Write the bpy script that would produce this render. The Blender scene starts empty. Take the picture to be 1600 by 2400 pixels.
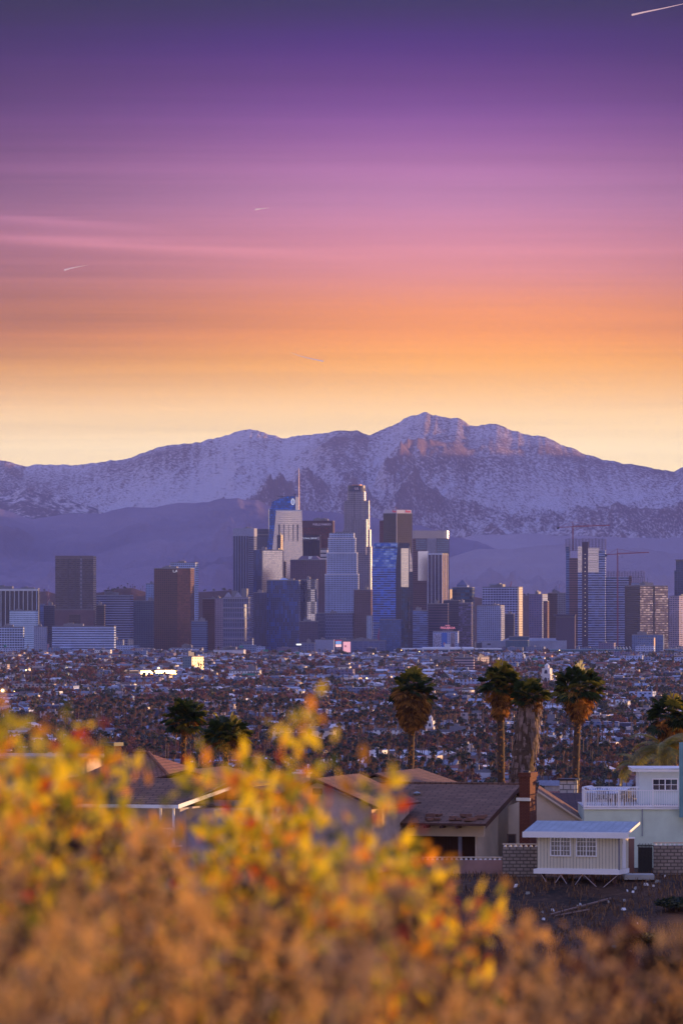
import bpy, math, random
import numpy as np
from mathutils import Matrix, Vector
R = math.radians
rnd = random.Random(7)
scene = bpy.context.scene
COL = scene.collection

# ------------------------------------------------------------ camera
F = 13333.0; HOR = 1392.0; CAMZ = 100.0
PITCH = math.atan((HOR - 1200) / F)
cam_d = bpy.data.cameras.new('camera'); cam = bpy.data.objects.new('camera', cam_d); COL.objects.link(cam)
cam.location = (0, 0, CAMZ); cam.rotation_euler = (R(90) + PITCH, 0, 0)
cam_d.sensor_fit = 'VERTICAL'; cam_d.sensor_height = 36; cam_d.sensor_width = 24; cam_d.lens = 200
cam_d.clip_start = 0.1; cam_d.clip_end = 250000
cam_d.dof.use_dof = True; cam_d.dof.focus_distance = 1500; cam_d.dof.aperture_fstop = 9.5
scene.camera = cam
scene.render.engine = 'CYCLES'
cy = scene.cycles
cy.use_denoising = True
try: cy.denoiser = 'OPENIMAGEDENOISE'
except Exception: pass
cy.max_bounces = 5; cy.diffuse_bounces = 2; cy.glossy_bounces = 3; cy.transmission_bounces = 4
cy.transparent_max_bounces = 6; cy.volume_bounces = 0
cy.sample_clamp_indirect = 4.0
scene.view_settings.view_transform = 'Standard'; scene.view_settings.look = 'None'
scene.view_settings.exposure = 0.45; scene.view_settings.gamma = 1

def P(u, v, y):
    """photo pixel (1600x2400) at world distance y -> world point"""
    dx = (u - 800) / F; dy = (1200 - v) / F
    Y = math.cos(PITCH) - dy * math.sin(PITCH); Z = math.sin(PITCH) + dy * math.cos(PITCH)
    return Vector((dx * y / Y, y, CAMZ + Z * y / Y))
def px(n, y): return n * y / F

def lin(c):
    if isinstance(c, str): c = tuple(int(c[i:i+2], 16) / 255 for i in (0, 2, 4))
    return tuple((x / 12.92 if x <= .04045 else ((x + .055) / 1.055) ** 2.4) for x in c)

# ------------------------------------------------------------ sun and sky
SUN_AZ, SUN_EL = R(66), R(3.5)
SDIR = Vector((math.sin(SUN_AZ) * math.cos(SUN_EL), math.cos(SUN_AZ) * math.cos(SUN_EL), math.sin(SUN_EL)))
sl = bpy.data.lights.new('sun', 'SUN'); sun = bpy.data.objects.new('sun', sl); COL.objects.link(sun)
sl.energy = 5.0; sl.angle = R(0.5); sl.color = (1.0, 0.56, 0.22)
sun.rotation_euler = SDIR.to_track_quat('Z', 'Y').to_euler()
sun.location = (300, 100, 300)

HAZE_D = 1.55e-5; HAZE_TOP = 1270.0; HAZE_FAR = 34500.0
HAZE_L = (0.33, 0.27, 0.52)      # rough in-scattered colour, used to set the sky seen through it
world = bpy.data.worlds.new('World'); scene.world = world; world.use_nodes = True
nt = world.node_tree; nt.nodes.clear(); N = nt.nodes.new; LK = nt.links.new
out = N('ShaderNodeOutputWorld'); bg = N('ShaderNodeBackground'); tc = N('ShaderNodeTexCoord')
sep = N('ShaderNodeSeparateXYZ'); LK(tc.outputs['Generated'], sep.inputs[0])
def wm(op, a, b=None, c=None):
    n = N('ShaderNodeMath'); n.operation = op
    for i, x in enumerate((a, b, c)):
        if x is None: continue
        if isinstance(x, (int, float)): n.inputs[i].default_value = x
        else: LK(x, n.inputs[i])
    return n.outputs[0]
zc = wm('MAXIMUM', sep.outputs[2], 0.0); zq = wm('SQRT', zc)
def ramp(pts):
    r = N('ShaderNodeValToRGB'); e = r.color_ramp.elements
    while len(e) > 1: e.remove(e[-1])
    e[0].position = pts[0][0]; e[0].color = (*pts[0][1], 1)
    for p, c in pts[1:]:
        q = e.new(p); q.color = (*c, 1)
    LK(zq, r.inputs[0]); return r.outputs[0]
front = [(1392, 'fce8d0'), (1050, 'fde0c2'), (978, 'fcd4ae'), (914, 'fac294'), (850, 'f8b07c'), (787, 'f39f6e'), (723, 'ea977c'), (638, 'dd9196'),
         (553, 'd08ba5'), (468, 'be83ad'), (383, 'ad75a9'), (335, '9f6aa5'), (298, '9362a1'), (250, '83589a'), (213, '795293'), (106, '5d4484'), (0, '4a386e')]
EXPF = 2 ** 0.45; SC = 2.4     # ramp stores colours / SC
SKYC = {978: (0.1074, 0.0895, 0.1259), 914: (0.1177, 0.0884, 0.1065), 850: (0.1161, 0.0695, 0.0144), 787: (0.1407, 0.0706, -0.0384), 723: (0.1207, 0.0622, 0.0555), 638: (0.0777, 0.0469, 0.0726), 553: (0.0914, 0.0481, 0.0689), 468: (0.0562, 0.0371, 0.0584), 383: (0.0397, 0.0261, 0.0402), 335: (0.0296, 0.0222, 0.0371), 298: (0.0216, 0.0185, 0.0279), 250: (0.028, 0.0188, 0.0379), 213: (0.0166, 0.0144, 0.0201), 106: (0.0153, 0.0043, 0.0268), 0: (0.0005, -0.0196, 0.0024), 1050: (0.1074, 0.0895, 0.1259), 1392: (0.1074, 0.0895, 0.1259)}
fp = []
for v, c in front:
    z = (HOR - v) / F
    path = min(HAZE_FAR, (HAZE_TOP - 100) / max(z, 1e-4)); T = math.exp(-HAZE_D * path)
    t = tuple(x / EXPF for x in lin(c)); k = SKYC.get(v, (0, 0, 0)); L = tuple(max((t[i] - HAZE_L[i] * (1 - T)) / T + k[i], .006) / SC for i in range(3))
    fp.append((math.sqrt(z), L))
hi = [(.16, (.22, .19, .48)), (.30, (.46, .50, 1.2)), (.6, (.56, .70, 1.65)), (1.0, (.56, .72, 1.7))]
HS = 0.74
for z, c in hi: fp.append((math.sqrt(z), tuple(x * HS / SC for x in c)))
back = [(0.0, (1.45, 1.12, .96)), (.06, (1.55, 1.2, 1.02)), (.12, (.95, .70, .78)), (.22, (.40, .40, .80))] + [(.4, (.5, .58, 1.3)), (.6, (.56, .70, 1.65)), (1.0, (.56, .72, 1.7))]
bp = [(math.sqrt(z), tuple(x * HS / SC for x in c)) for z, c in back]
cf = ramp(fp); cb = ramp(bp)
# azimuth: warm side in front (+Y and the sun side), pink anti-twilight band behind
azf = wm('MULTIPLY_ADD', sep.outputs[1], 2.5, -1.2)
azf = wm('MINIMUM', wm('MAXIMUM', azf, 0.0), 1.0)
mx = N('ShaderNodeMixRGB'); LK(azf, mx.inputs[0]); LK(cb, mx.inputs[1]); LK(cf, mx.inputs[2])
# lens vignette put into the sky colour: darker away from one azimuth
ax = wm('ADD', sep.outputs[0], wm('MULTIPLY_ADD', zc, 0.25, -0.035))
gl = wm('EXPONENT', wm('MULTIPLY', wm('MULTIPLY', ax, ax), -260.0))
lowz = wm('MULTIPLY', wm('MINIMUM', wm('MAXIMUM', wm('MULTIPLY_ADD', zc, 60.0, -1.8), 0.12), 1.0), 0.62)     # the darkening matters more higher up
gfac = wm('SUBTRACT', 1.0, wm('MULTIPLY', wm('SUBTRACT', 1.0, gl), lowz))
gfac = wm('MAXIMUM', gfac, 0.5)
# thin cirrus streaks
mp = N('ShaderNodeMapping'); mp.inputs['Scale'].default_value = (6, 6, 320); mp.inputs['Rotation'].default_value = (0, R(1.6), 0)
LK(tc.outputs['Generated'], mp.inputs[0])
ns = N('ShaderNodeTexNoise'); ns.inputs['Scale'].default_value = 1.0; ns.inputs['Detail'].default_value = 6; ns.inputs['Roughness'].default_value = .6
LK(mp.outputs[0], ns.inputs['Vector'])
cs = wm('MULTIPLY', wm('SUBTRACT', ns.outputs[0], 0.5), 0.40)
def wisp(z0, slope, w, L_, amp):
    x6 = wm('ADD', sep.outputs[0], 0.06); t = wm('DIVIDE', wm('SUBTRACT', wm('ADD', wm('SUBTRACT', sep.outputs[2], z0), wm('MULTIPLY', x6, slope)), wm('MULTIPLY', wm('SUBTRACT', ns.outputs[0], 0.5), 0.004)), w)
    g_ = wm('EXPONENT', wm('MULTIPLY', wm('MULTIPLY', t, t), -1.0)); fade = wm('MAXIMUM', wm('SUBTRACT', 1.0, wm('DIVIDE', wm('ABSOLUTE', wm('SUBTRACT', x6, L_ * .3)), L_)), 0.0)
    return wm('MULTIPLY', wm('MULTIPLY', g_, fade), amp)
ws = wm('ADD', wisp(.0656, .06, .0007, .026, .2), wm('ADD', wisp(.0622, .055, .0009, .055, .22), wisp(.0634, .05, .0016, .04, .12)))
st = wm('MULTIPLY', wm('ADD', gfac, wm('ADD', cs, ws)), SC)
mul = N('ShaderNodeVectorMath'); mul.operation = 'SCALE'; LK(mx.outputs[0], mul.inputs[0]); LK(st, mul.inputs[3])
LK(mul.outputs[0], bg.inputs[0]); bg.inputs[1].default_value = 1.0; LK(bg.outputs[0], out.inputs[0])

# ------------------------------------------------------------ materials
MATS = {}
class NB:
    def __init__(s, m):
        m.use_nodes = True; s.t = m.node_tree; s.t.nodes.clear()
        s.out = s.n('ShaderNodeOutputMaterial'); s.p = s.n('ShaderNodeBsdfPrincipled'); s.l(s.p.outputs[0], s.out.inputs[0])
    def n(s, k): return s.t.nodes.new(k)
    def l(s, a, b): s.t.links.new(a, b)
    def m(s, op, *a):
        n = s.n('ShaderNodeMath'); n.operation = op
        for i, x in enumerate(a):
            if isinstance(x, (int, float)): n.inputs[i].default_value = x
            else: s.l(x, n.inputs[i])
        return n.outputs[0]
    def mix(s, f, a, b):
        n = s.n('ShaderNodeMixRGB')
        for i, x in enumerate((f, a, b)):
            if isinstance(x, (int, float)): n.inputs[i].default_value = x
            elif isinstance(x, tuple): n.inputs[i].default_value = (*x, 1)
            else: s.l(x, n.inputs[i])
        return n.outputs[0]
    def noise(s, scale, detail=4, rough=.55, vec=None, stretch=None):
        n = s.n('ShaderNodeTexNoise'); n.inputs['Scale'].default_value = scale; n.inputs['Detail'].default_value = detail; n.inputs['Roughness'].default_value = rough
        if vec is None:
            tc = s.n('ShaderNodeTexCoord'); vec = tc.outputs['Object']
        if stretch:
            mp = s.n('ShaderNodeMapping'); mp.inputs['Scale'].default_value = stretch; s.l(vec, mp.inputs[0]); vec = mp.outputs[0]
        s.l(vec, n.inputs['Vector']); return n.outputs[0]
    def ramp(s, f, a, b, lo=.4, hi=.6):
        n = s.n('ShaderNodeMapRange'); s.l(f, n.inputs[0]); n.inputs[1].default_value = lo; n.inputs[2].default_value = hi
        n.inputs[3].default_value = a; n.inputs[4].default_value = b; return n.outputs[0]
    def set(s, k, x):
        i = s.p.inputs[k]
        if isinstance(x, tuple): i.default_value = (*x, 1)
        elif isinstance(x, (int, float)): i.default_value = x
        else: s.l(x, i)
def simple(name, col, rough=.75, metal=0.0, var=.25, scale=.6, emit=0, trans=0, stretch=None):
    if name in MATS: return MATS[name]
    m = bpy.data.materials.new(name); b = NB(m)
    if isinstance(col, str): col = lin(col)
    f = b.noise(scale, 5, .6, stretch=stretch)
    lo = tuple(c * (1 - var) for c in col); hi_ = tuple(min(1, c * (1 + var)) for c in col)
    c = b.mix(b.ramp(f, 0, 1, .3, .7), lo, hi_)
    b.set('Base Color', c); b.set('Roughness', rough); b.set('Metallic', metal)
    if emit: b.set('Emission Color', col); b.set('Emission Strength', emit)
    if trans:
        t = b.n('ShaderNodeBsdfTranslucent'); b.l(c, t.inputs[0]); mxs = b.n('ShaderNodeMixShader'); mxs.inputs[0].default_value = trans
        b.l(b.p.outputs[0], mxs.inputs[1]); b.l(t.outputs[0], mxs.inputs[2]); b.l(mxs.outputs[0], b.out.inputs[0])
    MATS[name] = m; return m
def facade(name, wall, glass, bay=3.2, flo=3.8, fx=.7, fz=.6, metal=.75, rough=.18, glass2=None, var=.6, wrough=.7, wmetal=0, lit=0.0, cell=(1, 1), stag=0, big=0, wobble=0):
    """wall with a grid of windows, in metres of the UV map"""
    if name in MATS: return MATS[name]
    m = bpy.data.materials.new(name); b = NB(m)
    if isinstance(wall, str): wall = lin(wall)
    if isinstance(glass, str): glass = lin(glass)
    if metal < .84: metal = metal * .42; glass = tuple(c * .62 for c in glass); wall = tuple(c * .80 for c in wall)
    mw = sum(wall) / 3; kw = 1.3 if mw > .32 else (.7 if mw < .2 else 1.0)
    if metal < .84: wall = tuple(min(.92, c * kw) for c in wall)
    if metal < .84 and wall[2] >= wall[0]: wall = (wall[0] * .78, wall[1] * .9, min(1, wall[2] * 1.12)); glass = (glass[0] * .6, glass[1] * .9, min(1, glass[2] * 1.3))
    if glass2 is None: glass2 = tuple(min(1, g * (1 + 2.0 * var)) for g in glass)
    elif isinstance(glass2, str): glass2 = lin(glass2)
    uv = b.n('ShaderNodeUVMap'); sp = b.n('ShaderNodeSeparateXYZ'); b.l(uv.outputs[0], sp.inputs[0])
    u = b.m('DIVIDE', sp.outputs[0], bay); v = b.m('DIVIDE', sp.outputs[1], flo)
    if stag:
        odd = b.m('FRACT', b.m('MULTIPLY', b.m('FLOOR', v), .5)); u = b.m('ADD', u, odd)
    def win(x, f):
        if f >= 1: return 1.0
        fr = b.m('FRACT', x); a = (1 - f) / 2
        return b.m('MULTIPLY', b.m('GREATER_THAN', fr, a), b.m('LESS_THAN', fr, 1 - a))
    wx, wz = win(u, fx), win(v, fz); mask = b.m('MULTIPLY', wx, wz)
    cmb = b.n('ShaderNodeCombineXYZ'); b.l(b.m('FLOOR', b.m('DIVIDE', u, cell[0])), cmb.inputs[0]); b.l(b.m('FLOOR', b.m('DIVIDE', v, cell[1])), cmb.inputs[1])
    wn = b.n('ShaderNodeTexWhiteNoise'); wn.noise_dimensions = '2D'; b.l(cmb.outputs[0], wn.inputs['Vector'])
    rv = b.m('POWER', wn.outputs[0], 2.0)
    gc = b.mix(rv, glass, glass2)
    wv = b.noise(.02, 5, .6); wall2 = tuple(c * .72 for c in wall); wc = b.mix(b.ramp(wv, 0, 1, .35, .65), wall, wall2)
    b.set('Base Color', b.mix(mask, wc, gc))
    b.set('Metallic', b.m('MULTIPLY_ADD', mask, metal - wmetal, wmetal)); b.set('Roughness', b.m('MULTIPLY_ADD', mask, rough - wrough, wrough))
    if lit:
        l = b.m('MULTIPLY', b.m('GREATER_THAN', wn.outputs[0], 1 - lit), mask)
        b.set('Emission Color', (1.0, .62, .3)); b.set('Emission Strength', b.m('MULTIPLY', l, .9))
    if wobble:
        bp_ = b.n('ShaderNodeBump'); bp_.inputs['Strength'].default_value = wobble; bp_.inputs['Distance'].default_value = 1.0
        b.l(wn.outputs[0], bp_.inputs['Height']); b.l(bp_.outputs[0], b.p.inputs['Normal'])
    MATS[name] = m; return m

# ------------------------------------------------------------ mesh builder
class MB:
    def __init__(s): s.v = []; s.f = []; s.uv = []; s.mi = []; s.mats = []; s.M = None; s.smooth = False
    def slot(s, m):
        if m not in s.mats: s.mats.append(m)
        return s.mats.index(m)
    def face(s, pts, mat, uvs=None):
        if s.M is not None: pts = [s.M @ Vector(p) for p in pts]
        i = len(s.v); s.v += [tuple(p) for p in pts]; s.f.append(tuple(range(i, i + len(pts)))); s.mi.append(s.slot(mat))
        if uvs is None:
            a = Vector(pts[1]) - Vector(pts[0]); L = a.length or 1; a = a / L
            nrm = a.cross(Vector(pts[-1]) - Vector(pts[0])); 
            bb = nrm.cross(a); bb = bb.normalized() if bb.length > 1e-9 else Vector((0, 0, 1))
            uvs = [((Vector(p) - Vector(pts[0])).dot(a), (Vector(p) - Vector(pts[0])).dot(bb)) for p in pts]
        s.uv.append(uvs)
    def prism(s, poly, z0, z1, mat, top=None, bottom=False, side_mats=None, poly1=None, ztop=None):
        """poly CCW from above; poly1 = other outline at z1; ztop = per-vertex top heights"""
        n = len(poly); p1 = poly1 or poly; zt = ztop or [z1] * n; u = 0
        for i in range(n):
            j = (i + 1) % n; L = math.dist(poly[i], poly[j])
            m = side_mats[i] if side_mats else mat
            s.face([(*poly[i], z0), (*poly[j], z0), (*p1[j], zt[j]), (*p1[i], zt[i])], m, [(u, z0), (u + L, z0), (u + L, zt[j]), (u, zt[i])])
            u += L
        s.face([(*p1[i], zt[i]) for i in range(n)], top or mat)
        if bottom: s.face([(*poly[i], z0) for i in reversed(range(n))], top or mat)
    def box(s, x0, x1, y0, y1, z0, z1, mat, top=None, bottom=True):
        s.prism([(x0, y0), (x1, y0), (x1, y1), (x0, y1)], z0, z1, mat, top, bottom)
    def tube(s, a, b, r, mat, n=5, r2=None):
        a = Vector(a); b = Vector(b); d = (b - a)
        if d.length < 1e-9: return
        d.normalize(); x = d.orthogonal().normalized(); y = d.cross(x); r2 = r if r2 is None else r2
        ra = [a + (x * math.cos(t) + y * math.sin(t)) * r for t in (2 * math.pi * k / n for k in range(n))]
        rb = [b + (x * math.cos(t) + y * math.sin(t)) * r2 for t in (2 * math.pi * k / n for k in range(n))]
        for k in range(n): s.face([ra[k], ra[(k + 1) % n], rb[(k + 1) % n], rb[k]], mat)
        s.face(list(reversed(ra)), mat); s.face(rb, mat)
    def mesh(s, name):
        me = bpy.data.meshes.new(name); me.from_pydata(s.v, [], s.f)
        uvl = me.uv_layers.new(name='UVMap'); flat = [c for f in s.uv for q in f for c in q]; uvl.data.foreach_set('uv', flat)
        for m in s.mats: me.materials.append(m)
        me.polygons.foreach_set('material_index', s.mi)
        me.update(); return me
def cpoly(cx, cy, rx, ry, n, a0=0, a1=360):
    full = abs(a1 - a0 - 360) < 1e-6
    return [(cx + rx * math.cos(R(a0 + (a1 - a0) * k / (n if full else n - 1))), cy + ry * math.sin(R(a0 + (a1 - a0) * k / (n if full else n - 1)))) for k in range(n)]
def rect(x0, x1, y0, y1): return [(x0, y0), (x1, y0), (x1, y1), (x0, y1)]

def tag(o, label=None, cat=None, group=None, kind=None):
    if label: o['label'] = label
    if cat: o['category'] = cat
    if group: o['group'] = group
    if kind: o['kind'] = kind
    return o
def root(name, label, cat, loc, rz=0, group=None):
    o = bpy.data.objects.new(name, None); COL.objects.link(o); o.location = loc; o.rotation_euler = (0, 0, rz); o.empty_display_size = 1
    return tag(o, label, cat, group)
def part(name, mb, parent=None, label=None):
    me = mb.mesh(name) if isinstance(mb, MB) else mb
    o = bpy.data.objects.new(name, me); COL.objects.link(o)
    if parent is not None: o.parent = parent
    if label: o['label'] = label
    return o
def structure(name, mb, kind='structure'):
    o = part(name, mb); o['kind'] = kind; return o
def arr_mesh(name, V, T, mi, mats, smooth=False):
    me = bpy.data.meshes.new(name); V = np.asarray(V, np.float32); T = np.asarray(T, np.int32); k = T.shape[1]
    me.vertices.add(len(V)); me.vertices.foreach_set('co', V.ravel()); me.loops.add(T.size); me.loops.foreach_set('vertex_index', T.ravel())
    me.polygons.add(len(T)); me.polygons.foreach_set('loop_start', np.arange(0, T.size, k, dtype=np.int32))
    if mi is not None: me.polygons.foreach_set('material_index', np.asarray(mi, np.int32))
    for m in mats: me.materials.append(m)
    if smooth: me.polygons.foreach_set('use_smooth', np.ones(len(T), bool))
    me.update(calc_edges=True); me.validate(); return me
def text_part(name, s, parent, M, size, mat, depth=.3, align='CENTER'):
    """letters as a real mesh; M places the text plane (x right, y up, z out of the wall)"""
    cu = bpy.data.curves.new(name, 'FONT'); cu.body = s; cu.size = size; cu.extrude = depth / 2; cu.align_x = align; cu.align_y = 'CENTER'; cu.offset = size * .015; cu.resolution_u = 2
    to = bpy.data.objects.new(name, cu); COL.objects.link(to); dg = bpy.context.evaluated_depsgraph_get()
    me = bpy.data.meshes.new_from_object(to.evaluated_get(dg)); bpy.data.objects.remove(to); bpy.data.curves.remove(cu)
    me.transform(M); me.materials.clear(); me.materials.append(mat)
    return part(name, me, parent)
def front_M(x, y, z, rz=0): return Matrix.Translation((x, y, z)) @ Matrix.Rotation(rz, 4, 'Z') @ Matrix.Rotation(R(90), 4, 'X')

# ------------------------------------------------------------ noise (numpy)
_rs = np.random.RandomState(11); _perm = _rs.permutation(512); _perm = np.concatenate([_perm, _perm, _perm]); _g = _rs.rand(512) * 2 * np.pi
def perlin(x, y):
    xi = np.floor(x).astype(int); yi = np.floor(y).astype(int); xf = x - xi; yf = y - yi
    def gr(ix, iy, dx, dy):
        a = _g[_perm[(_perm[ix & 511] + iy) & 511]]; return np.cos(a) * dx + np.sin(a) * dy
    u = xf ** 3 * (xf * (xf * 6 - 15) + 10); v = yf ** 3 * (yf * (yf * 6 - 15) + 10)
    a = gr(xi, yi, xf, yf); b = gr(xi + 1, yi, xf - 1, yf); c = gr(xi, yi + 1, xf, yf - 1); d = gr(xi + 1, yi + 1, xf - 1, yf - 1)
    return (a + (b - a) * u) * (1 - v) + (c + (d - c) * u) * v
def fbm(x, y, o=5, g=.5):
    s = 0; a = 1
    for k in range(o): s = s + a * perlin(x * 2 ** k + 17 * k, y * 2 ** k + 31 * k); a *= g
    return s
def ridged(x, y, o=6, g=.5):
    s = 0; a = 1; w = 1; tot = 0
    for k in range(o):
        n = (1 - np.abs(perlin(x * 2 ** k + 17 * k, y * 2 ** k + 31 * k)) * 1.9) ** 2; s = s + a * n * w; w = np.clip(n * 1.6, 0, 1); tot += a; a *= g
    return s / tot

# ------------------------------------------------------------ ground
GP = [(-400, 96), (-20, 98.5), (4, 98.45), (9, 98.3), (14, 97.9), (25, 95), (60, 86), (120, 74), (200, 67), (270, 69.5), (300, 75.6), (318, 79.2), (330, 80.6), (336, 81.5), (341, 82.7), (345, 83), (470, 83.4), (600, 70), (900, 35), (1400, 6), (1800, 0), (120000, 0)]
GY = [p[0] for p in GP]; GZ = [p[1] for p in GP]
def gz(x, y):
    z = np.interp(y, GY, GZ)
    w = np.clip((np.asarray(y) - 150) / 100, 0, 1) * np.clip((335 - np.asarray(y)) / 20, 0, 1)
    return z + w * (fbm(np.asarray(x) / 14., np.asarray(y) / 14., 4) * 1.1)
ys = np.concatenate([np.linspace(-400, -20, 12), np.linspace(-15, 30, 60), np.linspace(31, 200, 60), np.linspace(201, 480, 280), np.linspace(490, 2000, 60), np.linspace(2100, 12000, 100), np.linspace(12500, 33800, 60)])
xt = np.linspace(-1, 1, 161); half = 60 + np.maximum(ys, 0) * .22
X = xt[None, :] * half[:, None] ; Y = np.repeat(ys[:, None], len(xt), 1); Z = gz(X, Y)
def grid_mesh(name, X, Y, Z, mats, smooth=True):
    h, w = X.shape; V = np.stack([X.ravel(), Y.ravel(), Z.ravel()], 1); i = np.arange(h * w).reshape(h, w)
    Q = np.stack([i[:-1, :-1].ravel(), i[:-1, 1:].ravel(), i[1:, 1:].ravel(), i[1:, :-1].ravel()], 1)
    return arr_mesh(name, V, Q, None, mats, smooth)
def m_ground():
    m = bpy.data.materials.new('ground_soil'); b = NB(m); tc = b.n('ShaderNodeTexCoord'); o = tc.outputs['Object']
    n1 = b.noise(.35, 8, .7, o); n2 = b.noise(2.2, 6, .7, o); big = b.noise(.02, 4, .6, o)
    soil = b.mix(b.ramp(n1, 0, 1, .38, .6), (.012, .006, .004), (.085, .036, .016)); soil = b.mix(b.ramp(n2, 0, .75, .5, .72), soil, (.18, .09, .045))
    plain = b.mix(b.ramp(big, 0, 1, .4, .6), (.035, .04, .03), (.11, .09, .08))
    sp = b.n('ShaderNodeSeparateXYZ'); b.l(o, sp.inputs[0]); f = b.ramp(sp.outputs[1], 0, 1, 700, 1500)
    b.set('Base Color', b.mix(f, soil, plain)); b.set('Roughness', .95)
    bm = b.n('ShaderNodeBump'); bm.inputs['Strength'].default_value = .8; bm.inputs['Distance'].default_value = .25; b.l(n2, bm.inputs['Height']); b.l(bm.outputs[0], b.p.inputs['Normal'])
    return m
g = part('ground', grid_mesh('ground', X, Y, Z, [m_ground()])); tag(g, kind='structure')
def gzf(x, y): return float(gz(np.array([x]), np.array([y]))[0])

# ------------------------------------------------------------ mountains
def mountain_mat(name, rock, rock2, snow, amount, fine=.012, zlo=0, zhi=900):
    m = bpy.data.materials.new(name); b = NB(m); tc = b.n('ShaderNodeTexCoord'); o = tc.outputs['Object']
    big = b.noise(.0011, 6, .62, o); sm = b.noise(fine, 4, .7, o); gm = b.n('ShaderNodeNewGeometry'); sn = b.n('ShaderNodeSeparateXYZ'); b.l(gm.outputs['Normal'], sn.inputs[0])
    base = b.mix(b.ramp(big, 0, 1, .35, .65), rock, rock2)
    if amount != 0:
        sp = b.n('ShaderNodeSeparateXYZ'); b.l(o, sp.inputs[0]); alt = b.ramp(sp.outputs[2], .045, .0, zlo, zhi)
        side = b.m('MULTIPLY', sn.outputs[0], -.14)
        at_ = b.n('ShaderNodeAttribute'); at_.attribute_name = 'chute'; side = b.m('ADD', side, b.m('MULTIPLY_ADD', at_.outputs['Fac'], .30, -.15))
        s = b.m('ADD', b.m('ADD', b.m('MULTIPLY', sm, 1.15), b.m('MULTIPLY', big, .18)), b.m('ADD', alt, side))
        base = b.mix(b.ramp(s, 0, .9, .66 - amount - .09, .66 - amount + .11), base, snow)
    b.set('Base Color', base); b.set('Roughness', .95); b.set('Specular IOR Level', .1)
    bm = b.n('ShaderNodeBump'); bm.inputs['Strength'].default_value = .9; bm.inputs['Distance'].default_value = 40; b.l(b.noise(.006, 8, .65, o), bm.inputs['Height']); b.l(bm.outputs[0], b.p.inputs['Normal'])
    return m
def mountain(name, sil, y0, depth, nx, ny, spur, scale, mat, xr=1.35, power=.85, seed=0, back=1500, crest=14, disp=.98, low=0, warp=600, extra=None):
    """sil: silhouette in photo pixels; the crest stands y0 away, flanks fall toward the camera over depth"""
    su = np.array([p[0] for p in sil], float); sv = np.array([p[1] for p in sil], float)
    hw = 800 / F * y0 * xr; xs = np.linspace(-hw, hw, nx)
    vv = np.interp(800 + xs * F / y0, su, sv); S = CAMZ + (HOR - vv) / F * y0
    S = S + fbm(xs / 130. + seed, xs * 0 + 3.3 + seed, 4, .6) * crest * .7
    t = np.concatenate([np.linspace(-.12, 0, 8)[:-1], np.linspace(0, 1, ny) ** 1.25])
    Xg = np.repeat(xs[None], len(t), 0); T = np.repeat(t[:, None], nx, 1); Yg = y0 - T * depth
    wx = fbm(Xg / (scale * 1.7) + 5 + seed, Yg / (scale * 1.7) + seed, 3) * warp
    Sg = np.interp(Xg + wx * np.clip(T * 3, 0, 1) * .6, xs, S)
    a1 = (Xg + wx + .42 * Yg) / scale + seed * 3.1; a2 = (Xg + wx - .42 * Yg) / scale + seed * 1.7; yb = (Yg + wx * .5) / (scale * 1.9) + seed
    bw = np.clip(.5 + 1.6 * perlin(Xg / (scale * 1.6) + 9.5 + seed, Yg / (scale * 3.) + 4.2), 0, 1); r = ridged(a1, yb, 7, .55) * bw + ridged(a2, yb, 7, .55) * (1 - bw)
    valley = 1 - r
    prof = np.where(T >= 0, np.clip(1 - T, 0, 1) ** power, 1 + T * 4)
    A = spur * np.clip(T * 4.2, 0, 1) ** .8 * np.clip((1 - T) * 2.2, 0, 1)
    Zg = (Sg - low) * prof - A * valley * 1.35 + low
    if extra: Zg = Zg + extra(Xg, Yg, T)
    me = grid_mesh(name, Xg[::-1], Yg[::-1], Zg[::-1], [mat]); at_ = me.attributes.new('chute', 'FLOAT', 'POINT'); ch = np.clip(valley + .12 * fbm(Xg / 60., Yg / 60., 3), 0, 1); at_.data.foreach_set('value', ch[::-1].ravel().astype(np.float32))
    o = part(name, me); tag(o, kind='structure'); return o
D = lambda pts: [(a / .98, b / .98) for a, b in pts]
main_sil = D([(-400, 1075), (-200, 1050), (0, 1058), (40, 1061), (60, 1070), (100, 1067), (180, 1068), (250, 1060), (300, 1051), (340, 1035), (400, 1022), (460, 1015), (510, 1004), (540, 992), (575, 983), (610, 995), (650, 1010), (700, 1001), (760, 992), (820, 989), (850, 998), (880, 985), (920, 967), (950, 955), (978, 948), (1010, 955), (1060, 965), (1080, 974), (1130, 974), (1170, 986), (1220, 1000), (1270, 1010), (1300, 1023), (1340, 1042), (1380, 1056), (1420, 1061), (1460, 1066), (1500, 1077), (1545, 1083), (1568, 1072), (1700, 1050), (1900, 1090)])
snow = (.72, .62, .68)
mountain('snowy_mountains', main_sil, 31000, 8500, 900, 300, 380, 1350, mountain_mat('snow_forest', (.17, .10, .125), (.25, .155, .175), snow, -.012, .06, 150, 1100), seed=2, crest=22)
left_sil = D([(-300, 1150), (-100, 1140), (0, 1131), (30, 1130), (62, 1117), (80, 1126), (110, 1134), (160, 1150), (220, 1168), (300, 1210), (400, 1290), (1900, 1300)])
mountain('snowy_foothill', left_sil, 25500, 4000, 500, 90, 190, 760, mountain_mat('snow_scrub', (.14, .095, .15), (.19, .13, .18), snow, -.11, .035, 100, 800), seed=5, crest=10)
front_sil = D([(-300, 1150), (-100, 1160), (0, 1165), (50, 1184), (80, 1190), (110, 1187), (150, 1182), (230, 1178), (290, 1168), (330, 1165), (400, 1158), (440, 1156), (480, 1153), (510, 1146), (545, 1144), (590, 1150), (625, 1166), (660, 1172), (700, 1172), (760, 1176), (870, 1192), (970, 1208), (1030, 1228), (1064, 1235), (1095, 1239), (1120, 1250), (1143, 1264), (1200, 1275), (1260, 1290), (1400, 1310), (1568, 1325), (1800, 1330)])
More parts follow.
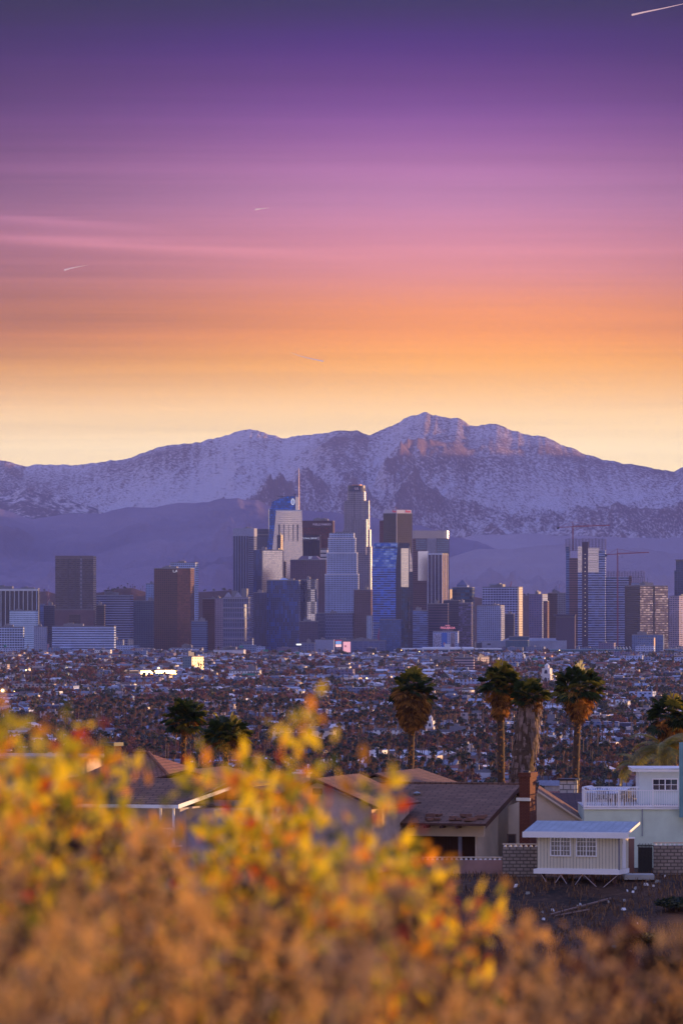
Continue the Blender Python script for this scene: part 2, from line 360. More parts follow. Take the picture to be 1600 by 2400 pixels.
mountain('purple_foothills', front_sil, 20500, 6200, 600, 140, 150, 900, mountain_mat('hazy_chaparral', (.18, .14, .24), (.30, .23, .34), snow, 0), seed=8, crest=12)  # lilac of the distant haze is mixed into the base colour
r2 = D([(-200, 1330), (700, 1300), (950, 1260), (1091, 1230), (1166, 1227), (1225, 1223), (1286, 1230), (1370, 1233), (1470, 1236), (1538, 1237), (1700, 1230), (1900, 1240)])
mountain('far_foothills', r2, 23500, 3500, 500, 80, 150, 800, mountain_mat('hazy_chaparral_far', (.34, .26, .34), (.44, .34, .41), snow, 0), seed=12, crest=10)  # pale lilac base colour stands in for thicker haze
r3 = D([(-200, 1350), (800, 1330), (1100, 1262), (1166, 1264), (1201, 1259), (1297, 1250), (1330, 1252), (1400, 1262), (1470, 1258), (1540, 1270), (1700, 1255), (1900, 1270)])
mountain('near_foothills', r3, 18500, 4300, 500, 90, 130, 700, mountain_mat('hazy_chaparral_near', (.30, .23, .31), (.42, .32, .38), snow, 0), seed=15, crest=10)  # haze tint painted into the slope colour here too
# an unseen high ridge added beyond the right edge of the view: it keeps the first sun off all but the summits
ridge_sil = [(-900, 1392), (1500, 1392), (1950, 1050), (2500, 860), (4200, 800), (6200, 800)]
def flank():
    y = np.linspace(17000, 33500, 120); x = np.linspace(3100, 7200, 50); Xg, Yg = np.meshgrid(x, y)
    c = np.interp(Yg, [17000, 20000, 24000, 28000, 31000, 33500], [440, 620, 860, 1050, 1150, 1160]) ; prof = np.clip(1 - np.abs(Xg - 5150) / 2050, 0, 1) ** .8
    Zg = c * prof * (1 + .06 * fbm(Xg / 700, Yg / 700, 5)) + 1
    o = part('unseen_shade_ridge', grid_mesh('unseen_shade_ridge', Xg, Yg, Zg, [MATS_SN])); tag(o, kind='structure')
MATS_SN = bpy.data.materials['snow_forest']; flank()
hill_sil = [(-400, 1385), (-100, 1393), (60, 1391), (95, 1386), (110, 1385), (130, 1391), (226, 1389), (262, 1386), (275, 1380), (310, 1378), (330, 1384), (345, 1387), (400, 1390), (465, 1387), (520, 1384), (540, 1383), (700, 1392), (1000, 1396), (1110, 1398), (1130, 1402), (1225, 1396), (1245, 1393), (1290, 1396), (1500, 1402), (1700, 1400), (2200, 1398)]
hm = mountain_mat('scrub_hill', (.06, .03, .03), (.12, .06, .05), snow, 0)
mountain('near_hills', hill_sil, 12600, 800, 300, 30, 6, 260, hm, seed=20, crest=3, warp=60, power=1.2)
# ------------------------------------------------------------ downtown
roofm = simple('roof_gravel', (.16, .15, .17), .9)
plantm = simple('roof_plant_metal', (.20, .20, .24), .6)
whitep = simple('white_paint', (.72, .74, .78), .6, var=.08)
darkm = simple('dark_metal', (.03, .03, .05), .5)
redm = simple('red_steel', (.30, .05, .06), .5)
def local(u0, um, u1, y, th):
    """front length, side depth of a block whose near corner is at column um, turned by th degrees"""
    L = px(um - u0, y) / math.cos(R(th)); D_ = px(u1 - um, y) / math.sin(R(th)) if u1 > um else 30
    return L, D_
def H(v, y): return P(800, v, y).z
def tower(label, u0, u1, vt, y, mat, um=None, th=12, side=None, cat='office tower', name='office_tower', dep=None, roof=1, parapet=None, top=None, seed=None, tiers=(), pname='facade'):
    """block with its near right corner at column um; local x runs left (negative) from that corner, local y goes back"""
    r = random.Random(seed if seed is not None else int(u0 * 7 + vt))
    if um is None: um = u1 - (u1 - u0) * .12
    L, Dp = local(u0, um, u1, y, th)
    if dep: Dp = dep
    Dp = min(Dp, 75)
    o = root(name, label, cat, (P(um, HOR, y).x, y, 0), -R(th))
    h = H(vt, y)
    b = MB(); sm = [mat, side or mat, mat, side or mat]
    b.prism(rect(-L, 0, 0, Dp), 0, h, mat, top or roofm, side_mats=sm)
    # parapet upstand
    pm = parapet or mat
    ph = 1.4
    for q in (rect(-L, 0, 0, .5), rect(-L, 0, Dp - .5, Dp), rect(-L, -L + .5, .5, Dp - .5), rect(-.5, 0, .5, Dp - .5)): b.prism(q, h, h + ph, plantm if not parapet else parapet)
    part(pname, b, o)
    for k in range(roof):
        w = r.uniform(.15, .4) * L; x = r.uniform(-L * .85, -w - L * .08); d = Dp * r.uniform(.3, .55); hh = r.uniform(2.5, 6.5)
        c = MB(); c.box(x, x + w, Dp * .25, Dp * .25 + d, h, h + hh, plantm); c.box(x + w * .2, x + w * .5, Dp * .3, Dp * .3 + d * .5, h + hh, h + hh + 1.6, plantm)
        if r.random() < .5: c.tube((x + w * .7, Dp * .4, h + hh), (x + w * .7, Dp * .4, h + hh + r.uniform(4, 10)), .25, darkm, 4)
        part('roof_plant', c, o)
    return o, L, Dp, h
def sub(o, name, fn, label=None):
    b = MB(); fn(b); return part(name, b, o, label)

fa = facade
# --- left group
m1 = fa('fin_black', 'dfe2ee', (.02, .02, .04), bay=8.2, flo=400, fx=.82, fz=1, rough=.25, metal=.3, var=.1)
o, L, Dp, h = tower('wide black office block with tall white fins at left edge', -40, 93, 1381, 10200, m1, um=90, th=10, roof=2)
def fins(b):
    for k in range(12): b.box(-L + k * 8.2 - .45 + 4.1 - 4.1, -L + k * 8.2 + .45, -1.0, -.02, 0, h, whitep)
    b.box(-L, 0, -1.2, -.03, h - 3, h + .5, whitep)
sub(o, 'fins', fins)
tower('white cube office with fine bands before the black finned block', 22, 89, 1432, 9800, fa('white_bands', 'e8eef8', (.30, .36, .5), 2.6, 3.6, .8, .38, metal=.4, var=.3), um=84, th=14)
tower('low white office with dark window strips below white cube', -20, 57, 1471, 9500, fa('lowgrid', 'dfe3ec', (.05, .07, .13), 4.4, 4.2, .8, .62), um=55, th=8)
tower('small cream apartment block right of low banded office', 80, 111, 1470, 9450, fa('beige_apt', 'b9b3bb', (.22, .22, .32), 3.2, 3.2, .45, .5, metal=.3), um=108, th=12, cat='apartment block', name='apartment_block')
tower('plain pale blue slab beside brown tower base', 84, 106, 1417, 10300, fa('blue_slab', '8492b8', (.16, .2, .34), 40, 3.8, 1, .4, metal=.4), um=102, th=20)
tower('dark blue gridded block squeezed against the brown tower base', 103, 131, 1420, 10250, fa('navy_grid', (.06, .08, .17), (.02, .03, .07), 3, 3.6, .8, .6), um=129, th=10)
# brown paired tower with slots
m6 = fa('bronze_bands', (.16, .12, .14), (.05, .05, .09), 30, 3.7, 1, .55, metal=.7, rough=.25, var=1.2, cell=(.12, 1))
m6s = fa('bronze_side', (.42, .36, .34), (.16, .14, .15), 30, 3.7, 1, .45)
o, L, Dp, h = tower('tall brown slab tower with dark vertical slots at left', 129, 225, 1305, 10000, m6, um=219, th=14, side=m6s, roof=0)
sub(o, 'vertical_slot', lambda b: b.box(-L + 22.5, -L + 24.5, -.25, -.02, 20, h + 1.5, darkm)); sub(o, 'vertical_slot', lambda b: b.box(-L + 36, -L + 38, -.25, -.02, 20, h - 9, darkm))
sub(o, 'stair_strip', lambda b: b.box(-L + 46, -L + 49, -.6, -.02, 20, h + 1, fa('stair_strip', (.4, .36, .42), (.02, .02, .04), 3, 7, .6, .45, metal=.2)))
sub(o, 'crown_band', lambda b: b.box(-L, 0, -.4, -.03, h - 4, h + 2, simple('crown_bronze', (.12, .09, .12), .4)))
text_part('sign', 'EQUITABLE', o, front_M(-L + 31, -.5, h - 5.6), 3.4, simple('sign_blue', (.4, .5, .75), .5, var=0), .2) if False else None
o, L, Dp, h = tower('purplish brown windowless podium under the brown slab tower', 128, 223, 1430, 9900, simple('podium_brown', (.15, .085, .10), .8, scale=.03), um=219, th=10, roof=0, name='podium_building', cat='building', pname='wall')
sub(o, 'louvre', lambda b: b.box(-L * .62, -L * .33, -.3, -.02, 12, h - 8, fa('louvre', (.12, .07, .09), (.03, .02, .04), 30, 3, 1, .5, metal=.1)))
tower('long white office with continuous dark window strips', 122, 271, 1469, 9400, fa('strip_white', 'd5dbea', (.10, .12, .24), 90, 4.0, 1, .5, metal=.5, var=.6, cell=(.05, 1)), um=268, th=6, roof=1)
tower('dark banded mid-rise right of brown slab tower', 226, 312, 1396, 10500, fa('mid_bands', 'a7a9c0', (.03, .035, .08), 60, 4.4, 1, .62, metal=.5, var=.5, cell=(.1, 1)), um=306, th=9, roof=2)
tower('narrow near-black office in front of banded mid-rise', 221, 247, 1419, 10300, fa('blackish', (.07, .05, .09), (.02, .02, .05), 60, 3.6, 1, .5), um=245, th=8)
tower('blue-grey gridded office left of red-brown tower', 313, 364, 1409, 10200, fa('bluegrey_grid', (.17, .2, .28), (.04, .06, .12), 3.2, 3.7, .62, .6), um=361, th=9)
tower('pale blue slim tower peeking over blue-grey office', 342, 366, 1369, 10700, fa('paleblue_grid', (.38, .44, .6), (.14, .18, .3), 3.2, 3.4, .5, .5), um=360, th=12, roof=1)
m11 = fa('redbrown', (.15, .055, .045), (.05, .025, .035), 3.4, 3.8, .6, .6, metal=.7, rough=.15, var=.8)
m11b = fa('redbrown_side', (.22, .075, .05), (.16, .06, .05), 3.0, 3.8, .75, .7, metal=.75, rough=.18, var=.8)
o, L, Dp, h = tower('red-brown glass tower with small white sign at its top', 361, 449, 1333, 9900, m11, um=447, th=8, side=m11b, roof=1, dep=40)
sub(o, 'side_face_bay', lambda b: b.box(-L * .36, -.3, -1.2, -.03, 0, h, m11b))  # right face built on the front plane to keep the sun off it
text_part('sign', 'L.A. Care', o, front_M(-L * .30, -.75, h - 4.2), 6.2, simple('sign_white', (.85, .85, .9), .5, emit=.25, var=0), .3)
tower('white gridded tower behind the red-brown tower', 399, 465, 1320, 10400, fa('white_grid', 'c9d3ea', (.06, .08, .17), 3.9, 3.9, .58, .62, metal=.5), um=458, th=14, roof=2)
tower('low blue office at the foot of the white gridded tower', 449, 487, 1457, 9800, fa('low_blue', (.2, .25, .4), (.08, .1, .2), 30, 3.8, 1, .5), um=484, th=9)
tower('plain maroon block left of the ornate grey hotel block', 475, 508, 1404, 10100, fa('maroon_plain', (.17, .06, .06), (.09, .035, .04), 40, 3.6, 1, .3), um=505, th=10)
tower('pinkish gridded slab beside plain maroon block', 504, 530, 1404, 10050, fa('pink_grid', (.48, .36, .46), (.1, .09, .17), 3, 3.5, .6, .5), um=526, th=10)
# ornate block
m13 = fa('ornate_grid', (.26, .25, .38), (.05, .05, .11), 4.1, 8.5, .52, .72, metal=.6)
o, L, Dp, h = tower('grey stone block with pediments and a gold glowing strip', 523, 590, 1401, 9800, m13, um=583, th=12, roof=0, cat='hotel block', name='hotel_block')
def cornice(b):
    for z in (h - .2, h * .82, h * .62, h * .44, h * .25): b.box(-L - .6, .6, -1.4, -.02, z - 1.4, z, simple('stone_lilac', (.36, .35, .48), .8))
sub(o, 'cornice', cornice)
for k, x in enumerate((-L * .84, -L * .45)):
    sub(o, 'pediment', lambda b: b.prism([(x - 6, 2), (x + 6, 2), (x + 6, 12), (x - 6, 12)], h + 1.4, h + 9, MATS['stone_lilac'], poly1=[(x - .3, 2), (x + .3, 2), (x + .3, 12), (x - .3, 12)]))
    sub(o, 'penthouse', lambda b: b.box(x + 6, x + 15, 8, 20, h + 1.4, h + 12 + 4 * k, plantm))
sub(o, 'mirror_bay', lambda b: b.prism([(-8.6, -.05), (-6, -2.3), (-3.8, -.05)], h * .2, h * .88, simple('mirror_gold', (.95, .8, .6), .09, 1.0, var=.02)))

# --- centre group
m_f = fa('finblue', (.30, .32, .50), (.03, .03, .07), 4.9, 400, .62, 1, metal=.5, rough=.3)
m_fs = fa('finblue_side', (.24, .25, .42), (.04, .04, .08), 60, 3.9, 1, .5, metal=.5)
o, L, Dp, h = tower('tall dark finned tower with a blank lilac top band', 546, 596, 1240, 10600, m_f, um=595, th=7, side=m_fs, dep=40)
sub(o, 'side_face_bay', lambda b: b.box(-L * .25, -.3, -1.2, -.55, 0, h - 13.5, m_fs))  # stands for the unlit right side, set forward out of the sun
sub(o, 'top_band', lambda b: (b.box(-L, .4, -.5, -.03, h - 13, h + 1.6, simple('lilac_band', (.30, .32, .48), .7)), b.box(.03, .5, 0, Dp, h - 13, h + 1.6, MATS['lilac_band'])))
m_st = fa('stepped', (.15, .16, .28), (.03, .04, .09), 60, 3.8, 1, .55, metal=.6)
o, L, Dp, h = tower('stepped dark blue tower behind the finned tower', 585, 634, 1254, 10900, m_st, um=628, th=12, roof=0)
sub(o, 'upper_stage', lambda b: b.box(-L + 6, -.5, 4, Dp - 4, h + 1.5, h + 9, m_st)); sub(o, 'upper_stage', lambda b: b.box(-L + 13, -1.5, 6, Dp - 6, h + 9, h + 12, m_st))
m_dk = fa('darkglass', (.06, .08, .2), (.02, .045, .14), 2.6, 3.4, .75, .8, metal=.8, rough=.16, var=1.5, cell=(1, 3))
m_cr = fa('creamglass', (.26, .25, .33), (.64, .60, .62), 3.0, 3.5, .9, .88, metal=.85, rough=.12, var=.1, glass2=(.5, .46, .5))
o, L, Dp, h = tower('dark tower with a cream mirrored right wall before the sail tower', 596, 665, 1290, 10300, m_cr, um=662, th=9, side=m_dk, roof=1)
sub(o, 'dark_wing', lambda b: b.box(-L - .5, -L + 14.5, -6, 22, 0, h + .6, m_dk))
o, L, Dp, h = tower('thin dark slab with red lit balconies before the sail tower', 649, 663, 1255, 10350, fa('reddot', (.03, .04, .10), (.02, .03, .08), 3, 3.4, .8, .7, lit=.05), um=658, th=30, side=fa('redside', (.4, .12, .14), (.04, .04, .08), 3.2, 3.4, .6, .6), roof=1)
tower('dark narrow block right of the cream mirrored wall', 663, 671, 1317, 10320, fa('blackish', 0, 0), um=669, th=14, roof=0)

# tallest tower with sail top and spire
y = 10800; o = root('skyscraper', 'cream glass tower with a blue sail crown and tall spire', 'skyscraper', (P(672, HOR, y).x, y, 0), 0)
X_ = lambda u: px(u - 672, y)
cream = fa('wg_cream', (.30, .29, .35), (.82, .76, .72), 2.9, 3.9, .93, .86, metal=.92, rough=.2, var=.1, glass2=(.74, .70, .70))
b = MB(); n = 9
def row(ul, ur, v, bulge=5, back=26): 
    z = H(v, y); pts = [(X_(ul) + (X_(ur) - X_(ul)) * k / (n - 1), -bulge * math.sin(math.pi * k / (n - 1)) + (HOR - v) * .035) for k in range(n)]
    return pts + [(X_(ur), back), (X_(ul), back)], z
lv = [(633, 709, 1530), (634, 710, 1330), (639, 709, 1280), (643, 708.3, 1240), (646.8, 706.8, 1198)]
for a, c in zip(lv, lv[1:]):
    p0, z0 = row(*a); p1, z1 = row(*c); u = 0
    for i in range(len(p0)):
        j = (i + 1) % len(p0); Ls = math.dist(p0[i], p0[j]); b.face([(*p0[i], z0), (*p0[j], z0), (*p1[j], z1), (*p1[i], z1)], cream, [(u, z0), (u + Ls, z0), (u + Ls, z1), (u, z1)]); u += Ls
pt, zt = row(*lv[-1]); b.face([(*q, zt) for q in pt], roofm)
part('facade', b, o)
sub(o, 'roof_rim', lambda b: b.box(X_(646.5), X_(707), -1 + 6, 26, zt, zt + 2.2, whitep))
for uu in (653, 665, 676.5, 687.5, 698.5):
    sub(o, 'mullion', lambda b: b.box(X_(uu) - .45, X_(uu) + .45, -1.5, 14, H(1300 if uu < 660 else 1268, y), H(1229, y), simple('mullion_grey', (.16, .16, .2), .6)))
blue = fa('wg_blue', (.01, .03, .09), (.012, .13, .42), 3, 4.2, .9, .85, metal=.5, rough=.2, var=.9)
def sail(b):
    prof = [(624.5, 1290), (627.5, 1262), (629.5, 1240), (631.5, 1205), (634.5, 1190), (637, 1176), (645, 1172), (655, 1167.5), (668, 1164.5), (672, 1162.5), (692, 1162)]
    base = [(X_(u), H(v, y)) for u, v in prof]; zb = H(1530, y)
    pts = [(X_(620), zb)] + base + [(X_(693), zb)]
    f = [(x, 27.5, z) for x, z in pts]; k = [(x, 46, z) for x, z in pts]
    b.face(f, blue, [(p[0], p[2]) for p in f]); b.face(list(reversed(k)), blue, [(p[0], p[2]) for p in reversed(k)])
    for i in range(len(f)):
        j = (i + 1) % len(f); b.face([f[j], f[i], k[i], k[j]], blue)
    # front bay between the cream face and the crown
    b.prism([(X_(631), 14), (X_(692), 14), (X_(692), 27.4), (X_(629), 27.4)], 0, H(1192, y), blue)
sub(o, 'sail_crown', sail)
sub(o, 'corner_pillar', lambda b: b.box(X_(692.4), X_(700), 20, 30, zt, H(1164, y), simple('pillar_cream', (.75, .68, .66), .25, .6, var=.06)))
sub(o, 'spire', lambda b: (b.tube((X_(700), 24, zt), (X_(700), 24, H(1160, y)), 1.2, simple('spire_steel', (.75, .55, .50), .35, .5), 8, 1.0), b.tube((X_(700), 24, H(1160, y)), (X_(700), 24, H(1096, y)), 1.0, MATS['spire_steel'], 8, .5)))
def gantry(b):
    z = H(1163, y)
    b.tube((X_(649), 36, H(1162, y)), (X_(664), 36, z), .5, darkm); b.tube((X_(655), 36, H(1166, y)), (X_(668), 36, H(1163, y)), .6, darkm); b.tube((X_(660), 36, H(1168, y)), (X_(662), 36, H(1163, y)), .5, darkm)
sub(o, 'cleaning_gantry', gantry)
sub(o, 'cleaning_gantry', lambda b: (b.tube((X_(690), 36, H(1162, y)), (X_(690), 36, H(1158.5, y)), .7, darkm), b.tube((X_(687), 36, H(1158.6, y)), (X_(694), 36, H(1157.7, y)), .5, darkm)))
def emblem(b):
    cx, cz, yy = X_(686), H(1175.5, y), 27.1; ring = 20; we = simple('emblem_white', (.9, .92, .96), .5, emit=.35, var=0)
    rx, rz = px(4.6, y), px(7.6, y)
    for k in range(ring):
        a0, a1 = 2 * math.pi * k / ring, 2 * math.pi * (k + 1) / ring; q = .74
        b.face([(cx + rx * math.cos(a0), yy, cz + rz * math.sin(a0)), (cx + rx * math.cos(a0) * q, yy, cz + rz * math.sin(a0) * q), (cx + rx * math.cos(a1) * q, yy, cz + rz * math.sin(a1) * q), (cx + rx * math.cos(a1), yy, cz + rz * math.sin(a1))], we)
    for s in (-1, 1): b.box(cx + s * 1.35 - .5, cx + s * 1.35 + .5, yy - .2, yy + .1, cz - rz * .55, cz + rz * .55, we)
sub(o, 'emblem', emblem)

# maroon banks behind
m5 = fa('maroon_win', (.10, .022, .035), (.17, .035, .05), 3.6, 3.8, .55, .55, metal=.6, rough=.2, var=.9)
m5p = simple('maroon_clad', (.06, .016, .03), .45)
o, L, Dp, h = tower('maroon bank tower with long sign across its blank top', 700, 784, 1222, 11300, m5, um=780, th=6, roof=2)
sub(o, 'top_band', lambda b: b.box(-L, .3, -.6, -.03, h - 12, h + 1.5, m5p)); sub(o, 'corner_band', lambda b: (b.box(-7, .25, -.5, -.03, 0, h - 12, m5p)))
text_part('sign', 'WELLS FARGO', o, front_M(-22, -.85, h - 6.2), 5.6, simple('sign_lilac', (.6, .5, .68), .5, emit=.12, var=0), .3)
o, L, Dp, h = tower('small striped white block below the maroon bank tower', 749, 769, 1286, 11200, fa('stripe_wb', 'e9e2df', (.03, .03, .05), 60, 8, 1, .3), um=767, th=8, roof=0)
o, L, Dp, h = tower('near-black bank tower with white lettering under its roof', 690, 751, 1255, 11000, fa('blackvert', (.035, .02, .05), (.015, .012, .03), 1.6, 400, .5, 1), um=750, th=5, roof=0)
sub(o, 'top_band', lambda b: b.box(-L, .3, -.6, -.03, h - 11, h + 1.5, simple('night_clad', (.03, .022, .05), .5)))
text_part('sign', 'CITY NATIONAL BANK', o, front_M(-5.4, -.85, h - 5.6), 4.6, simple('sign_white2', (.75, .8, .92), .5, emit=.25, var=0), .3, 'RIGHT')
sub(o, 'sign_bars', lambda b: [b.box(-4 + k * 1.3, -3.4 + k * 1.3, -.9, -.62, h - 9, h - 2.4, MATS['sign_lilac']) for k in range(2)])
m7 = fa('rose_grid', (.27, .16, .24), (.05, .035, .09), 3.5, 3.7, .68, .62, metal=.6)
o, L, Dp, h = tower('rose gridded tower with a trapezoid crown and two-letter sign', 680, 768, 1313, 10500, m7, um=764, th=7, roof=0)
def trap(b): b.prism([(-L + 14, 2), (-12, 2), (-12, 30), (-L + 14, 30)], h + 1.4, h + 8, simple('crown_rose', (.14, .11, .2), .5), poly1=[(-L + 20, 4), (-19, 4), (-19, 28), (-L + 20, 28)])
sub(o, 'crown', trap); text_part('sign', 'EY', o, front_M(-L * .44, 1.4, h + 4.6), 5.8, MATS['sign_white2'], .4)

# white rounded stepped tower
y = 10200; o = root('office_tower', 'white gridded tower with rounded stepped corners', 'office tower', (P(801, HOR, y).x, y, 0), 0)
wg = fa('round_white', (.66, .68, .80), (.05, .06, .13), 2.75, 3.5, .56, .58, metal=.6, rough=.25)
def roundtier(b, u0, u1, z0, z1, y0=0, mat=wg, rr=9, dp=40):
    a, c = px(u0 - 801, y), px(u1 - 801, y); p = [(a + rr - rr * math.cos(R(t)), y0 + rr - rr * math.sin(R(t))) for t in range(0, 91, 15)]
    q = [(c - 4 + 4 * math.sin(R(t)), y0 + 4 - 4 * math.cos(R(t))) for t in range(0, 91, 15)]
    b.prism(p + q + [(c, y0 + dp), (a, y0 + dp)], z0, z1, mat, roofm)
for (u0, u1, va, vb, y0) in ((761, 841, 1530, 1346, 0), (765, 838, 1346, 1296, 1.5), (768.5, 834, 1296, 1262, 3), (771, 831, 1262, 1249, 4.5)):
    sub(o, 'tier', lambda b: roundtier(b, u0, u1, max(0, H(va, y)), H(vb, y), y0)); 
sub(o, 'roof_plant', lambda b: b.box(-12, 14, 12, 32, H(1249, y), H(1246, y), plantm))
for u0, u1, v, yy in ((761, 841, 1346, 0), (765, 838, 1296, 1.5), (768.5, 834, 1262, 3)): sub(o, 'cornice', lambda b: roundtier(b, u0 - .4, u1 + .4, H(v, y) - .8, H(v, y) + .9, yy - .6, simple('cornice_white', (.7, .72, .82), .6, var=.05)))
tower('front tower wrapped in a staggered diamond lattice below the white tower', 762, 829, 1438, 9900, fa('lattice', (.26, .28, .46), (.025, .035, .09), 2.8, 5.2, .6, .75, stag=1, metal=.5), um=826, th=7, cat='apartment tower', name='apartment_tower')
tower('dark blue tower between the lattice tower and the reddish tower', 741, 764, 1438, 9950, fa('lattice2', (.16, .18, .33), (.02, .03, .08), 2.2, 6, .6, .8, stag=1, metal=.5), um=762, th=8, roof=0, cat='apartment tower', name='apartment_tower')
# tall stone tower with the glowing rounded corner
y = 10900; o = root('skyscraper', 'tall grey stone skyscraper stepping up to a round dark crown', 'skyscraper', (P(836, HOR, y).x, y, 0), 0)
us = fa('us_stone', (.30, .30, .42), (.05, .055, .11), 3.1, 3.9, .52, .56, metal=.85, rough=.3, wmetal=.55, wrough=.42)
def rt(b, u0, u1, va, vb, rr, y0, mat=us, dp=46):
    a, c = px(u0 - 836, y), px(u1 - 836, y); mid = max(a, c - rr)
    q = [(c - rr + rr * math.sin(R(t)), y0 + rr - rr * math.cos(R(t))) for t in range(0, 91, 9)]
    p = [(a + rr * .4 - rr * .4 * math.cos(R(t)), y0 + rr * .4 - rr * .4 * math.sin(R(t))) for t in range(0, 91, 18)]
    b.prism(p + q + [(c, y0 + dp), (a, y0 + dp)], max(0, H(va, y)), H(vb, y), mat, roofm)
for k, (u0, u1, va, vb, rr, y0, dp) in enumerate(((803, 872, 1530, 1281, 10, 0, 56), (803, 870, 1281, 1241, 9, 3, 50), (806, 866, 1241, 1173, 5, 12, 40), (827, 862, 1300, 1217, 9, -4, 20), (815, 857, 1173, 1152, 11, 10, 36))):
    sub(o, 'shaft', lambda b: rt(b, u0, u1, va, vb, rr, y0, us, dp))
sub(o, 'shaft', lambda b: rt(b, 829, 857.5, 1217, 1152.5, 11, 7, us, 22))
crown_m = fa('us_crown', (.16, .15, .24), (.03, .02, .05), 3.2, 60, .55, .9, metal=.8, rough=.25)
sub(o, 'crown', lambda b: b.prism(cpoly(px(0, y), 28, px(20.6, y), 19, 28), H(1152, y), H(1137.5, y), crown_m, darkm))
sub(o, 'crown_rim', lambda b: b.prism(cpoly(px(0, y), 28, px(12, y), 11, 20), H(1137.5, y), H(1135.5, y), simple('rim_bronze', (.4, .2, .15), .4, .5)))
text_part('sign', 'US', o, front_M(px(-1, y), 8.4, H(1145, y)), 6.5, MATS['sign_lilac'], .5)
tower('reddish dark tower between white round tower and blue banded tower', 829, 873, 1383, 9900, fa('red_dark', (.20, .11, .16), (.045, .03, .07), 3.4, 3.6, .62, .62, metal=.6, var=1.2, cell=(2, 1)), um=869, th=10)
tower('narrow block of white and black vertical stripes', 859, 873, 1444, 9700, fa('bw_vert', (.74, .78, .9), (.03, .04, .09), 3.4, 400, .5, 1), um=872, th=8, roof=0)
tower('slim brick-red tower left of the black tower', 889, 904, 1221, 11300, fa('slim_red', (.22, .06, .07), (.12, .035, .05), 3.4, 3.8, .6, .6), um=901, th=10, roof=0)
m_bk = fa('black_bank', (.035, .025, .05), (.06, .025, .04), 2.6, 3.8, .6, .6, metal=.7, rough=.25, var=.9)
o, L, Dp, h = tower('black square tower with white cap and red logos', 898, 966, 1204, 11000, fa('black_plain', (.022, .018, .04), (.012, .01, .03), 3, 3.8, .6, .6), um=929, th=52, side=m_bk, roof=0)
capm = simple('cap_white', (.62, .60, .72), .6, var=.05)
sub(o, 'cap', lambda b: b.box(-L + 1.6, -1.0, 1.0, Dp - 1.6, h + 1.4, h + 7.6, capm))
for nm, bx in (('corner_strip', (-.4, .4, -.4, .4)),): sub(o, nm, lambda b: b.box(*bx, 0, h + 1, capm))
logo_r = simple('logo_red', (.7, .03, .06), .5, emit=.15, var=0)
Ms = Matrix.Translation((-.75, Dp * .74, h + 4.8)) @ Matrix.Rotation(R(90), 4, 'Z') @ Matrix.Rotation(R(90), 4, 'X')
text_part('logo', 'Aon', o, Ms, 7.5, logo_r, .5); text_part('logo', 'Aon', o, front_M(-L * .2, .85, h + 4.8), 7, logo_r, .5)
sub(o, 'antenna', lambda b: (b.tube((-L * .3, 8, h + 7.5), (-L * .32, 8, h + 14), .4, redm), b.tube((-L * .4, 8, h + 8), (-L * .1, 8, h + 11), .3, redm)))
# bright blue banded tower
y = 9950; o = root('hotel_tower', 'bright blue mosaic glass tower with a leaning top', 'hotel tower', (P(915, HOR, y).x, y, 0), 0); XX = lambda u: px(u - 915, y)
mos = fa('mosaic', (.03, .07, .17), (.03, .24, .80), 6.0, 4.0, .97, .9, metal=.3, rough=.2, glass2=(.36, .60, .95), cell=(1, 1), stag=1)
bnd = fa('blue_bands', (.24, .40, .80), (.015, .06, .24), 60, 4.0, 1, .64, metal=.55, rough=.2, var=1.8, cell=(.1, 1))
navy = fa('navy_side', (.07, .07, .15), (.02, .03, .08), 4, 4, .8, .8, metal=.8, rough=.15)
def quadwall(b, pts, m): b.face(pts, m, [(p[0], p[2]) for p in pts])
def blue1(b):
    z0, z1, z2 = 0, H(1330, y), H(1272, y); xa, xb = XX(871), XX(927); xc, xd = XX(876), XX(932)
    quadwall(b, [(xa, 0, z0), (xb, 0, z0), (xb, 0, z1), (xa, 0, z1)], bnd); 
    b.face([(xb, 40, z0), (xa, 40, z0), (xa, 40, z1), (xb, 40, z1)], bnd); b.face([(xa, 40, z0), (xa, 0, z0), (xa, 0, z1), (xa, 40, z1)], navy); b.face([(xb, 0, z0), (xb, 40, z0), (xb, 40, z1), (xb, 0, z1)], navy)
sub(o, 'facade', blue1)
def blue2(b):
    z1, z2 = H(1330, y), H(1272, y); xa, xb = XX(871), XX(927); xc, xd = XX(876), XX(932)
    f = [(xa, 0, z1), (xb, 0, z1), (xd, 3, z2), (xc, 3, z2)]; k = [(p[0], 40, p[2]) for p in f]; quadwall(b, f, mos); b.face([k[3], k[2], k[1], k[0]], navy)
    b.face([f[3], f[2], k[2], k[3]], roofm); b.face([k[0], f[0], f[3], k[3]], mos); b.face([f[1], k[1], k[2], f[2]], navy)
sub(o, 'mosaic_top', blue2)
text_part('sign', 'InterContinental', o, front_M(XX(905), 1.6, H(1283, y)), 6, simple('sign_navy', (.02, .04, .12), .6, var=0), .5)
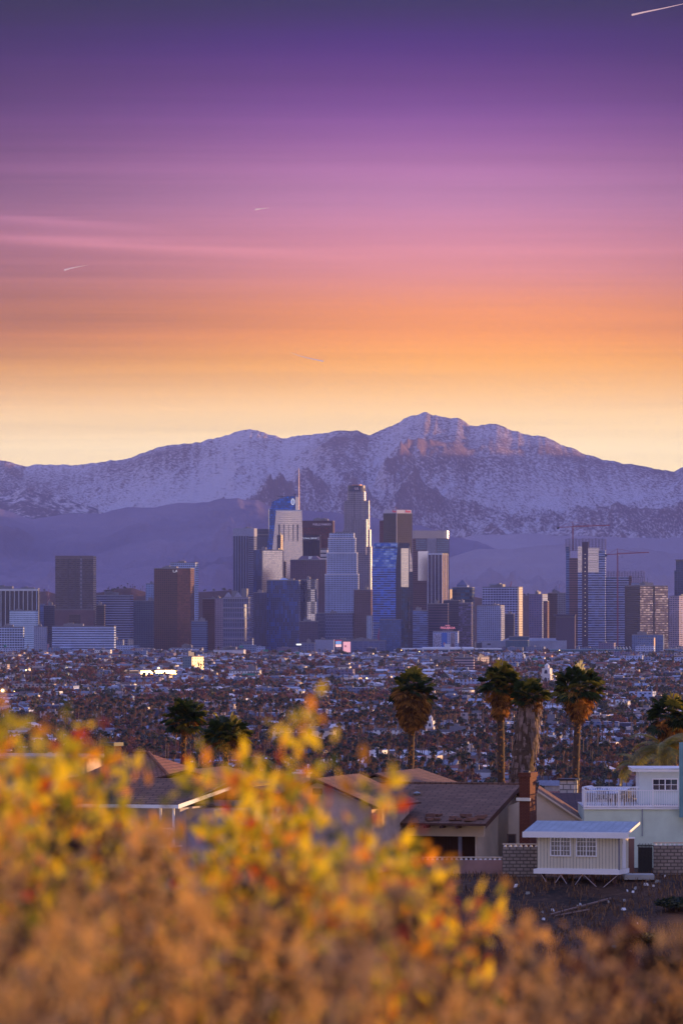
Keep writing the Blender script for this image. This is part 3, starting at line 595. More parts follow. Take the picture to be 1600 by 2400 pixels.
# its curved neighbour
o = root('hotel_tower', 'navy glass tower with curved right edge and cream mirrored panel', 'hotel tower', (P(945, HOR, y + 20).x, y + 20, 0), 0); XX = lambda u: px(u - 945, y + 20)
yy = y + 20
def cur(b):
    out_ = [(958.5, 1273), (961, 1283), (963.5, 1295), (966, 1310), (967.2, 1330), (967.2, 1345)]
    pts = [(XX(926), 0)] + [(XX(967.2), 0)] + [(XX(u), H(v, yy)) for u, v in reversed(out_)] + [(XX(935), H(1272.5, yy)), (XX(930), H(1290, yy)), (XX(927), H(1320, yy))]
    f = [(x, 0, z) for x, z in pts]; k = [(x, 38, z) for x, z in pts]; quadwall(b, f, navy); b.face(list(reversed(k)), navy)
    for i in range(len(f)):
        j = (i + 1) % len(f); b.face([f[j], f[i], k[i], k[j]], navy)
sub(o, 'facade', cur)
pan = fa('cream_panel', (.4, .38, .4), (.80, .74, .70), 30, 3.8, 1, .88, metal=.9, rough=.14, var=.1, glass2=(.7, .66, .66))
sub(o, 'mirror_panel', lambda b: b.box(XX(939.5), XX(957), -1.2, -.03, H(1376, yy), H(1285, yy), pan))
sub(o, 'lower_glass', lambda b: b.box(XX(940), XX(955), -1.0, -.03, 0, H(1377, yy), fa('deep_teal', (.05, .08, .15), (.015, .04, .08), 3, 4, .85, .85, metal=.7, var=2)))
sub(o, 'edge_panel', lambda b: quadwall(b, [(XX(959), -.6, H(1340, yy)), (XX(966.6), -.6, H(1340, yy)), (XX(965), -.6, H(1310, yy)), (XX(959), -.6, H(1279, yy))], fa('edge_panel', (.3, .28, .34), (.55, .5, .52), 30, 3.8, 1, .8, metal=.85, rough=.2, var=.2)))
sub(o, 'gold_strip', lambda b: b.prism([(XX(956), -.05), (XX(958), -2.6), (XX(960), -.05)], H(1480, yy), H(1400, yy), fa('brokengold', (.10, .09, .14), (.8, .7, .6), 60, 14, 1, .55, metal=.9, rough=.15, var=.1)))
tower('low translucent blue glass block at foot of blue tower', 889, 941, 1453, 9750, fa('pale_blue_glass', (.12, .18, .33), (.10, .17, .34), 3, 3.6, .8, .8, metal=.4, rough=.3, var=.4), um=938, th=8, roof=0)
o, L, Dp, h = tower('blue block with a faded red mural beside the blue glass block', 871, 908, 1461, 9800, fa('bluebands2', (.25, .33, .55), (.06, .1, .25), 60, 4, 1, .5, cell=(.1, 1), var=1), um=905, th=7, roof=0)
def blob(b):
    m_ = simple('mural_red', (.36, .10, .20), .8, var=.5, scale=.1); r = random.Random(3); pts = []
    for k in range(14):
        a = 2 * math.pi * k / 14; q = r.uniform(.75, 1.1); pts.append((-L * .45 + 4.6 * q * math.cos(a), -.2, h * .55 + 15 * q * math.sin(a)))
    b.face(pts, m_)
sub(o, 'mural', blob)
# concave cream topped tower
y = 10700; o = root('office_tower', 'tower with a smooth concave lilac crown catching the sun', 'office tower', (P(1010, HOR, y).x, y, 0), 0); XX = lambda u: px(u - 1010, y)
sm = simple('smooth_lilac', (.30, .29, .38), .28, .75, var=.05)
gr = fa('cream_windows', (.20, .17, .26), (.50, .46, .52), 3.7, 3.9, .6, .6, metal=.7, rough=.2, var=.3)
def face_c(u): return 3 + 10 * (1 - ((u - 1010) / 42) ** 2) * 0
def crownc(b):
    n = 14; pts = [(XX(967), 0), (XX(1036), 0)] + [(XX(1036) + 13 * math.sin(R(t)), 13 - 13 * math.cos(R(t))) for t in range(12, 91, 13)] + [(XX(1052), 34), (XX(967), 34)]
    b.prism(pts, H(1262, y), H(1243.5, y), sm, roofm)
sub(o, 'crown', crownc)
sub(o, 'core', lambda b: b.box(XX(1000), XX(1022), -.5, 30, 0, H(1262, y), simple('core_lilac', (.28, .28, .38), .5)))
redb = fa('red_bands', (.25, .12, .15), (.06, .03, .06), 60, 3.9, 1, .55, metal=.5)
sub(o, 'wing', lambda b: b.box(XX(967), XX(1000) - .02, 0, 34, 0, H(1262, y), redb, roofm)); sub(o, 'wing', lambda b: b.box(XX(1022) + .02, XX(1052), 0, 34, 0, H(1262, y), fa('rust_grid', (.26, .17, .2), (.06, .04, .08), 3.2, 3.9, .6, .55), roofm))
sub(o, 'window_field', lambda b: b.box(XX(974), XX(999), -.6, -.03, H(1290, y), H(1263, y), gr)); sub(o, 'window_field', lambda b: b.box(XX(1023), XX(1051), -.6, -.03, H(1296, y), H(1263, y), gr))
sub(o, 'glass_panel', lambda b: b.box(XX(979), XX(1003), -2.2, -.7, H(1361, y), H(1292, y), simple('bluemirror', (.42, .46, .68), .12, .95, var=.04)))
text_part('sign', 'Nadeau', o, front_M(XX(1015), -.4, H(1249, y)), 5, simple('sign_pale', (.62, .62, .76), .5, var=0), .4) if False else None
o, L, Dp, h = tower('tower of white fins over wine-red glass before the concave tower', 1003, 1050, 1299, 10300, fa('wine_fins', (.17, .12, .22), (.05, .03, .08), 5, 3.8, .8, .8, metal=.6), um=1036, th=26, side=fa('wine_side', (.32, .12, .16), (.10, .04, .08), 3, 3.8, .6, .7), roof=0)
def f2(b):
    for k in range(5): x = -L * k / 4.0; b.box(x - .5, x + .5, -.9, -.02, 0, h, simple('fin_pale', (.62, .64, .78), .6))
    for k in range(1, 4): yk = Dp * k / 3.4; b.box(.02, .9, yk - .4, yk + .4, 0, h, MATS['fin_pale'])
    b.box(-L - .6, .9, -1.0, -.03, h - 1, h + 2, MATS['fin_pale'])
sub(o, 'fins', f2)
o, L, Dp, h = tower('dark green glass tower crowned by a small pyramid', 1059, 1112, 1378, 10350, fa('green_glass', (.07, .10, .15), (.02, .05, .08), 4, 6, .85, .7, metal=.7, var=3, cell=(2, 1)), um=1106, th=12, roof=0)
sub(o, 'drum', lambda b: b.box(-L * .80, -L * .28, 6, 24, h, h + 5, fa('drum_pale', 'b9bed6', (.1, .12, .2), 2.2, 3, .5, .5)))
sub(o, 'pyramid_roof', lambda b: b.prism([(-L * .82, 5), (-L * .28, 5), (-L * .28, 25), (-L * .82, 25)], h + 5, h + 15, simple('pyramid_slate', (.12, .12, .22), .4, .4), poly1=[(-L * .56, 14), (-L * .54, 14), (-L * .54, 16), (-L * .56, 16)]))
tower('tiny gold-lit block between the finned tower and pyramid tower', 1050, 1061, 1382, 10400, simple('gold_stone', (.6, .42, .3), .5), um=1054, th=40, roof=0)
tower('dark purple block below the pyramid tower', 1038, 1078, 1408, 10100, fa('purple_dark', (.07, .05, .11), (.03, .03, .06), 60, 3.8, 1, .5), um=1076, th=8)
tower('wide purple-brown block with dim bands below finned tower', 1002, 1051, 1416, 9900, fa('purple_bands', (.15, .09, .15), (.06, .04, .08), 60, 4.6, 1, .5), um=1049, th=8)
tower('blue banded block with pale top left of purple-brown block', 967, 1003, 1432, 9800, fa('blue_bands3', (.24, .3, .5), (.05, .07, .16), 60, 3.6, 1, .55, cell=(.1, 1), var=2), um=1000, th=8, roof=1)
tower('dark gridded block with rust windows under the pyramid tower', 1074, 1108, 1414, 9950, fa('rust_win', (.14, .12, .2), (.06, .04, .08), 3.4, 3.4, .8, .6, var=4, cell=(1, 1)), um=1104, th=10)
# front dark towers
tower('dark blue glass apartment tower in front of cream mirrored tower', 625, 704, 1361, 10000, fa('dkb1', (.10, .16, .34), (.008, .03, .11), 3.6, 3.6, .7, .75, metal=.5, var=3, cell=(1, 2)), um=700, th=7, cat='apartment tower', name='apartment_tower')
o = root('dome_roof_canopy', 'pale blue shallow dome on roof of dark glass apartment tower', 'canopy', (P(668, HOR, 10015).x, 10015, H(1361, 10015))); 
sub(o, 'dome', lambda b: [b.prism(cpoly(0, 0, px(13, y) * math.cos(R(t)), 9 * math.cos(R(t)), 20), 5 * math.sin(R(t)) - .01, 5 * math.sin(R(t + 15)), simple('dome_blue', (.42, .52, .74), .5, var=.05), poly1=cpoly(0, 0, px(13, y) * math.cos(R(t + 15)), 9 * math.cos(R(t + 15)), 20)) for t in (0, 15, 30, 45, 60)])
sub(o, 'ring_beam', lambda b: b.prism(cpoly(0, 0, px(13.4, y), 9.4, 20), -.8, -.02, MATS['plant_' if False else 'roof_plant_metal']))
tower('very dark slim tower left of the glass apartment tower', 594, 640, 1390, 10050, fa('dkb2', (.09, .10, .22), (.025, .035, .09), 2.6, 3.4, .6, .7, metal=.7, var=2, cell=(1, 3)), um=637, th=8, cat='apartment tower', name='apartment_tower')
tower('dark tower with broken bright vertical slits', 700, 745, 1359, 10050, fa('slits', (.06, .07, .16), (.03, .04, .10), 3.6, 3.6, .85, .8, metal=.85, rough=.12, glass2=(.8, .8, .95), var=1, cell=(2, 6)), um=742, th=8, cat='apartment tower', name='apartment_tower')
tower('low maroon gridded block below the bright slit tower', 702, 746, 1457, 9800, fa('lowmaroon', (.17, .12, .22), (.05, .035, .09), 2.4, 3.2, .6, .6), um=743, th=8)

# --- right group
o, L, Dp, h = tower('white gridded tower with a sunlit right wall', 1130, 1225, 1377, 10200, fa('wgrid2', (.62, .60, .74), (.10, .07, .16), 5.2, 4.4, .74, .62, metal=.5), um=1211, th=22, side=fa('wgrid2_sunlit', (.78, .70, .62), (.3, .2, .2), 6, 4.4, .4, .5, metal=.4), roof=2)  # right wall's copy is warmer and lighter, sunlight put into its colour
sub(o, 'penthouse', lambda b: b.box(-L * .85, -L * .55, 8, 20, h + 1.4, h + 7, MATS['lilac_band'])); sub(o, 'antenna', lambda b: b.tube((-L * .25, 10, h), (-L * .22, 10, h + 11), .8, redm, 5, .4))
tower('pale apartment tower before the white gridded tower', 1117, 1183, 1420, 9850, fa('palegrid', (.42, .42, .52), (.10, .12, .24), 3.4, 3.3, .55, .62, metal=.5, var=.8), um=1172, th=14, cat='apartment tower', name='apartment_tower')
tower('dark slab right of pale apartment tower', 1181, 1206, 1440, 9900, fa('navy_grid', 0, 0), um=1203, th=9)
tower('pinkish gridded tower standing alone before brown hill', 1239, 1287, 1394, 10400, fa('pinkgrid2', (.42, .30, .42), (.20, .16, .28), 5, 4.0, .6, .5, metal=.4), um=1270, th=28, side=fa('pgs', (.44, .46, .6), (.12, .14, .26), 60, 4, 1, .5))
tower('dark brown tower with greyer right half left of tall unfinished tower', 1283, 1326, 1391, 10200, fa('brown_half', (.10, .06, .09), (.04, .03, .06), 3.2, 3.6, .6, .6), um=1305, th=40, side=fa('grey_half', (.28, .28, .38), (.07, .08, .15), 5, 3.6, .6, .7), roof=2)
tower('small rust-lit block beside the dark brown tower', 1272, 1286, 1410, 10150, fa('rustlit', (.35, .16, .14), (.10, .05, .08), 4, 3.6, .6, .5, var=2), um=1282, th=20, roof=0)
# tall unfinished tower
y = 10100
scaf = simple('scaffold', (.16, .12, .18), .6)
def unfinished(o, x0, x1, z0, z1, dp, nf, nc):
    def fr(b):
        for k in range(nf + 1):
            z = z0 + (z1 - z0) * k / nf; b.box(x0, x1, 0, dp, z - .45, z, scaf)
        for k in range(nc + 1):
            x = x0 + (x1 - x0) * k / nc
            for yy_ in (.4, dp - .4): b.box(x - .3, x + .3, yy_ - .3, yy_ + .3, z0, z1 + (1.5 if k % 2 else 0), scaf)
    sub(o, 'open_frame', fr)
o = root('unfinished_tower', 'tallest unfinished tower with open frame top and red crane', 'construction', (P(1417, HOR, y).x, y, 0), -R(5)); XX = lambda u: px(u - 1417, y)
hb = H(1285, y)
uf1 = fa('uf_white', (.50, .52, .66), (.07, .08, .16), 30, 4.2, 1, .6, metal=.5, var=1.5, cell=(.2, 1)); uf2 = fa('uf_panel', (.32, .30, .36), (.66, .64, .72), 60, 4.2, 1, .86, metal=.85, rough=.2, var=.1, glass2=(.52, .5, .6))
uf3 = fa('uf_brown', (.24, .12, .17), (.07, .04, .08), 60, 4.2, 1, .5); uf4 = fa('uf_blue', (.14, .24, .48), (.06, .10, .24), 60, 4.2, 1, .5)
for nm, a, c, yo, vt_, mt in (('blue_bay', 1325, 1333, 1, 1282, uf4), ('brown_bay', 1333, 1353, 0, 1308, uf3), ('panel_bay', 1353, 1363, -.8, 1281, uf2), ('core_shaft', 1363, 1377, -2, 1270, simple('core_dark', (.05, .03, .07), .7)), ('panel_bay', 1377, 1402, -.8, 1284, uf2), ('floor_bay', 1402, 1417, 0, 1290, uf1)):
    sub(o, nm, lambda b: b.box(XX(a) + .02, XX(c) - .02, yo, 36, 0, H(vt_, y), mt))
for a, c in ((1353, 1363), (1377, 1402), (1333, 1353)): sub(o, 'floor_bay', lambda b: b.box(XX(a) + .1, XX(c) - .1, -1.5, -.85 if a != 1333 else -.1, 0, H(1342, y), uf1 if a != 1333 else uf3))
sub(o, 'beacon_row', lambda b: [b.box(XX(1369.7), XX(1370.7), -2.25, -2.02, H(1300 + k * 10, y), H(1298.6 + k * 10, y), simple('lamp_warm', (1, .85, .7), .5, emit=1.2, var=0)) for k in range(20)])
unfinished(o, XX(1324.5), XX(1417), H(1290, y), H(1263, y), 36, 6, 12)
def crane(label, um, v_ap, v_base, uj0, uj1, vj0, vj1, y):
    o = root('tower_crane', label, 'crane', (P(um, HOR, y).x, y, 0)); XX = lambda u: px(u - um, y); zt = H(v_ap, y); zb = H(v_base, y); zj = H(vj0 + (vj1 - vj0) * (um - uj0) / (uj1 - uj0), y); q = .8
    def mast(b):
        for sx in (-q, q):
            for sy in (-q, q): b.box(sx - .45, sx + .45, sy - .45, sy + .45, zb, zj + 1, redm)
        n = int((zj - zb) / 3)
        for k in range(n):
            z = zb + k * 3; s = 1 if k % 2 else -1; b.tube((-q * s, -q, z), (q * s, -q, z + 3), .2, redm, 4); b.tube((-q, -q, z), (q, -q, z), .2, redm, 4)
    sub(o, 'mast', mast); sub(o, 'cab', lambda b: b.box(.9, 3.2, -1.6, .8, zj - 3, zj - .4, simple('cab_white', (.6, .5, .55), .5)))
    sub(o, 'apex', lambda b: b.tube((0, 0, zj), (0, 0, zt), 1.1, redm, 4, .5))
    def jib(b):
        a = Vector((0, 0, zj)); e = Vector((XX(uj1), 0, H(vj1, y))); L_ = (e - a).length; n = int(L_ / 2.5)
        b.tube(a, e, .75, redm, 4); b.tube(a + Vector((0, 0, 1.8)), e + Vector((0, 0, .6)), .4, redm, 4)
        for k in range(n): b.tube(a.lerp(e, k / n), a.lerp(e, (k + .5) / n) + Vector((0, 0, 1.5)), .26, redm, 3); b.tube(a.lerp(e, (k + 1) / n), a.lerp(e, (k + .5) / n) + Vector((0, 0, 1.5)), .26, redm, 3)
        b.tube(a.lerp(e, .14) - Vector((0, 0, .3)), a.lerp(e, .14) - Vector((0, 0, 5)), .12, darkm, 3); b.box(XX(um) + L_ * .14 - .6, XX(um) + L_ * .14 + .6, -.5, .5, a.lerp(e, .14).z - 6.5, a.lerp(e, .14).z - 5, darkm)
    sub(o, 'jib', jib)
    c = Vector((XX(uj0), 0, H(vj0, y))); sub(o, 'counter_jib', lambda b: (b.tube((0, 0, zj), c, .95, redm, 4), b.box(c.x - .5, c.x + 3.5, -.8, .8, c.z - 3.2, c.z + .8, darkm)))
    top = Vector((0, 0, zt)); e = Vector((XX(uj1), 0, H(vj1, y))); mid = Vector((0, 0, zj)).lerp(e, .42)
    sub(o, 'tie_rods', lambda b: (b.tube(top, c + Vector((2, 0, 0)), .26, redm, 3), b.tube(top, mid + Vector((0, 0, 3.5)), .26, redm, 3), b.tube(mid + Vector((0, 0, 3.5)), mid, .26, redm, 3), b.tube(mid + Vector((0, 0, 3.5)), Vector((0, 0, zj)).lerp(e, .8) + Vector((0, 0, .8)), .26, redm, 3)))
crane('red tower crane on top of the tallest unfinished tower', 1341.5, 1223, 1290, 1305, 1428, 1236, 1231.5, 10112)
crane('red tower crane rising before the lower unfinished tower', 1446, 1286, 1515, 1417, 1520, 1300, 1295, 10020)
y = 10150; o = root('unfinished_tower', 'lower unfinished tower of white floors beside the tallest one', 'construction', (P(1507, HOR, y).x, y, 0), -R(5)); XX = lambda u: px(u - 1507, y)
sub(o, 'floor_bay', lambda b: b.box(XX(1405), XX(1472), 0, 36, 0, H(1352, y), uf1)); sub(o, 'floor_bay', lambda b: b.box(XX(1472) + .02, XX(1478), 1, 36, 0, H(1350, y), uf3)); sub(o, 'floor_bay', lambda b: b.box(XX(1478) + .02, XX(1507), 0, 36, 0, H(1366, y), uf1))
unfinished(o, XX(1404), XX(1507), H(1353, y), H(1340, y), 36, 3, 16); unfinished(o, XX(1478.2), XX(1508), H(1366, y), H(1352.6, y), 34, 3, 6)
br1 = fa('br_dark', (.08, .05, .08), (.03, .02, .04), 2.6, 3.6, .6, .6)
br2 = fa('br_mir', (.15, .10, .12), (.16, .12, .14), 4.2, 3.9, .92, .6, metal=.85, rough=.15, var=1, glass2=(.62, .52, .52), cell=(1, 1))
o, L, Dp, h = tower('brown mirrored tower right of the lower unfinished tower', 1466, 1566, 1374, 9850, br1, um=1499, th=62, side=br2, roof=1)
sub(o, 'vertical_slot', lambda b: b.box(.03, .5, Dp * .46, Dp * .53, 0, h, darkm)); 
o, L, Dp, h = tower('tall dark blue tower cut by the right edge', 1583, 1640, 1315, 10300, fa('edge_blue', (.10, .16, .32), (.03, .05, .13), 3, 4, .7, .8, metal=.6), um=1634, th=8, roof=0)
sub(o, 'helipad', lambda b: b.box(-L - 1.5, -L + 18, -2, 14, h + 1.5, h + 2.6, darkm)); sub(o, 'lower_wing', lambda b: b.box(-L - 3, -L - .05, 4, 20, 0, H(1337, 10300), MATS['edge_blue']))
tower('pink-white lit apartment tower at the right edge', 1568, 1640, 1398, 9950, fa('pinkwhite', (.62, .50, .58), (.10, .12, .26), 4, 3.4, .6, .6, var=1.5), um=1590, th=45, cat='apartment tower', name='apartment_tower')
o, L, Dp, h = tower('windowless dark box with overhanging lid before the unfinished towers', 1302, 1348, 1447, 9700, simple('dark_box', (.07, .05, .10), .7), um=1346, th=7, roof=0, cat='building', name='windowless_block', pname='wall')
sub(o, 'lid', lambda b: b.box(-L - 4, 1, -1.5, Dp, h + 1.45, h + 5, simple('dark_lid', (.05, .04, .09), .7)))

# --- arena, halls, billboards
o = root('arena', 'long grey arena with sloping windowless wall', 'arena', (P(1230, HOR, 9700).x, 9700, 0)); XX = lambda u: px(u - 1230, 9700)
sub(o, 'wall', lambda b: b.prism([(XX(1129), 0), (XX(1327), 0), (XX(1327), 60), (XX(1129), 60)], 0, 10, simple('arena_grey', (.30, .32, .44), .6, scale=.03), roofm, ztop=[H(1504, 9700), H(1501, 9700), H(1500, 9700), H(1503, 9700)]))
sub(o, 'raised_roof', lambda b: b.prism([(XX(1170), 2), (XX(1322), 2), (XX(1310), 50), (XX(1180), 50)], H(1504, 9700), H(1496, 9700), MATS['arena_grey'], poly1=[(XX(1188), 6), (XX(1316), 6), (XX(1305), 46), (XX(1190), 46)]))
sub(o, 'door_opening', lambda b: b.box(XX(1141), XX(1149), -.2, -.03, H(1512, 9700), H(1508, 9700), darkm))
tower('teal glass pavilion projecting before the grey arena', 1184, 1240, 1502, 9600, fa('teal_pav', (.05, .16, .24), (.03, .12, .20), 3, 3, .8, .8, metal=.5, var=.3), um=1236, th=8, roof=0, cat='pavilion', name='glass_pavilion')
tower('upper teal glass box above the pavilion', 1192, 1240, 1493, 9660, fa('teal_pav', 0, 0), um=1238, th=6, roof=0, cat='pavilion', name='glass_pavilion')
o = root('exhibition_hall', 'long low exhibition hall with teal strip and white pillars', 'exhibition hall', (P(1050, HOR, 9520).x, 9520, 0)); XX = lambda u: px(u - 1050, 9520)
sub(o, 'wall', lambda b: b.box(XX(918), XX(1190), 0, 50, 0, H(1532, 9520), simple('hall_white', (.72, .76, .84), .6, var=.1)))
sub(o, 'glass_band', lambda b: b.box(XX(922), XX(1180), 1, 49, H(1532, 9520), H(1522.5, 9520), fa('hall_teal', (.03, .12, .18), (.02, .11, .17), 8, 30, .9, 1, metal=.3, rough=.3, var=.2)))
for u in (923, 945, 967, 989, 1017, 1050, 1085, 1120): sub(o, 'pillar', lambda b: b.box(XX(u), XX(u + 3.4), .2, 1 - .02, H(1533, 9520), H(1521.8, 9520), whitep))
sub(o, 'roof', lambda b: (b.box(XX(940), XX(1175), 2, 48, H(1522.4, 9520), H(1519.5, 9520), simple('hall_roof', (.80, .82, .88), .5, var=.05)), b.box(XX(990), XX(1110), 10, 44, H(1519.4, 9520), H(1517, 9520), MATS['hall_roof']), b.box(XX(1041), XX(1054), 5, 12, H(1519.4, 9520), H(1509, 9520), whitep)))
o = root('exhibition_hall', 'very long teal exhibition hall stretching to the right edge', 'exhibition hall', (P(1440, HOR, 9500).x, 9500, 0)); XX = lambda u: px(u - 1440, 9500)
sub(o, 'wall', lambda b: b.box(XX(1248), XX(1640), 0, 60, 0, H(1523, 9500), simple('hall_tealwall', (.03, .13, .19), .5, var=.12)))
sub(o, 'end_pillar', lambda b: b.box(XX(1245), XX(1248) - .02, -1, 8, 0, H(1521.5, 9500), whitep))
sub(o, 'roof_edge', lambda b: b.box(XX(1247), XX(1640), -.8, -.02, H(1523, 9500) - .2, H(1521.5, 9500), simple('edge_teal', (.25, .42, .55), .5)))
text_part('sign', 'LOS ANGELES CONVENTION CENTER', o, front_M(XX(1252), -.3, H(1527, 9500)), 3.0, simple('sign_grey', (.45, .55, .65), .5, var=0), .3, 'LEFT')
for k, (u, c) in enumerate(((1442, 0), (1449, 1), (1456, 1), (1463, 0), (1470, 0), (1478, 0))):
    o = root('rooftop_sail', ('white slanted rooftop skylight on long teal hall, %s from left' if not c else 'yellowish slanted rooftop skylight on long teal hall, %s from left') % ('first', 'second', 'third', 'fourth', 'fifth', 'sixth')[k], 'skylight', (P(u, HOR, 9510).x, 9510, H(1521.5, 9510)), 0, 'slanted skylights on the teal hall')
    sub(o, 'panel', lambda b: b.prism(rect(-2.2, .6, 0, 4), 0, 4.6, simple('sail_white' if not c else 'sail_yellow', (.85, .85, .85) if not c else (.75, .7, .35), .5), poly1=rect(-3.2, -2.4, 0, 4))); sub(o, 'base', lambda b: b.box(-2.6, .9, -.3, 4.3, -.4, -.02, plantm))
tower('grey-blue twin office low in front of brown mirrored tower', 1480, 1557, 1489, 9400, fa('twin_blue', (.26, .33, .48), (.12, .17, .30), 3, 3.4, .7, .55, metal=.4), um=1553, th=7, roof=1)
tower('smaller glass wing before the grey-blue twin office', 1494, 1535, 1496, 9350, fa('twin_blue', 0, 0), um=1531, th=14, side=simple('gold_stone', 0), roof=0)
o, L, Dp, h = tower('low flat white warehouse at right edge before the teal hall', 1536, 1640, 1539, 9000, fa('warehouse', (.62, .60, .70), (.25, .25, .4), 7, 8, .5, .2), um=1636, th=5, roof=2, cat='warehouse', name='warehouse', pname='wall')
# mural hotel
o, L, Dp, h = tower('white hotel covered in painted murals with rooftop sign', 1014, 1075, 1481, 9650, fa('hotel_white', (.55, .56, .70), (.12, .12, .24), 3.2, 3.6, .5, .5), um=1072, th=7, roof=0, cat='hotel', name='hotel')
sub(o, 'mural', lambda b: b.box(-L + 15, -L + 24, -.4, -.03, h * .05, h * .96, simple('mural_blue', (.03, .16, .62), .6, var=.05))); 
sub(o, 'mural', lambda b: (b.prism([(x_, z_) for x_, z_ in cpoly(0, 0, 1, 1, 8)], 0, .01, darkm) if False else b.box(-L + 30, -L + 38, -.4, -.03, h * .1, h * .96, simple('mural_tan', (.28, .24, .30), .7, var=.6, scale=.25))))
def oval(b, cx, cz, rx, rz, m, yy): b.face([(cx + rx * math.cos(a), yy, cz + rz * math.sin(a)) for a in (2 * math.pi * k / 16 for k in range(16))], m)
skinm = simple('mural_skin', (.55, .22, .22), .7); sub(o, 'mural_figure', lambda b: (oval(b, -L + 19.5, h * .42, 1.8, 3, skinm, -.5), b.face([(-L + 16.5, -.5, h * .06), (-L + 22.5, -.5, h * .06), (-L + 21.6, -.5, h * .27), (-L + 17.4, -.5, h * .27)], skinm)))
sub(o, 'mural_figure', lambda b: oval(b, -L + 34, h * .35, 2.4, 4, simple('mural_sepia', (.14, .09, .12), .8), -.5))
sub(o, 'mural', lambda b: b.box(-L + 1, -L + 13, -.4, -.03, h * .05, h * .9, simple('mural_speck', (.34, .34, .48), .7, var=.9, scale=.5)))
sub(o, 'sign_frame', lambda b: (b.box(-L * .62, -L * .2, 4, 4.5, h + 1.4, h + 3.6, scaf), [b.box(x, x + .4, 4, 4.4, h, h + 6, scaf) for x in (-L * .6, -L * .41, -L * .22)]))
text_part('sign', 'FIGUEROA', o, front_M(-L * .41, 3.5, h + 6.6), 5.2, simple('sign_red', (.85, .25, .35), .5, emit=.5, var=0), .4); text_part('sign', 'HOTEL', o, front_M(-L * .41, 3.5, h + 10.6), 2.6, MATS['sign_red'], .4)
def billboard(label, u0, u1, v0, v1, y, m, art=None):
    o = root('billboard', label, 'billboard', (P((u0 + u1) / 2, HOR, y).x, y, 0)); w = px(u1 - u0, y) / 2; z0, z1 = H(v1, y), H(v0, y)
    sub(o, 'panel', lambda b: b.box(-w, w, 0, 1.2, z0, z1, m)); sub(o, 'post', lambda b: b.box(-.9, .9, .2, 1, 0, z0 - .02, darkm)); sub(o, 'frame', lambda b: (b.box(-w - .5, w + .5, -.2, 1.4, z1 + .01, z1 + .7, darkm), b.box(-w - .5, w + .5, -.4, 1.5, z0 - 1, z0 - .01, darkm)))
    if art: art(o, w, z0, z1)
def art1(o, w, z0, z1):
    sub(o, 'screen', lambda b: b.box(-w * .85, w * .85, -.2, -.03, z0 + (z1 - z0) * .3, z0 + (z1 - z0) * .55, simple('lit_peach', (.95, .55, .5), .5, emit=.8, var=.3, scale=.4)))
    sub(o, 'screen', lambda b: b.box(-w * .85, w * .85, -.2, -.03, z0 + (z1 - z0) * .58, z0 + (z1 - z0) * .88, simple('lit_blue', (.2, .38, .7), .5, emit=.5, var=.2, scale=.4)))
    sub(o, 'text_rows', lambda b: [b.box(-w * .7, w * .7, -.2, -.03, z0 + 1 + k * 1.5, z0 + 1.7 + k * 1.5, simple('row_white', (.6, .6, .7), .5)) for k in range(3)])
    sub(o, 'header', lambda b: b.box(-w, w, -.3, -.02, z1 - 1.6, z1, simple('header_red', (.6, .06, .14), .5, emit=.2)))
def art2(o, w, z0, z1):
    sub(o, 'symbol', lambda b: (b.box(-w * .6, -w * .15, -.2, -.03, z0 + (z1 - z0) * .5, z0 + (z1 - z0) * .66, simple('sym_red', (.7, .1, .16), .5)), b.box(-w * .5, -w * .25, -.3, -.21, z0 + (z1 - z0) * .55, z0 + (z1 - z0) * .61, whitep)))
billboard('dark two-picture billboard with a red header', 785, 801, 1500, 1523, 9400, simple('bb_dark', (.05, .05, .1), .5), art1)
billboard('glowing pink billboard right of the two-picture billboard', 804, 821, 1504, 1529, 9380, simple('lit_pink', (.95, .42, .45), .5, emit=.62, var=.06), art2)
tower('low blue-grey retail block behind the billboards', 738, 905, 1503, 9600, fa('retail', (.20, .23, .38), (.08, .11, .24), 9, 3.4, .8, .4, metal=.3), um=902, th=4, roof=3, cat='shopping block', name='shopping_block')
tower('pale low hall with bright white strip left of the billboards', 738, 784, 1500, 9550, simple('hall_pale', (.34, .36, .52), .6), um=782, th=5, roof=1, cat='building', name='low_hall', pname='wall')
tower('grey block with a small bright sign on its roof', 704, 740, 1508, 9500, fa('greyblk', (.24, .25, .38), (.1, .1, .2), 6, 4, .5, .4), um=737, th=6, roof=1, cat='building', name='low_hall', pname='wall')
o = root('illuminated_sign', 'small bright white lit sign on the grey block', 'sign', (P(700, HOR, 9420).x, 9420, 0)); sub(o, 'panel', lambda b: b.box(-4, 4, 0, 1, H(1512, 9420), H(1509, 9420), simple('sign_glow', (.95, .95, .85), .5, emit=1.3, var=0))); sub(o, 'post', lambda b: b.box(-.5, .5, .1, .9, 0, H(1512, 9420) - .02, darkm))
# radio mast
def mast(label, u, vt, y, w):
    o = root('radio_mast', label, 'mast', (P(u, HOR, y).x, y, 40)); z1 = H(vt, y) - 40
    def f(b):
        for s in ((-1, -1), (1, -1), (1, 1), (-1, 1)): b.tube((s[0] * w, s[1] * w, 0), (0, 0, z1), .35, redm, 4, .2)
        for k in range(10): t0, t1 = k / 10, (k + 1) / 10; b.tube((-w * (1 - t0), -w * (1 - t0), z1 * t0), (w * (1 - t1), -w * (1 - t1), z1 * t1), .25, redm if k % 2 else whitep, 4)
    sub(o, 'lattice', f); sub(o, 'antenna', lambda b: b.tube((0, 0, z1), (0, 0, z1 + 8), .2, whitep, 4))
mast('red lattice radio mast between black finned block and brown tower', 115, 1380, 11500, 6)
mast('faint radio mast on the horizon left of the unfinished tower', 1310, 1368, 12300, 3)
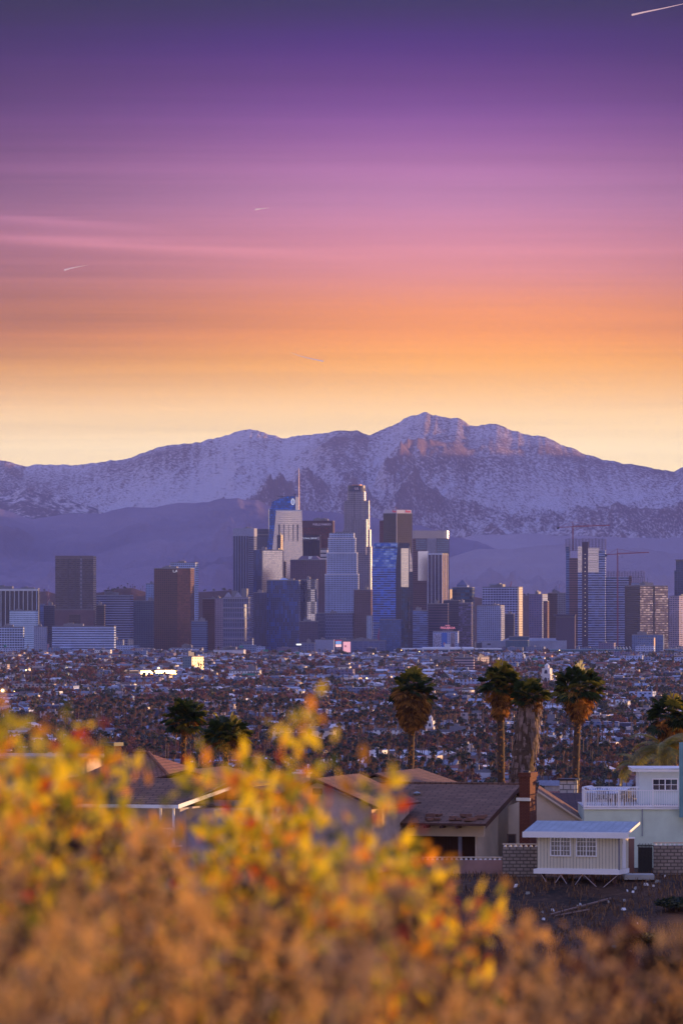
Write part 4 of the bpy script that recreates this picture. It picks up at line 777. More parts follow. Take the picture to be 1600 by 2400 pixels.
# green road signs
for k, (u, v, w) in enumerate(((565, 1516, 9), (623, 1525, 12), (661, 1528, 12), (697, 1531, 9), (583, 1581, 32), (841, 1575, 9), (1253, 1544, 11), (1407, 1543, 12), (1274, 1560, 26), (13, 1514, 6))):
    y = 13333 * 92 / (v - HOR) - 20; y = min(y, 9300)
    o = root('freeway_sign', 'green freeway sign on posts, %s' % ('left of the bright slit tower foot', 'below the dark slim tower', 'below the glass apartment tower', 'left of the small lit sign', 'widest one at centre left of plain', 'left of orange-brown palm crown', 'right of tallest fat-trunk palm pair', 'above the rightmost free-standing palm', 'behind the white church tower', 'at the far left edge')[k], 'road sign', (P(u, HOR, y).x, y, 0), 0, 'green freeway signs')
    hw = px(w, y) / 2; z = H(v, y); hz = px(2.6, y)
    sub(o, 'panel', lambda b: b.box(-hw, hw, 0, .4, z - hz, z + hz, simple('sign_green', (.01, .26, .19), .5, var=.05))); sub(o, 'post', lambda b: b.box(-hw * .8, -hw * .8 + .5, .45, .9, 0, z, darkm)); sub(o, 'post', lambda b: b.box(hw * .8 - .5, hw * .8, .45, .9, 0, z, darkm))
# ------------------------------------------------------------ the plain: landmarks
def ground_y(v): return F * (CAMZ) / (v - HOR)
def block(label, u0, u1, vt, vb, mat, th=12, um=None, side=None, cat='building', name='building', roof=1, dep=None, **k):
    y = ground_y(vb); return tower(label, u0, u1, vt, y, mat, um=um, th=th, side=side, cat=cat, name=name, roof=roof, dep=dep, pname='wall', **k)
wins = fa('small_windows', (.98, .90, .88), (.10, .10, .16), 3.4, 3.4, .42, .42, metal=.3)
winc = fa('cream_small_windows', (.85, .70, .58), (.12, .10, .12), 3.4, 3.4, .42, .42, metal=.3)
sunw = simple('sun_wall', (.80, .62, .45), .35)
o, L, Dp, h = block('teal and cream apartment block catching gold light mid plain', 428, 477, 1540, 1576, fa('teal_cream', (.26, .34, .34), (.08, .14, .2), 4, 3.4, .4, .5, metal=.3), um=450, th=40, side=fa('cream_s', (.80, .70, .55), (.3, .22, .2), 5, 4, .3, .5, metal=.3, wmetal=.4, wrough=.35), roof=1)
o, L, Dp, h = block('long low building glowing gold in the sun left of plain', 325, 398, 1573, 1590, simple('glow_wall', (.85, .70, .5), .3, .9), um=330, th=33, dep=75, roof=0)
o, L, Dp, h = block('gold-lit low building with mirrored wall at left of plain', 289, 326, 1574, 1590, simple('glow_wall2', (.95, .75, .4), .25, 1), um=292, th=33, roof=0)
block('cream apartment block with shaded window columns behind the orange flowers', 638, 787, 1713, 1752, fa('cream_apt', (.92, .74, .62), (.09, .07, .10), 7, 3.1, .35, .5, metal=.2), um=781, th=6, cat='apartment block', name='apartment_block')
block('long white school hall behind the plain palms', 874, 1000, 1712, 1742, wins, um=997, th=5, cat='hall', name='hall'); block('second long white hall right of the orange-brown palm trunk', 1003, 1137, 1716, 1744, wins, um=1133, th=5, cat='hall', name='hall')
block('white industrial building with stepped roof behind the brown roof', 1066, 1157, 1811, 1845, simple('indus_white', (.74, .72, .76), .6, var=.06), um=1152, th=6); block('low white shed left of the stepped industrial building', 1024, 1066, 1827, 1848, MATS['indus_white'], um=1063, th=6, roof=0)
block('white colonnaded building between the fat palm and slim palm', 1249, 1337, 1691, 1708, fa('colonnade', (.98, .90, .90), (.12, .12, .2), 3.2, 30, .6, .8), um=1334, th=6)
block('pinkish parking structure with dark decks left of tallest palm', 1064, 1112, 1543, 1578, fa('parking', (.48, .38, .44), (.05, .04, .09), 60, 3.3, 1, .5, metal=.1), um=1109, th=6)
block('cream lit block right of the pinkish parking structure', 1112, 1146, 1541, 1560, winc, um=1118, th=45); block('bright white block behind the tallest palm crown', 1150, 1170, 1542, 1556, wins, um=1167, th=6, roof=0)
block('long pale warehouse strip below the exhibition hall', 800, 1130, 1547, 1556, simple('strip_pale', (.52, .50, .62), .6), um=1126, th=4, roof=3, cat='warehouse', name='warehouse')
block('pink stucco block in front of the long banded white office', 94, 115, 1510, 1530, simple('pink_stucco', (.62, .28, .30), .7), um=112, th=8)
block('white block with small windows below the long banded office', 222, 262, 1524, 1540, wins, um=259, th=6); block('brick red block left of the small windowed white block', 206, 221, 1522, 1538, simple('brick_red', (.30, .08, .07), .8), um=219, th=8, roof=0)
block('white low building with a dark window row at left plain', 293, 387, 1480, 1495, fa('white_row', (.58, .56, .64), (.08, .08, .14), 5, 9, .75, .3), um=383, th=5)
block('pale stepped apartment row right of the white row building', 360, 480, 1492, 1520, fa('stepapt', (.42, .38, .44), (.12, .12, .2), 4, 3.2, .5, .5), um=476, th=5, roof=5, cat='apartment block', name='apartment_block')
block('cream office below the white row building', 300, 358, 1499, 1522, winc, um=354, th=6); block('pale gridded office below the long banded office', 215, 290, 1501, 1524, fa('pgo', (.5, .52, .62), (.08, .09, .16), 3.6, 3.6, .6, .5), um=286, th=6, roof=2)
block('long beige row block left of the pale gridded office', 141, 240, 1512, 1528, fa('brb', (.48, .42, .46), (.14, .13, .2), 5, 4, .5, .4), um=237, th=5, roof=3); block('white row block with teal end wall right of plain road', 400, 476, 1520, 1534, fa('wrb', (.62, .64, .72), (.16, .2, .3), 6, 4, .5, .4), um=472, th=5, roof=2); block('teal painted box at the left end of the white row block', 396, 409, 1521, 1533, simple('teal_paint', (.08, .36, .36), .6), um=407, th=6, roof=0)
block('white stepped warehouse on the plain below ornate hotel', 500, 575, 1524, 1540, simple('wsw', (.62, .64, .74), .6), um=571, th=5, roof=4, cat='warehouse', name='warehouse'); block('white signpost block with black notches by the ornate hotel', 573, 595, 1497, 1520, fa('notch', (.58, .62, .74), (.05, .06, .12), 30, 4, 1, .3), um=592, th=8, roof=1)
block('white warehouse beside the widest green sign', 538, 612, 1573, 1592, wins, um=608, th=5, roof=2, cat='warehouse', name='warehouse')
for lab, u0, u1, vt, vb in (('tiny white clinic block left of the dark-crowned left palm', 271, 296, 1620, 1636), ('low pink flat-roofed shop at far left of plain', 0, 40, 1616, 1632), ('white flat-roofed shop below the glint lamps', 150, 200, 1562, 1572), ('low white store right of the glint lamps', 205, 262, 1588, 1598), ('grey flat store left of the gold-lit building', 20, 92, 1590, 1602), ('white flat store right of the two left palms', 740, 800, 1622, 1634), ('low cream store left of orange-brown palm', 640, 700, 1560, 1570)):
    block(lab, u0, u1, vt, vb, simple('store_' + str(u0 % 3), ((.6, .62, .7), (.62, .5, .5), (.45, .45, .55))[u0 % 3], .6), um=u1 - 2, th=6, roof=1, cat='shop', name='shop')
# white church tower (lit) and the mission tower
def church(label, u0, u1, vt, vb, sc=1):
    y = ground_y(vb); um = (u0 + u1) / 2; w = px(u1 - u0, y) / 2 * .62; hh = H(vt, y)
    o = root('church_tower', label, 'church tower', (P(um, HOR, y).x, y, 0), -R(20)); m = simple('church_white', (.78, .74, .74), .6, var=.06)
    sub(o, 'shaft', lambda b: b.box(-w, w, -w, w, 0, hh * .55, m)); sub(o, 'belfry', lambda b: (b.box(-w * .8, w * .8, -w * .8, w * .8, hh * .55 + .02, hh * .78, m), b.box(-w * 1.08, w * 1.08, -w * 1.08, w * 1.08, hh * .53, hh * .56, m)))
    sub(o, 'lantern', lambda b: (b.prism(cpoly(0, 0, w * .5, w * .5, 8), hh * .78 + .02, hh * .9, m), b.prism(cpoly(0, 0, w * .55, w * .55, 8), hh * .9, hh, m, poly1=cpoly(0, 0, .1, .1, 8))))
    for z in (.3, .62): sub(o, 'arched_opening', lambda b: b.face([(w * .3 * math.cos(a) * 1.1, -w * (1.0 if z < .5 else .8) - .06, hh * z + (w * .5 * math.sin(a) if math.sin(a) > 0 else -w * .8 if math.sin(a) < -.1 else 0)) for a in (2 * math.pi * k / 12 for k in range(12))], darkm))
    sub(o, 'nave', lambda b: b.prism([(w + .05, 0), (w * 3.5, 0), (w * 3.5, w * 4), (w + .05, w * 4)], 0, hh * .3, m, simple('nave_roof', (.35, .2, .18), .8)))
church('white church tower with belfry between the fat palm and slim palm', 1262, 1300, 1554, 1610); church('plain white mission tower right of orange-brown palm trunk', 994, 1024, 1676, 1736)
# sun glints, made as glowing lamps on added poles
gl_ = simple('glint_glow', (1.0, .62, .22), .5, emit=7, var=0)
spots = [(6, 1618, 'at the far left edge of the plain', 1.5), (648, 1652, 'below the plain right of the two left palms', 1.6), (62, 1571, 'above the far left lamp', .8), (137, 1570, 'left of the gold-lit building', .8), (239, 1566, 'above the long gold-lit building', .9), (372, 1566, 'above the right end of the gold building', 1.1), (282, 1616, 'above the tiny white clinic', .9), (609, 1590, 'beside the widest green sign', .8), (859, 1590, 'left of the orange-brown palm crown', .8), (35, 1620, 'beside the far left lamp', .7), (940, 1524, 'at the exhibition hall wall, leftmost', .4), (982, 1527, 'at the exhibition hall wall, second', .4), (1310, 1524, 'before the teal hall', .4), (478, 1689, 'under the left dark palm', .5)]
for u, v, w, s in spots:
    y = min(9450, ground_y(v + 14)); z = P(u, v, y).z; x = P(u, v, y).x; r = px(2.0 * s, y)
    o = root('glint_lamp', 'glowing lamp added as sun glint ' + w, 'street lamp', (x, y, 0), 0, 'lamps added as sun glints on the plain')
    sub(o, 'pole', lambda b: (b.tube((0, 0, 0), (0, 0, z), .12, darkm, 5), b.tube((0, 0, z), (r * .5, 0, z + .1), .1, darkm, 4))); sub(o, 'glint_head', lambda b: [b.prism(cpoly(0, 0, r * math.sin(R(a)), r * math.sin(R(a)), 8), z + r * math.cos(R(a)) , z + r * math.cos(R(a - 30)), gl_, poly1=cpoly(0, 0, r * math.sin(R(a - 30)) + .001, r * math.sin(R(a - 30)) + .001, 8)) for a in (180, 150, 120, 90, 60, 30)])

# ------------------------------------------------------------ the plain: houses, palms, trees
W_MATS = [('white', simple('stucco_white', (.92, .88, .86), .7, var=.05)), ('cream', simple('stucco_cream', (.60, .50, .40), .7)), ('grey', simple('stucco_grey', (.30, .32, .38), .7)), ('pink', simple('stucco_pink', (.50, .27, .25), .7)), ('tan', simple('stucco_tan', (.34, .22, .16), .7)), ('pale blue', simple('stucco_blue', (.34, .46, .60), .7))]
R_MATS = [('grey', simple('shingle_grey', (.20, .20, .25), .85)), ('brown', simple('shingle_brown', (.12, .065, .05), .85)), ('pale', simple('shingle_pale', (.64, .62, .66), .7)), ('red', simple('tile_red', (.26, .08, .05), .85)), ('dark', simple('shingle_dark', (.05, .05, .07), .85)), ('blue-grey', simple('shingle_blue', (.30, .36, .50), .8))]
winm = simple('dark_window', (.04, .05, .09), .15, .3); doorm = simple('door_brown', (.12, .06, .05), .6)
def house_shape(k):
    """returns vertices and faces of walls and roof: k 0,1 gable along x, 2 hip, 3 gable facing, 4 L shaped gable, 5 two storey"""
    w, d, h = [(7, 5, 3), (8.5, 4.5, 3), (6.5, 6, 3), (5, 6.5, 3.2), (7.5, 5, 3), (6, 5, 6)][k]; e = .6; rh = [1.9, 1.6, 2.0, 2.2, 1.9, 1.8][k]
    def gable(x0, x1, y0, y1, h, rh, along, wl, rf):
        V, Fc = wl; c = [(x0, y0), (x1, y0), (x1, y1), (x0, y1)]; i = len(V); V += [(a, b, 0) for a, b in c] + [(a, b, h) for a, b in c]; Fc += [[i, i + 1, i + 5, i + 4], [i + 1, i + 2, i + 6, i + 5], [i + 2, i + 3, i + 7, i + 6], [i + 3, i, i + 4, i + 7]]
        V2, F2 = rf; j = len(V2)
        if along == 'x':
            ym = (y0 + y1) / 2; q = e * rh / ((y1 - y0) / 2); V += [(x0, ym, h + rh), (x1, ym, h + rh)]; Fc += [[i + 4, i + 7, i + 8, i + 8][:3], [i + 5, i + 9, i + 6]]
            V2 += [(x0 - e, y0 - e, h - q), (x1 + e, y0 - e, h - q), (x1 + e, ym, h + rh + .06), (x0 - e, ym, h + rh + .06), (x0 - e, y1 + e, h - q), (x1 + e, y1 + e, h - q)]; F2 += [[j, j + 1, j + 2, j + 3], [j + 3, j + 2, j + 5, j + 4]]
        elif along == 'y':
            xm = (x0 + x1) / 2; q = e * rh / ((x1 - x0) / 2); V += [(xm, y0, h + rh), (xm, y1, h + rh)]; Fc += [[i + 4, i + 5, i + 8], [i + 7, i + 9, i + 6]]
            V2 += [(x0 - e, y0 - e, h - q), (xm, y0 - e, h + rh + .06), (xm, y1 + e, h + rh + .06), (x0 - e, y1 + e, h - q), (x1 + e, y0 - e, h - q), (x1 + e, y1 + e, h - q)]; F2 += [[j, j + 1, j + 2, j + 3], [j + 1, j + 4, j + 5, j + 2]]
        else:
            ym = (y0 + y1) / 2; a = (y1 - y0) / 2; V2 += [(x0 - e, y0 - e, h), (x1 + e, y0 - e, h), (x1 + e, y1 + e, h), (x0 - e, y1 + e, h), (x0 + a * .9, ym, h + rh), (x1 - a * .9, ym, h + rh)]; F2 += [[j, j + 1, j + 5, j + 4], [j + 1, j + 2, j + 5], [j + 2, j + 3, j + 4, j + 5], [j + 3, j, j + 4]]
    wl = ([], []); rf = ([], [])
    if k == 2: gable(-w, w, -d, d, h, rh, 'hip', wl, rf)
    elif k == 3: gable(-w, w, -d, d, h, rh, 'y', wl, rf)
    elif k == 4: gable(-w, w, -d, d, h, rh, 'x', wl, rf); gable(-w + .5, -w + 6, -d - 3, -d + 2, h, rh * .8, 'y', wl, rf)
    else: gable(-w, w, -d, d, h, rh, 'x', wl, rf)
    return wl, rf, (w, d, h)
HS_ = [house_shape(k) for k in range(6)]
def tris(VF):
    V, Fc = VF; T = []
    for f in Fc:
        for q in range(1, len(f) - 1): T.append((f[0], f[q], f[q + 1]))
    return np.array(V, float), np.array(T, int)
def win_rects(dim):
    w, d, h = dim; out = []
    for x in (-w * .55, w * .5): out.append(((x - .9, -d - .05, 1.0), (x + .9, -d - .05, 1.0), (x + .9, -d - .05, 2.3), (x - .9, -d - .05, 2.3)))
    out.append(((-.5, -d - .05, .05), (.5, -d - .05, .05), (.5, -d - .05, 2.2), (-.5, -d - .05, 2.2)))
    out.append(((w + .05, -1, 1.0), (w + .05, 1, 1.0), (w + .05, 1, 2.3), (w + .05, -1, 2.3)))
    return out
_ht = []
for wl, rf, dim in HS_:
    a, ta = tris(wl); b_, tb = tris(rf); wr = win_rects(dim); c = np.array([p for q in wr for p in q]); tc_ = np.array([(4 * k, 4 * k + 1, 4 * k + 2) for k in range(4)] + [(4 * k, 4 * k + 2, 4 * k + 3) for k in range(4)])
    _ht.append((np.concatenate([a, b_, c]), np.concatenate([ta, tb + len(a), tc_ + len(a) + len(b_)]), np.concatenate([np.zeros(len(ta), int), np.ones(len(tb), int), np.full(len(tc_), 2)])))
nr = np.random.RandomState(5)
GA = R(-17); ca, sa = math.cos(GA), math.sin(GA)
def skyline(u):      # lowest photo row in which the plain is still open to view
    return np.interp(u, [0, 300, 420, 560, 740, 800, 1600], [1735, 1742, 1790, 1800, 1835, 1845, 1852])
houses = []
for bx in range(-120, 120):
    for by in range(90, 470):
        # lots in the street grid: 21 m wide, 24 m deep, a street every second row
        gx = bx * 19 + nr.uniform(-3, 3) + (by * 7 % 11); gy = by * 23 + (by % 2) * 5 + nr.uniform(-2.5, 2.5)
        x = gx * ca - gy * sa * 0; x = gx; y = gy + gx * math.tan(R(14)) * .6
        if y < 2750 or y > 9300: continue
        u = 800 + x / y * F; v = HOR + F * CAMZ / y
        if u < -260 or u > 1860: continue
        if nr.rand() < .10 + .12 * (y > 6500): continue
        if float(perlin(np.array([x / 130.]), np.array([y / 420.]))[0]) > .2: continue
        rz = GA + (math.pi / 2 if nr.rand() < .35 else 0) + nr.uniform(-.06, .06) + (math.pi if nr.rand() < .1 else 0)
        houses.append([x, y, u, v, nr.choice(6, p=[.28, .2, .16, .18, .13, .05]), nr.choice(6, p=[.34, .20, .14, .12, .12, .08]), nr.choice(6, p=[.28, .22, .15, .13, .12, .10]), rz, nr.uniform(.85, 1.25)])
lm_list = [('orange-brown palm', 968, 1700), ('tallest slim palm trunk', 1174, 1760), ('fat shaggy palm trunk', 1217, 1760), ('slim dark palm trunk', 1346, 1760), ('two left palms', 480, 1690), ('white church tower', 1281, 1600), ('white mission tower', 1008, 1710), ('cream apartment block', 712, 1730), ('white industrial building', 1110, 1830), ('right edge palm', 1560, 1720), ('widest green sign', 583, 1585), ('gold-lit long building', 345, 1580), ('colonnaded building', 1293, 1700)]
ORD = ['nearest', 'second nearest', 'third nearest', 'fourth nearest', 'fifth nearest', 'sixth nearest', 'seventh nearest', 'eighth nearest', 'ninth nearest', 'tenth nearest', 'eleventh nearest', 'twelfth nearest'] + ['%dth nearest' % k for k in range(13, 90)]
def rel_labels(items, kind):
    """items: (look, u, v) -> a label each, by look and nearness to the closest landmark"""
    g_ = {}
    for i, (look, u, v) in enumerate(items):
        n, lu, lv = min(lm_list, key=lambda t: (t[1] - u) ** 2 + ((t[2] - v) * 2.5) ** 2); side = ('left of' if u < lu else 'right of') if abs(u - lu) > abs(v - lv) * 2.5 else ('above' if v < lv else 'below')
        g_.setdefault((look, n, side), []).append((math.hypot(u - lu, (v - lv)), i))
    out_ = [None] * len(items)
    for (look, n, side), q in g_.items():
        for k, (_, i) in enumerate(sorted(q)): out_[i] = '%s, %s %s the %s' % (look, ORD[k], side, n)
    return out_
def inview(u, v, m=20): return -5 < u < 1605 and v < skyline(u) + m
cand = [h for h in houses if inview(h[2], h[3], 0)]; cand.sort(key=lambda h: h[1]); ind = cand[:290]; indset = set(id(h) for h in ind)
# individuals
hcache = {}
def hmeshes(k, w, r):
    if (k, w, r) not in hcache:
        (wl, rf, dim) = HS_[k]; res = []
        for nm, vf, mt in (('wall', wl, W_MATS[w][1]), ('roof', rf, R_MATS[r][1])):
            me = bpy.data.meshes.new(nm); me.from_pydata(vf[0], [], vf[1]); me.materials.append(mt); me.update(); res.append(me)
        if (k,) not in hcache:
            q = []
            for nm, rc in zip(('window', 'window', 'door', 'window'), win_rects(dim)):
                me = bpy.data.meshes.new(nm); me.from_pydata(rc, [], [(0, 1, 2, 3)]); me.materials.append(doorm if nm == 'door' else winm); me.update(); q.append((nm, me))
            hcache[(k,)] = q
        hcache[(k, w, r)] = res
    return hcache[(k, w, r)], hcache[(k,)]
KN = ['gabled', 'long gabled', 'hipped', 'gable-fronted', 'winged', 'two-storey']
labs = rel_labels([('%s %s house with %s roof' % (W_MATS[h[5]][0], KN[h[4]], R_MATS[h[6]][0]), h[2], h[3]) for h in ind], 'house')
for h, lb in zip(ind, labs):
    x, y, u, v, k, w, r_, rz, sc = h; o = root('house', lb, 'house', (x, y, 0), rz, 'houses spread over the plain'); o.scale = (sc, sc, sc)
    (mw, mr), ex = hmeshes(k, w, r_); part('wall', mw, o); part('roof', mr, o)
    for nm, me in ex: part(nm, me, o)
def merged(name, inst, protos, mats_fn, mats, kind='stuff'):
    """inst rows: x, y, z, rz, sx, sz, proto index, material offset tuple"""
    VV = []; TT = []; MM = []; n = 0
    for (x, y, z, rz, sx, sz, pi, mo) in inst:
        V, T, M = protos[pi]; c, s = math.cos(rz), math.sin(rz)
        VV.append(np.stack([(V[:, 0] * c - V[:, 1] * s) * sx + x, (V[:, 0] * s + V[:, 1] * c) * sx + y, V[:, 2] * sz + z], 1)); TT.append(T + n); MM.append(np.take(mo, M)); n += len(V)
    o = part(name, arr_mesh(name, np.concatenate(VV), np.concatenate(TT), np.concatenate(MM), mats)); o['kind'] = kind; return o
rest = [(h[0], h[1], 0, h[7], h[8], h[8], h[4], np.array([h[5], 6 + h[6], 12])) for h in houses if id(h) not in indset]
merged('far_houses', rest, _ht, None, [m for _, m in W_MATS] + [m for _, m in R_MATS] + [winm])

# trees of the plain
def leafquads(rs, pts, size, flat=.5):
    V = []; T = []
    for p in pts:
        a = rs.normal(size=3); a /= np.linalg.norm(a); b_ = np.cross(a, rs.normal(size=3)); b_ /= np.linalg.norm(b_); s = size * rs.uniform(.6, 1.3); i = len(V)
        V += [p + a * s, p + b_ * s * .7, p - a * s, p - b_ * s * .7]; T += [(i, i + 1, i + 2), (i, i + 2, i + 3)]
    return V, T
def broad(rs, n, r, h, size):
    """crown made of lumpy clusters over a trunk"""
    V = []; T = []; M = []
    c0 = rs.randint(4, 7); cs = [np.array([rs.uniform(-.55, .55) * r, rs.uniform(-.55, .55) * r, h * rs.uniform(.5, .85)]) for _ in range(c0)]; P_ = []
    for k in range(n):
        c = cs[k % c0]; d = rs.normal(size=3); d /= np.linalg.norm(d); P_.append(c + d * np.array([r * .5, r * .5, h * .2]) * rs.uniform(.55, 1.05))
    lv, lt = leafquads(rs, P_, size); V = lv; T = list(lt); M = [int(rs.rand() < .35) for _ in range(n) for _ in (0, 1)]
    i = len(V); q = .25 + r * .03
    for z, s in ((0, 1), (h * .6, .5)): V += [np.array([q * s * math.cos(t), q * s * math.sin(t), z]) for t in (0, 2.1, 4.2)]
    for k in range(3): a, b_ = i + k, i + (k + 1) % 3; T += [(a, b_, b_ + 3), (a, b_ + 3, a + 3)]; M += [2, 2]
    return np.array(V), np.array(T), np.array(M)
def smallpalm(rs, h, r, nf, bend=.0):
    V = []; T = []; M = []
    q = .22
    for z, s in ((0, 1.5), (h, .8)): V += [np.array([q * s * math.cos(t) + (bend if z else 0), q * s * math.sin(t), z]) for t in (0, 2.1, 4.2)]
    for k in range(3): a, b_ = k, (k + 1) % 3; T += [(a, b_, b_ + 3), (a, b_ + 3, a + 3)]; M += [2, 2]
    for k in range(nf):
        az = rs.uniform(0, 6.28); el = rs.uniform(-1.2, 1.3); dead = el < -.35; L = r * rs.uniform(.75, 1.1) * (.8 if dead else 1); d = np.array([math.cos(az) * math.cos(el), math.sin(az) * math.cos(el), math.sin(el)])
        s = np.array([-math.sin(az), math.cos(az), 0]) * r * .30; o_ = np.array([bend, 0, h + (-.9 * r * rs.rand() if dead else 0)]); m1_ = o_ + d * L * .6; e_ = o_ + d * L + np.array([0, 0, -.35 * L]); i = len(V)
        V += [o_, m1_ + s, e_, m1_ - s]; T += [(i, i + 1, i + 2), (i, i + 2, i + 3)]; M += [1 if dead else 0] * 2
    return np.array(V), np.array(T), np.array(M)
rs = np.random.RandomState(3)
tg = [simple('leaf_dark_green', (.014, .03, .018), .7, var=.4, scale=.4, trans=.25), simple('leaf_olive', (.08, .075, .02), .7, var=.4, scale=.4, trans=.25), simple('leaf_rust', (.20, .07, .03), .7, var=.4, scale=.4, trans=.3), simple('leaf_blue_green', (.025, .05, .05), .7, var=.4, scale=.4, trans=.25), simple('leaf_maroon', (.13, .045, .035), .7, var=.4, scale=.4, trans=.3)]
barkm = simple('bark', (.10, .065, .05), .9, scale=3); pgm = simple('palm_green', (.03, .05, .018), .6, var=.5, scale=1, trans=.25); pdm = simple('palm_dead', (.24, .12, .04), .8, var=.4, scale=1, trans=.25)
T_MATS = tg + [barkm]; TN = ['dark green', 'olive green', 'rust-coloured', 'blue-green', 'maroon']
nearB = [broad(rs, 230, 5, 9, .85), broad(rs, 260, 6, 11, .9), broad(rs, 200, 3.6, 10, .7), broad(rs, 240, 6.5, 8, .95), broad(rs, 150, 2.0, 12, .6)]
farB = [broad(rs, 60, 5, 9, 1.7), broad(rs, 70, 6, 11, 1.8), broad(rs, 50, 4, 8, 1.5), broad(rs, 60, 3, 12, 1.4)]
nearP = [smallpalm(rs, 15, 2.3, 46), smallpalm(rs, 18, 2.1, 44, .8), smallpalm(rs, 11, 2.6, 50, -.5), smallpalm(rs, 20, 1.9, 40)]
farP = [smallpalm(rs, 15, 2.5, 16), smallpalm(rs, 18, 2.3, 16, .6), smallpalm(rs, 12, 2.6, 16)]
TSH = ['round', 'broad', 'upright', 'spreading', 'slender']
trees = []; palms = []
def dens(u, v):   # more trees toward left and centre, as in the photo
    return 1
while len(trees) < 10000:
    y = 1 / nr.uniform(1 / 9450, 1 / 2750) if nr.rand() < .62 else nr.uniform(2750, 9450); u = nr.uniform(-250, 1850); x = (u - 800) / F * y; v = HOR + F * CAMZ / y
    # streets and yards leave gaps, groves gather
    gk = float(perlin(np.array([x / 130.]), np.array([y / 420.]))[0]); 
    if nr.rand() > .62 + gk * 1.0: continue
    warm = 1 / (1 + math.exp((u - 900) / 200)); pr = np.array([.28, .2, .20 + .35 * warm, .16 - .08 * warm, .12 + .25 * warm]); pr /= pr.sum()
    trees.append([x, y, u, v, nr.randint(5), nr.choice(5, p=pr), nr.uniform(0, 6.28), nr.uniform(.5, 1.0)])
prow = [(nr.uniform(-300, 1900), 1 / nr.uniform(1 / 8500, 1 / 2700)) for _ in range(150)]
for u0, y0 in prow:      # avenues of palms
    n = nr.randint(4, 15); dx, dy = (15, 4) if nr.rand() < .6 else (3, 22); hs = nr.uniform(.8, 1.1)
    for k in range(n): palms.append([(u0 - 800) / F * y0 + dx * k + nr.uniform(-3, 3), y0 + dy * k + nr.uniform(-3, 3), hs * nr.uniform(.85, 1.1)])
for _ in range(1300): y = 1 / nr.uniform(1 / 9000, 1 / 2700); palms.append([nr.uniform(-1050, 1050) / F * y, y, nr.uniform(.55, 1.15)])
for _ in range(210): y = nr.uniform(4000, 4700); palms.append([(nr.uniform(180, 700) - 800) / F * y, y, nr.uniform(.8, 1.15)])
for _ in range(150): y = nr.uniform(3900, 4500); palms.append([(nr.uniform(800, 1180) - 800) / F * y, y, nr.uniform(.8, 1.15)])
palms = [[x, y, 800 + x / y * F, HOR + F * CAMZ / y, nr.randint(4), nr.uniform(0, 6.28), s] for x, y, s in palms if 2750 < y < 9400]
ct = sorted([t for t in trees if inview(t[2], t[3])], key=lambda t: t[1])[:290]; cp = sorted([t for t in palms if inview(t[2], t[3])], key=lambda t: t[1])[:290]
idt = set(map(id, ct)); idp = set(map(id, cp))
tcache = {}
def tree_meshes(kind, k, col):
    if (kind, k, col) not in tcache:
        V, T, M = (nearB if kind == 'b' else nearP)[k]
        res = []
        for nm, sel, mats in ((('crown', M < 2, [tg[col], tg[(col + 1) % 2 if col < 2 else col]]) if kind == 'b' else ('crown', M == 0, [pgm])), ('trunk', M == 2, [barkm])) + ((() if kind == 'b' else (('dead_skirt', M == 1, [pdm]),))):
            t = T[sel]; ids, inv = np.unique(t.ravel(), return_inverse=True); mi = np.minimum(M[sel], len(mats) - 1) if nm == 'crown' else None
            res.append((nm, arr_mesh(nm, V[ids], inv.reshape(t.shape), mi, mats)))
        tcache[(kind, k, col)] = res
    return tcache[(kind, k, col)]
labs = rel_labels([('%s %s tree' % (TSH[t[4]], TN[t[5]]), t[2], t[3]) for t in ct], 'tree')
for t, lb in zip(ct, labs):
    o = root('broadleaf_tree', lb, 'tree', (t[0], t[1], 0), t[6], 'leafy trees among the houses'); o.scale = (t[7],) * 3
    for nm, me in tree_meshes('b', t[4], t[5]): part(nm, me, o)
PN = ['medium fan palm', 'tall leaning fan palm', 'short fan palm', 'very tall thin palm']
labs = rel_labels([(PN[t[4]], t[2], t[3]) for t in cp], 'palm')
for t, lb in zip(cp, labs):
    o = root('fan_palm', lb, 'palm tree', (t[0], t[1], 0), t[5], 'small palms standing over the plain'); o.scale = (1, 1, t[6])
    for nm, me in tree_meshes('p', t[4], 0): part(nm, me, o)
far = [(t[0], t[1], 0, t[6], t[7], t[7], t[4] if t[1] < 4600 else 5 + t[4] % 4, np.array([t[5], (t[5] + 1) % 2 if t[5] < 2 else t[5], 5])) for t in trees if id(t) not in idt]
merged('far_trees', far, nearB + farB, None, T_MATS)
farp = [(t[0], t[1], 0, t[5], 1, t[6], t[4] if t[1] < 4600 else 4 + t[4] % 3, np.array([0, 1, 2])) for t in palms if id(t) not in idp]
merged('far_palms', farp, nearP + farP, None, [pgm, pdm, barkm])
# streets
def streets(b):
    m = simple('asphalt', (.06, .06, .075), .8, scale=.05)
    for k in range(26):
        y0 = 2900 + k * 250; b.face([(-1500, y0 - 210, .12), (1500, y0 + 210 , .12), (1500, y0 + 219, .12), (-1500, y0 - 201, .12)], m)
b = MB(); streets(b); structure('streets', b)
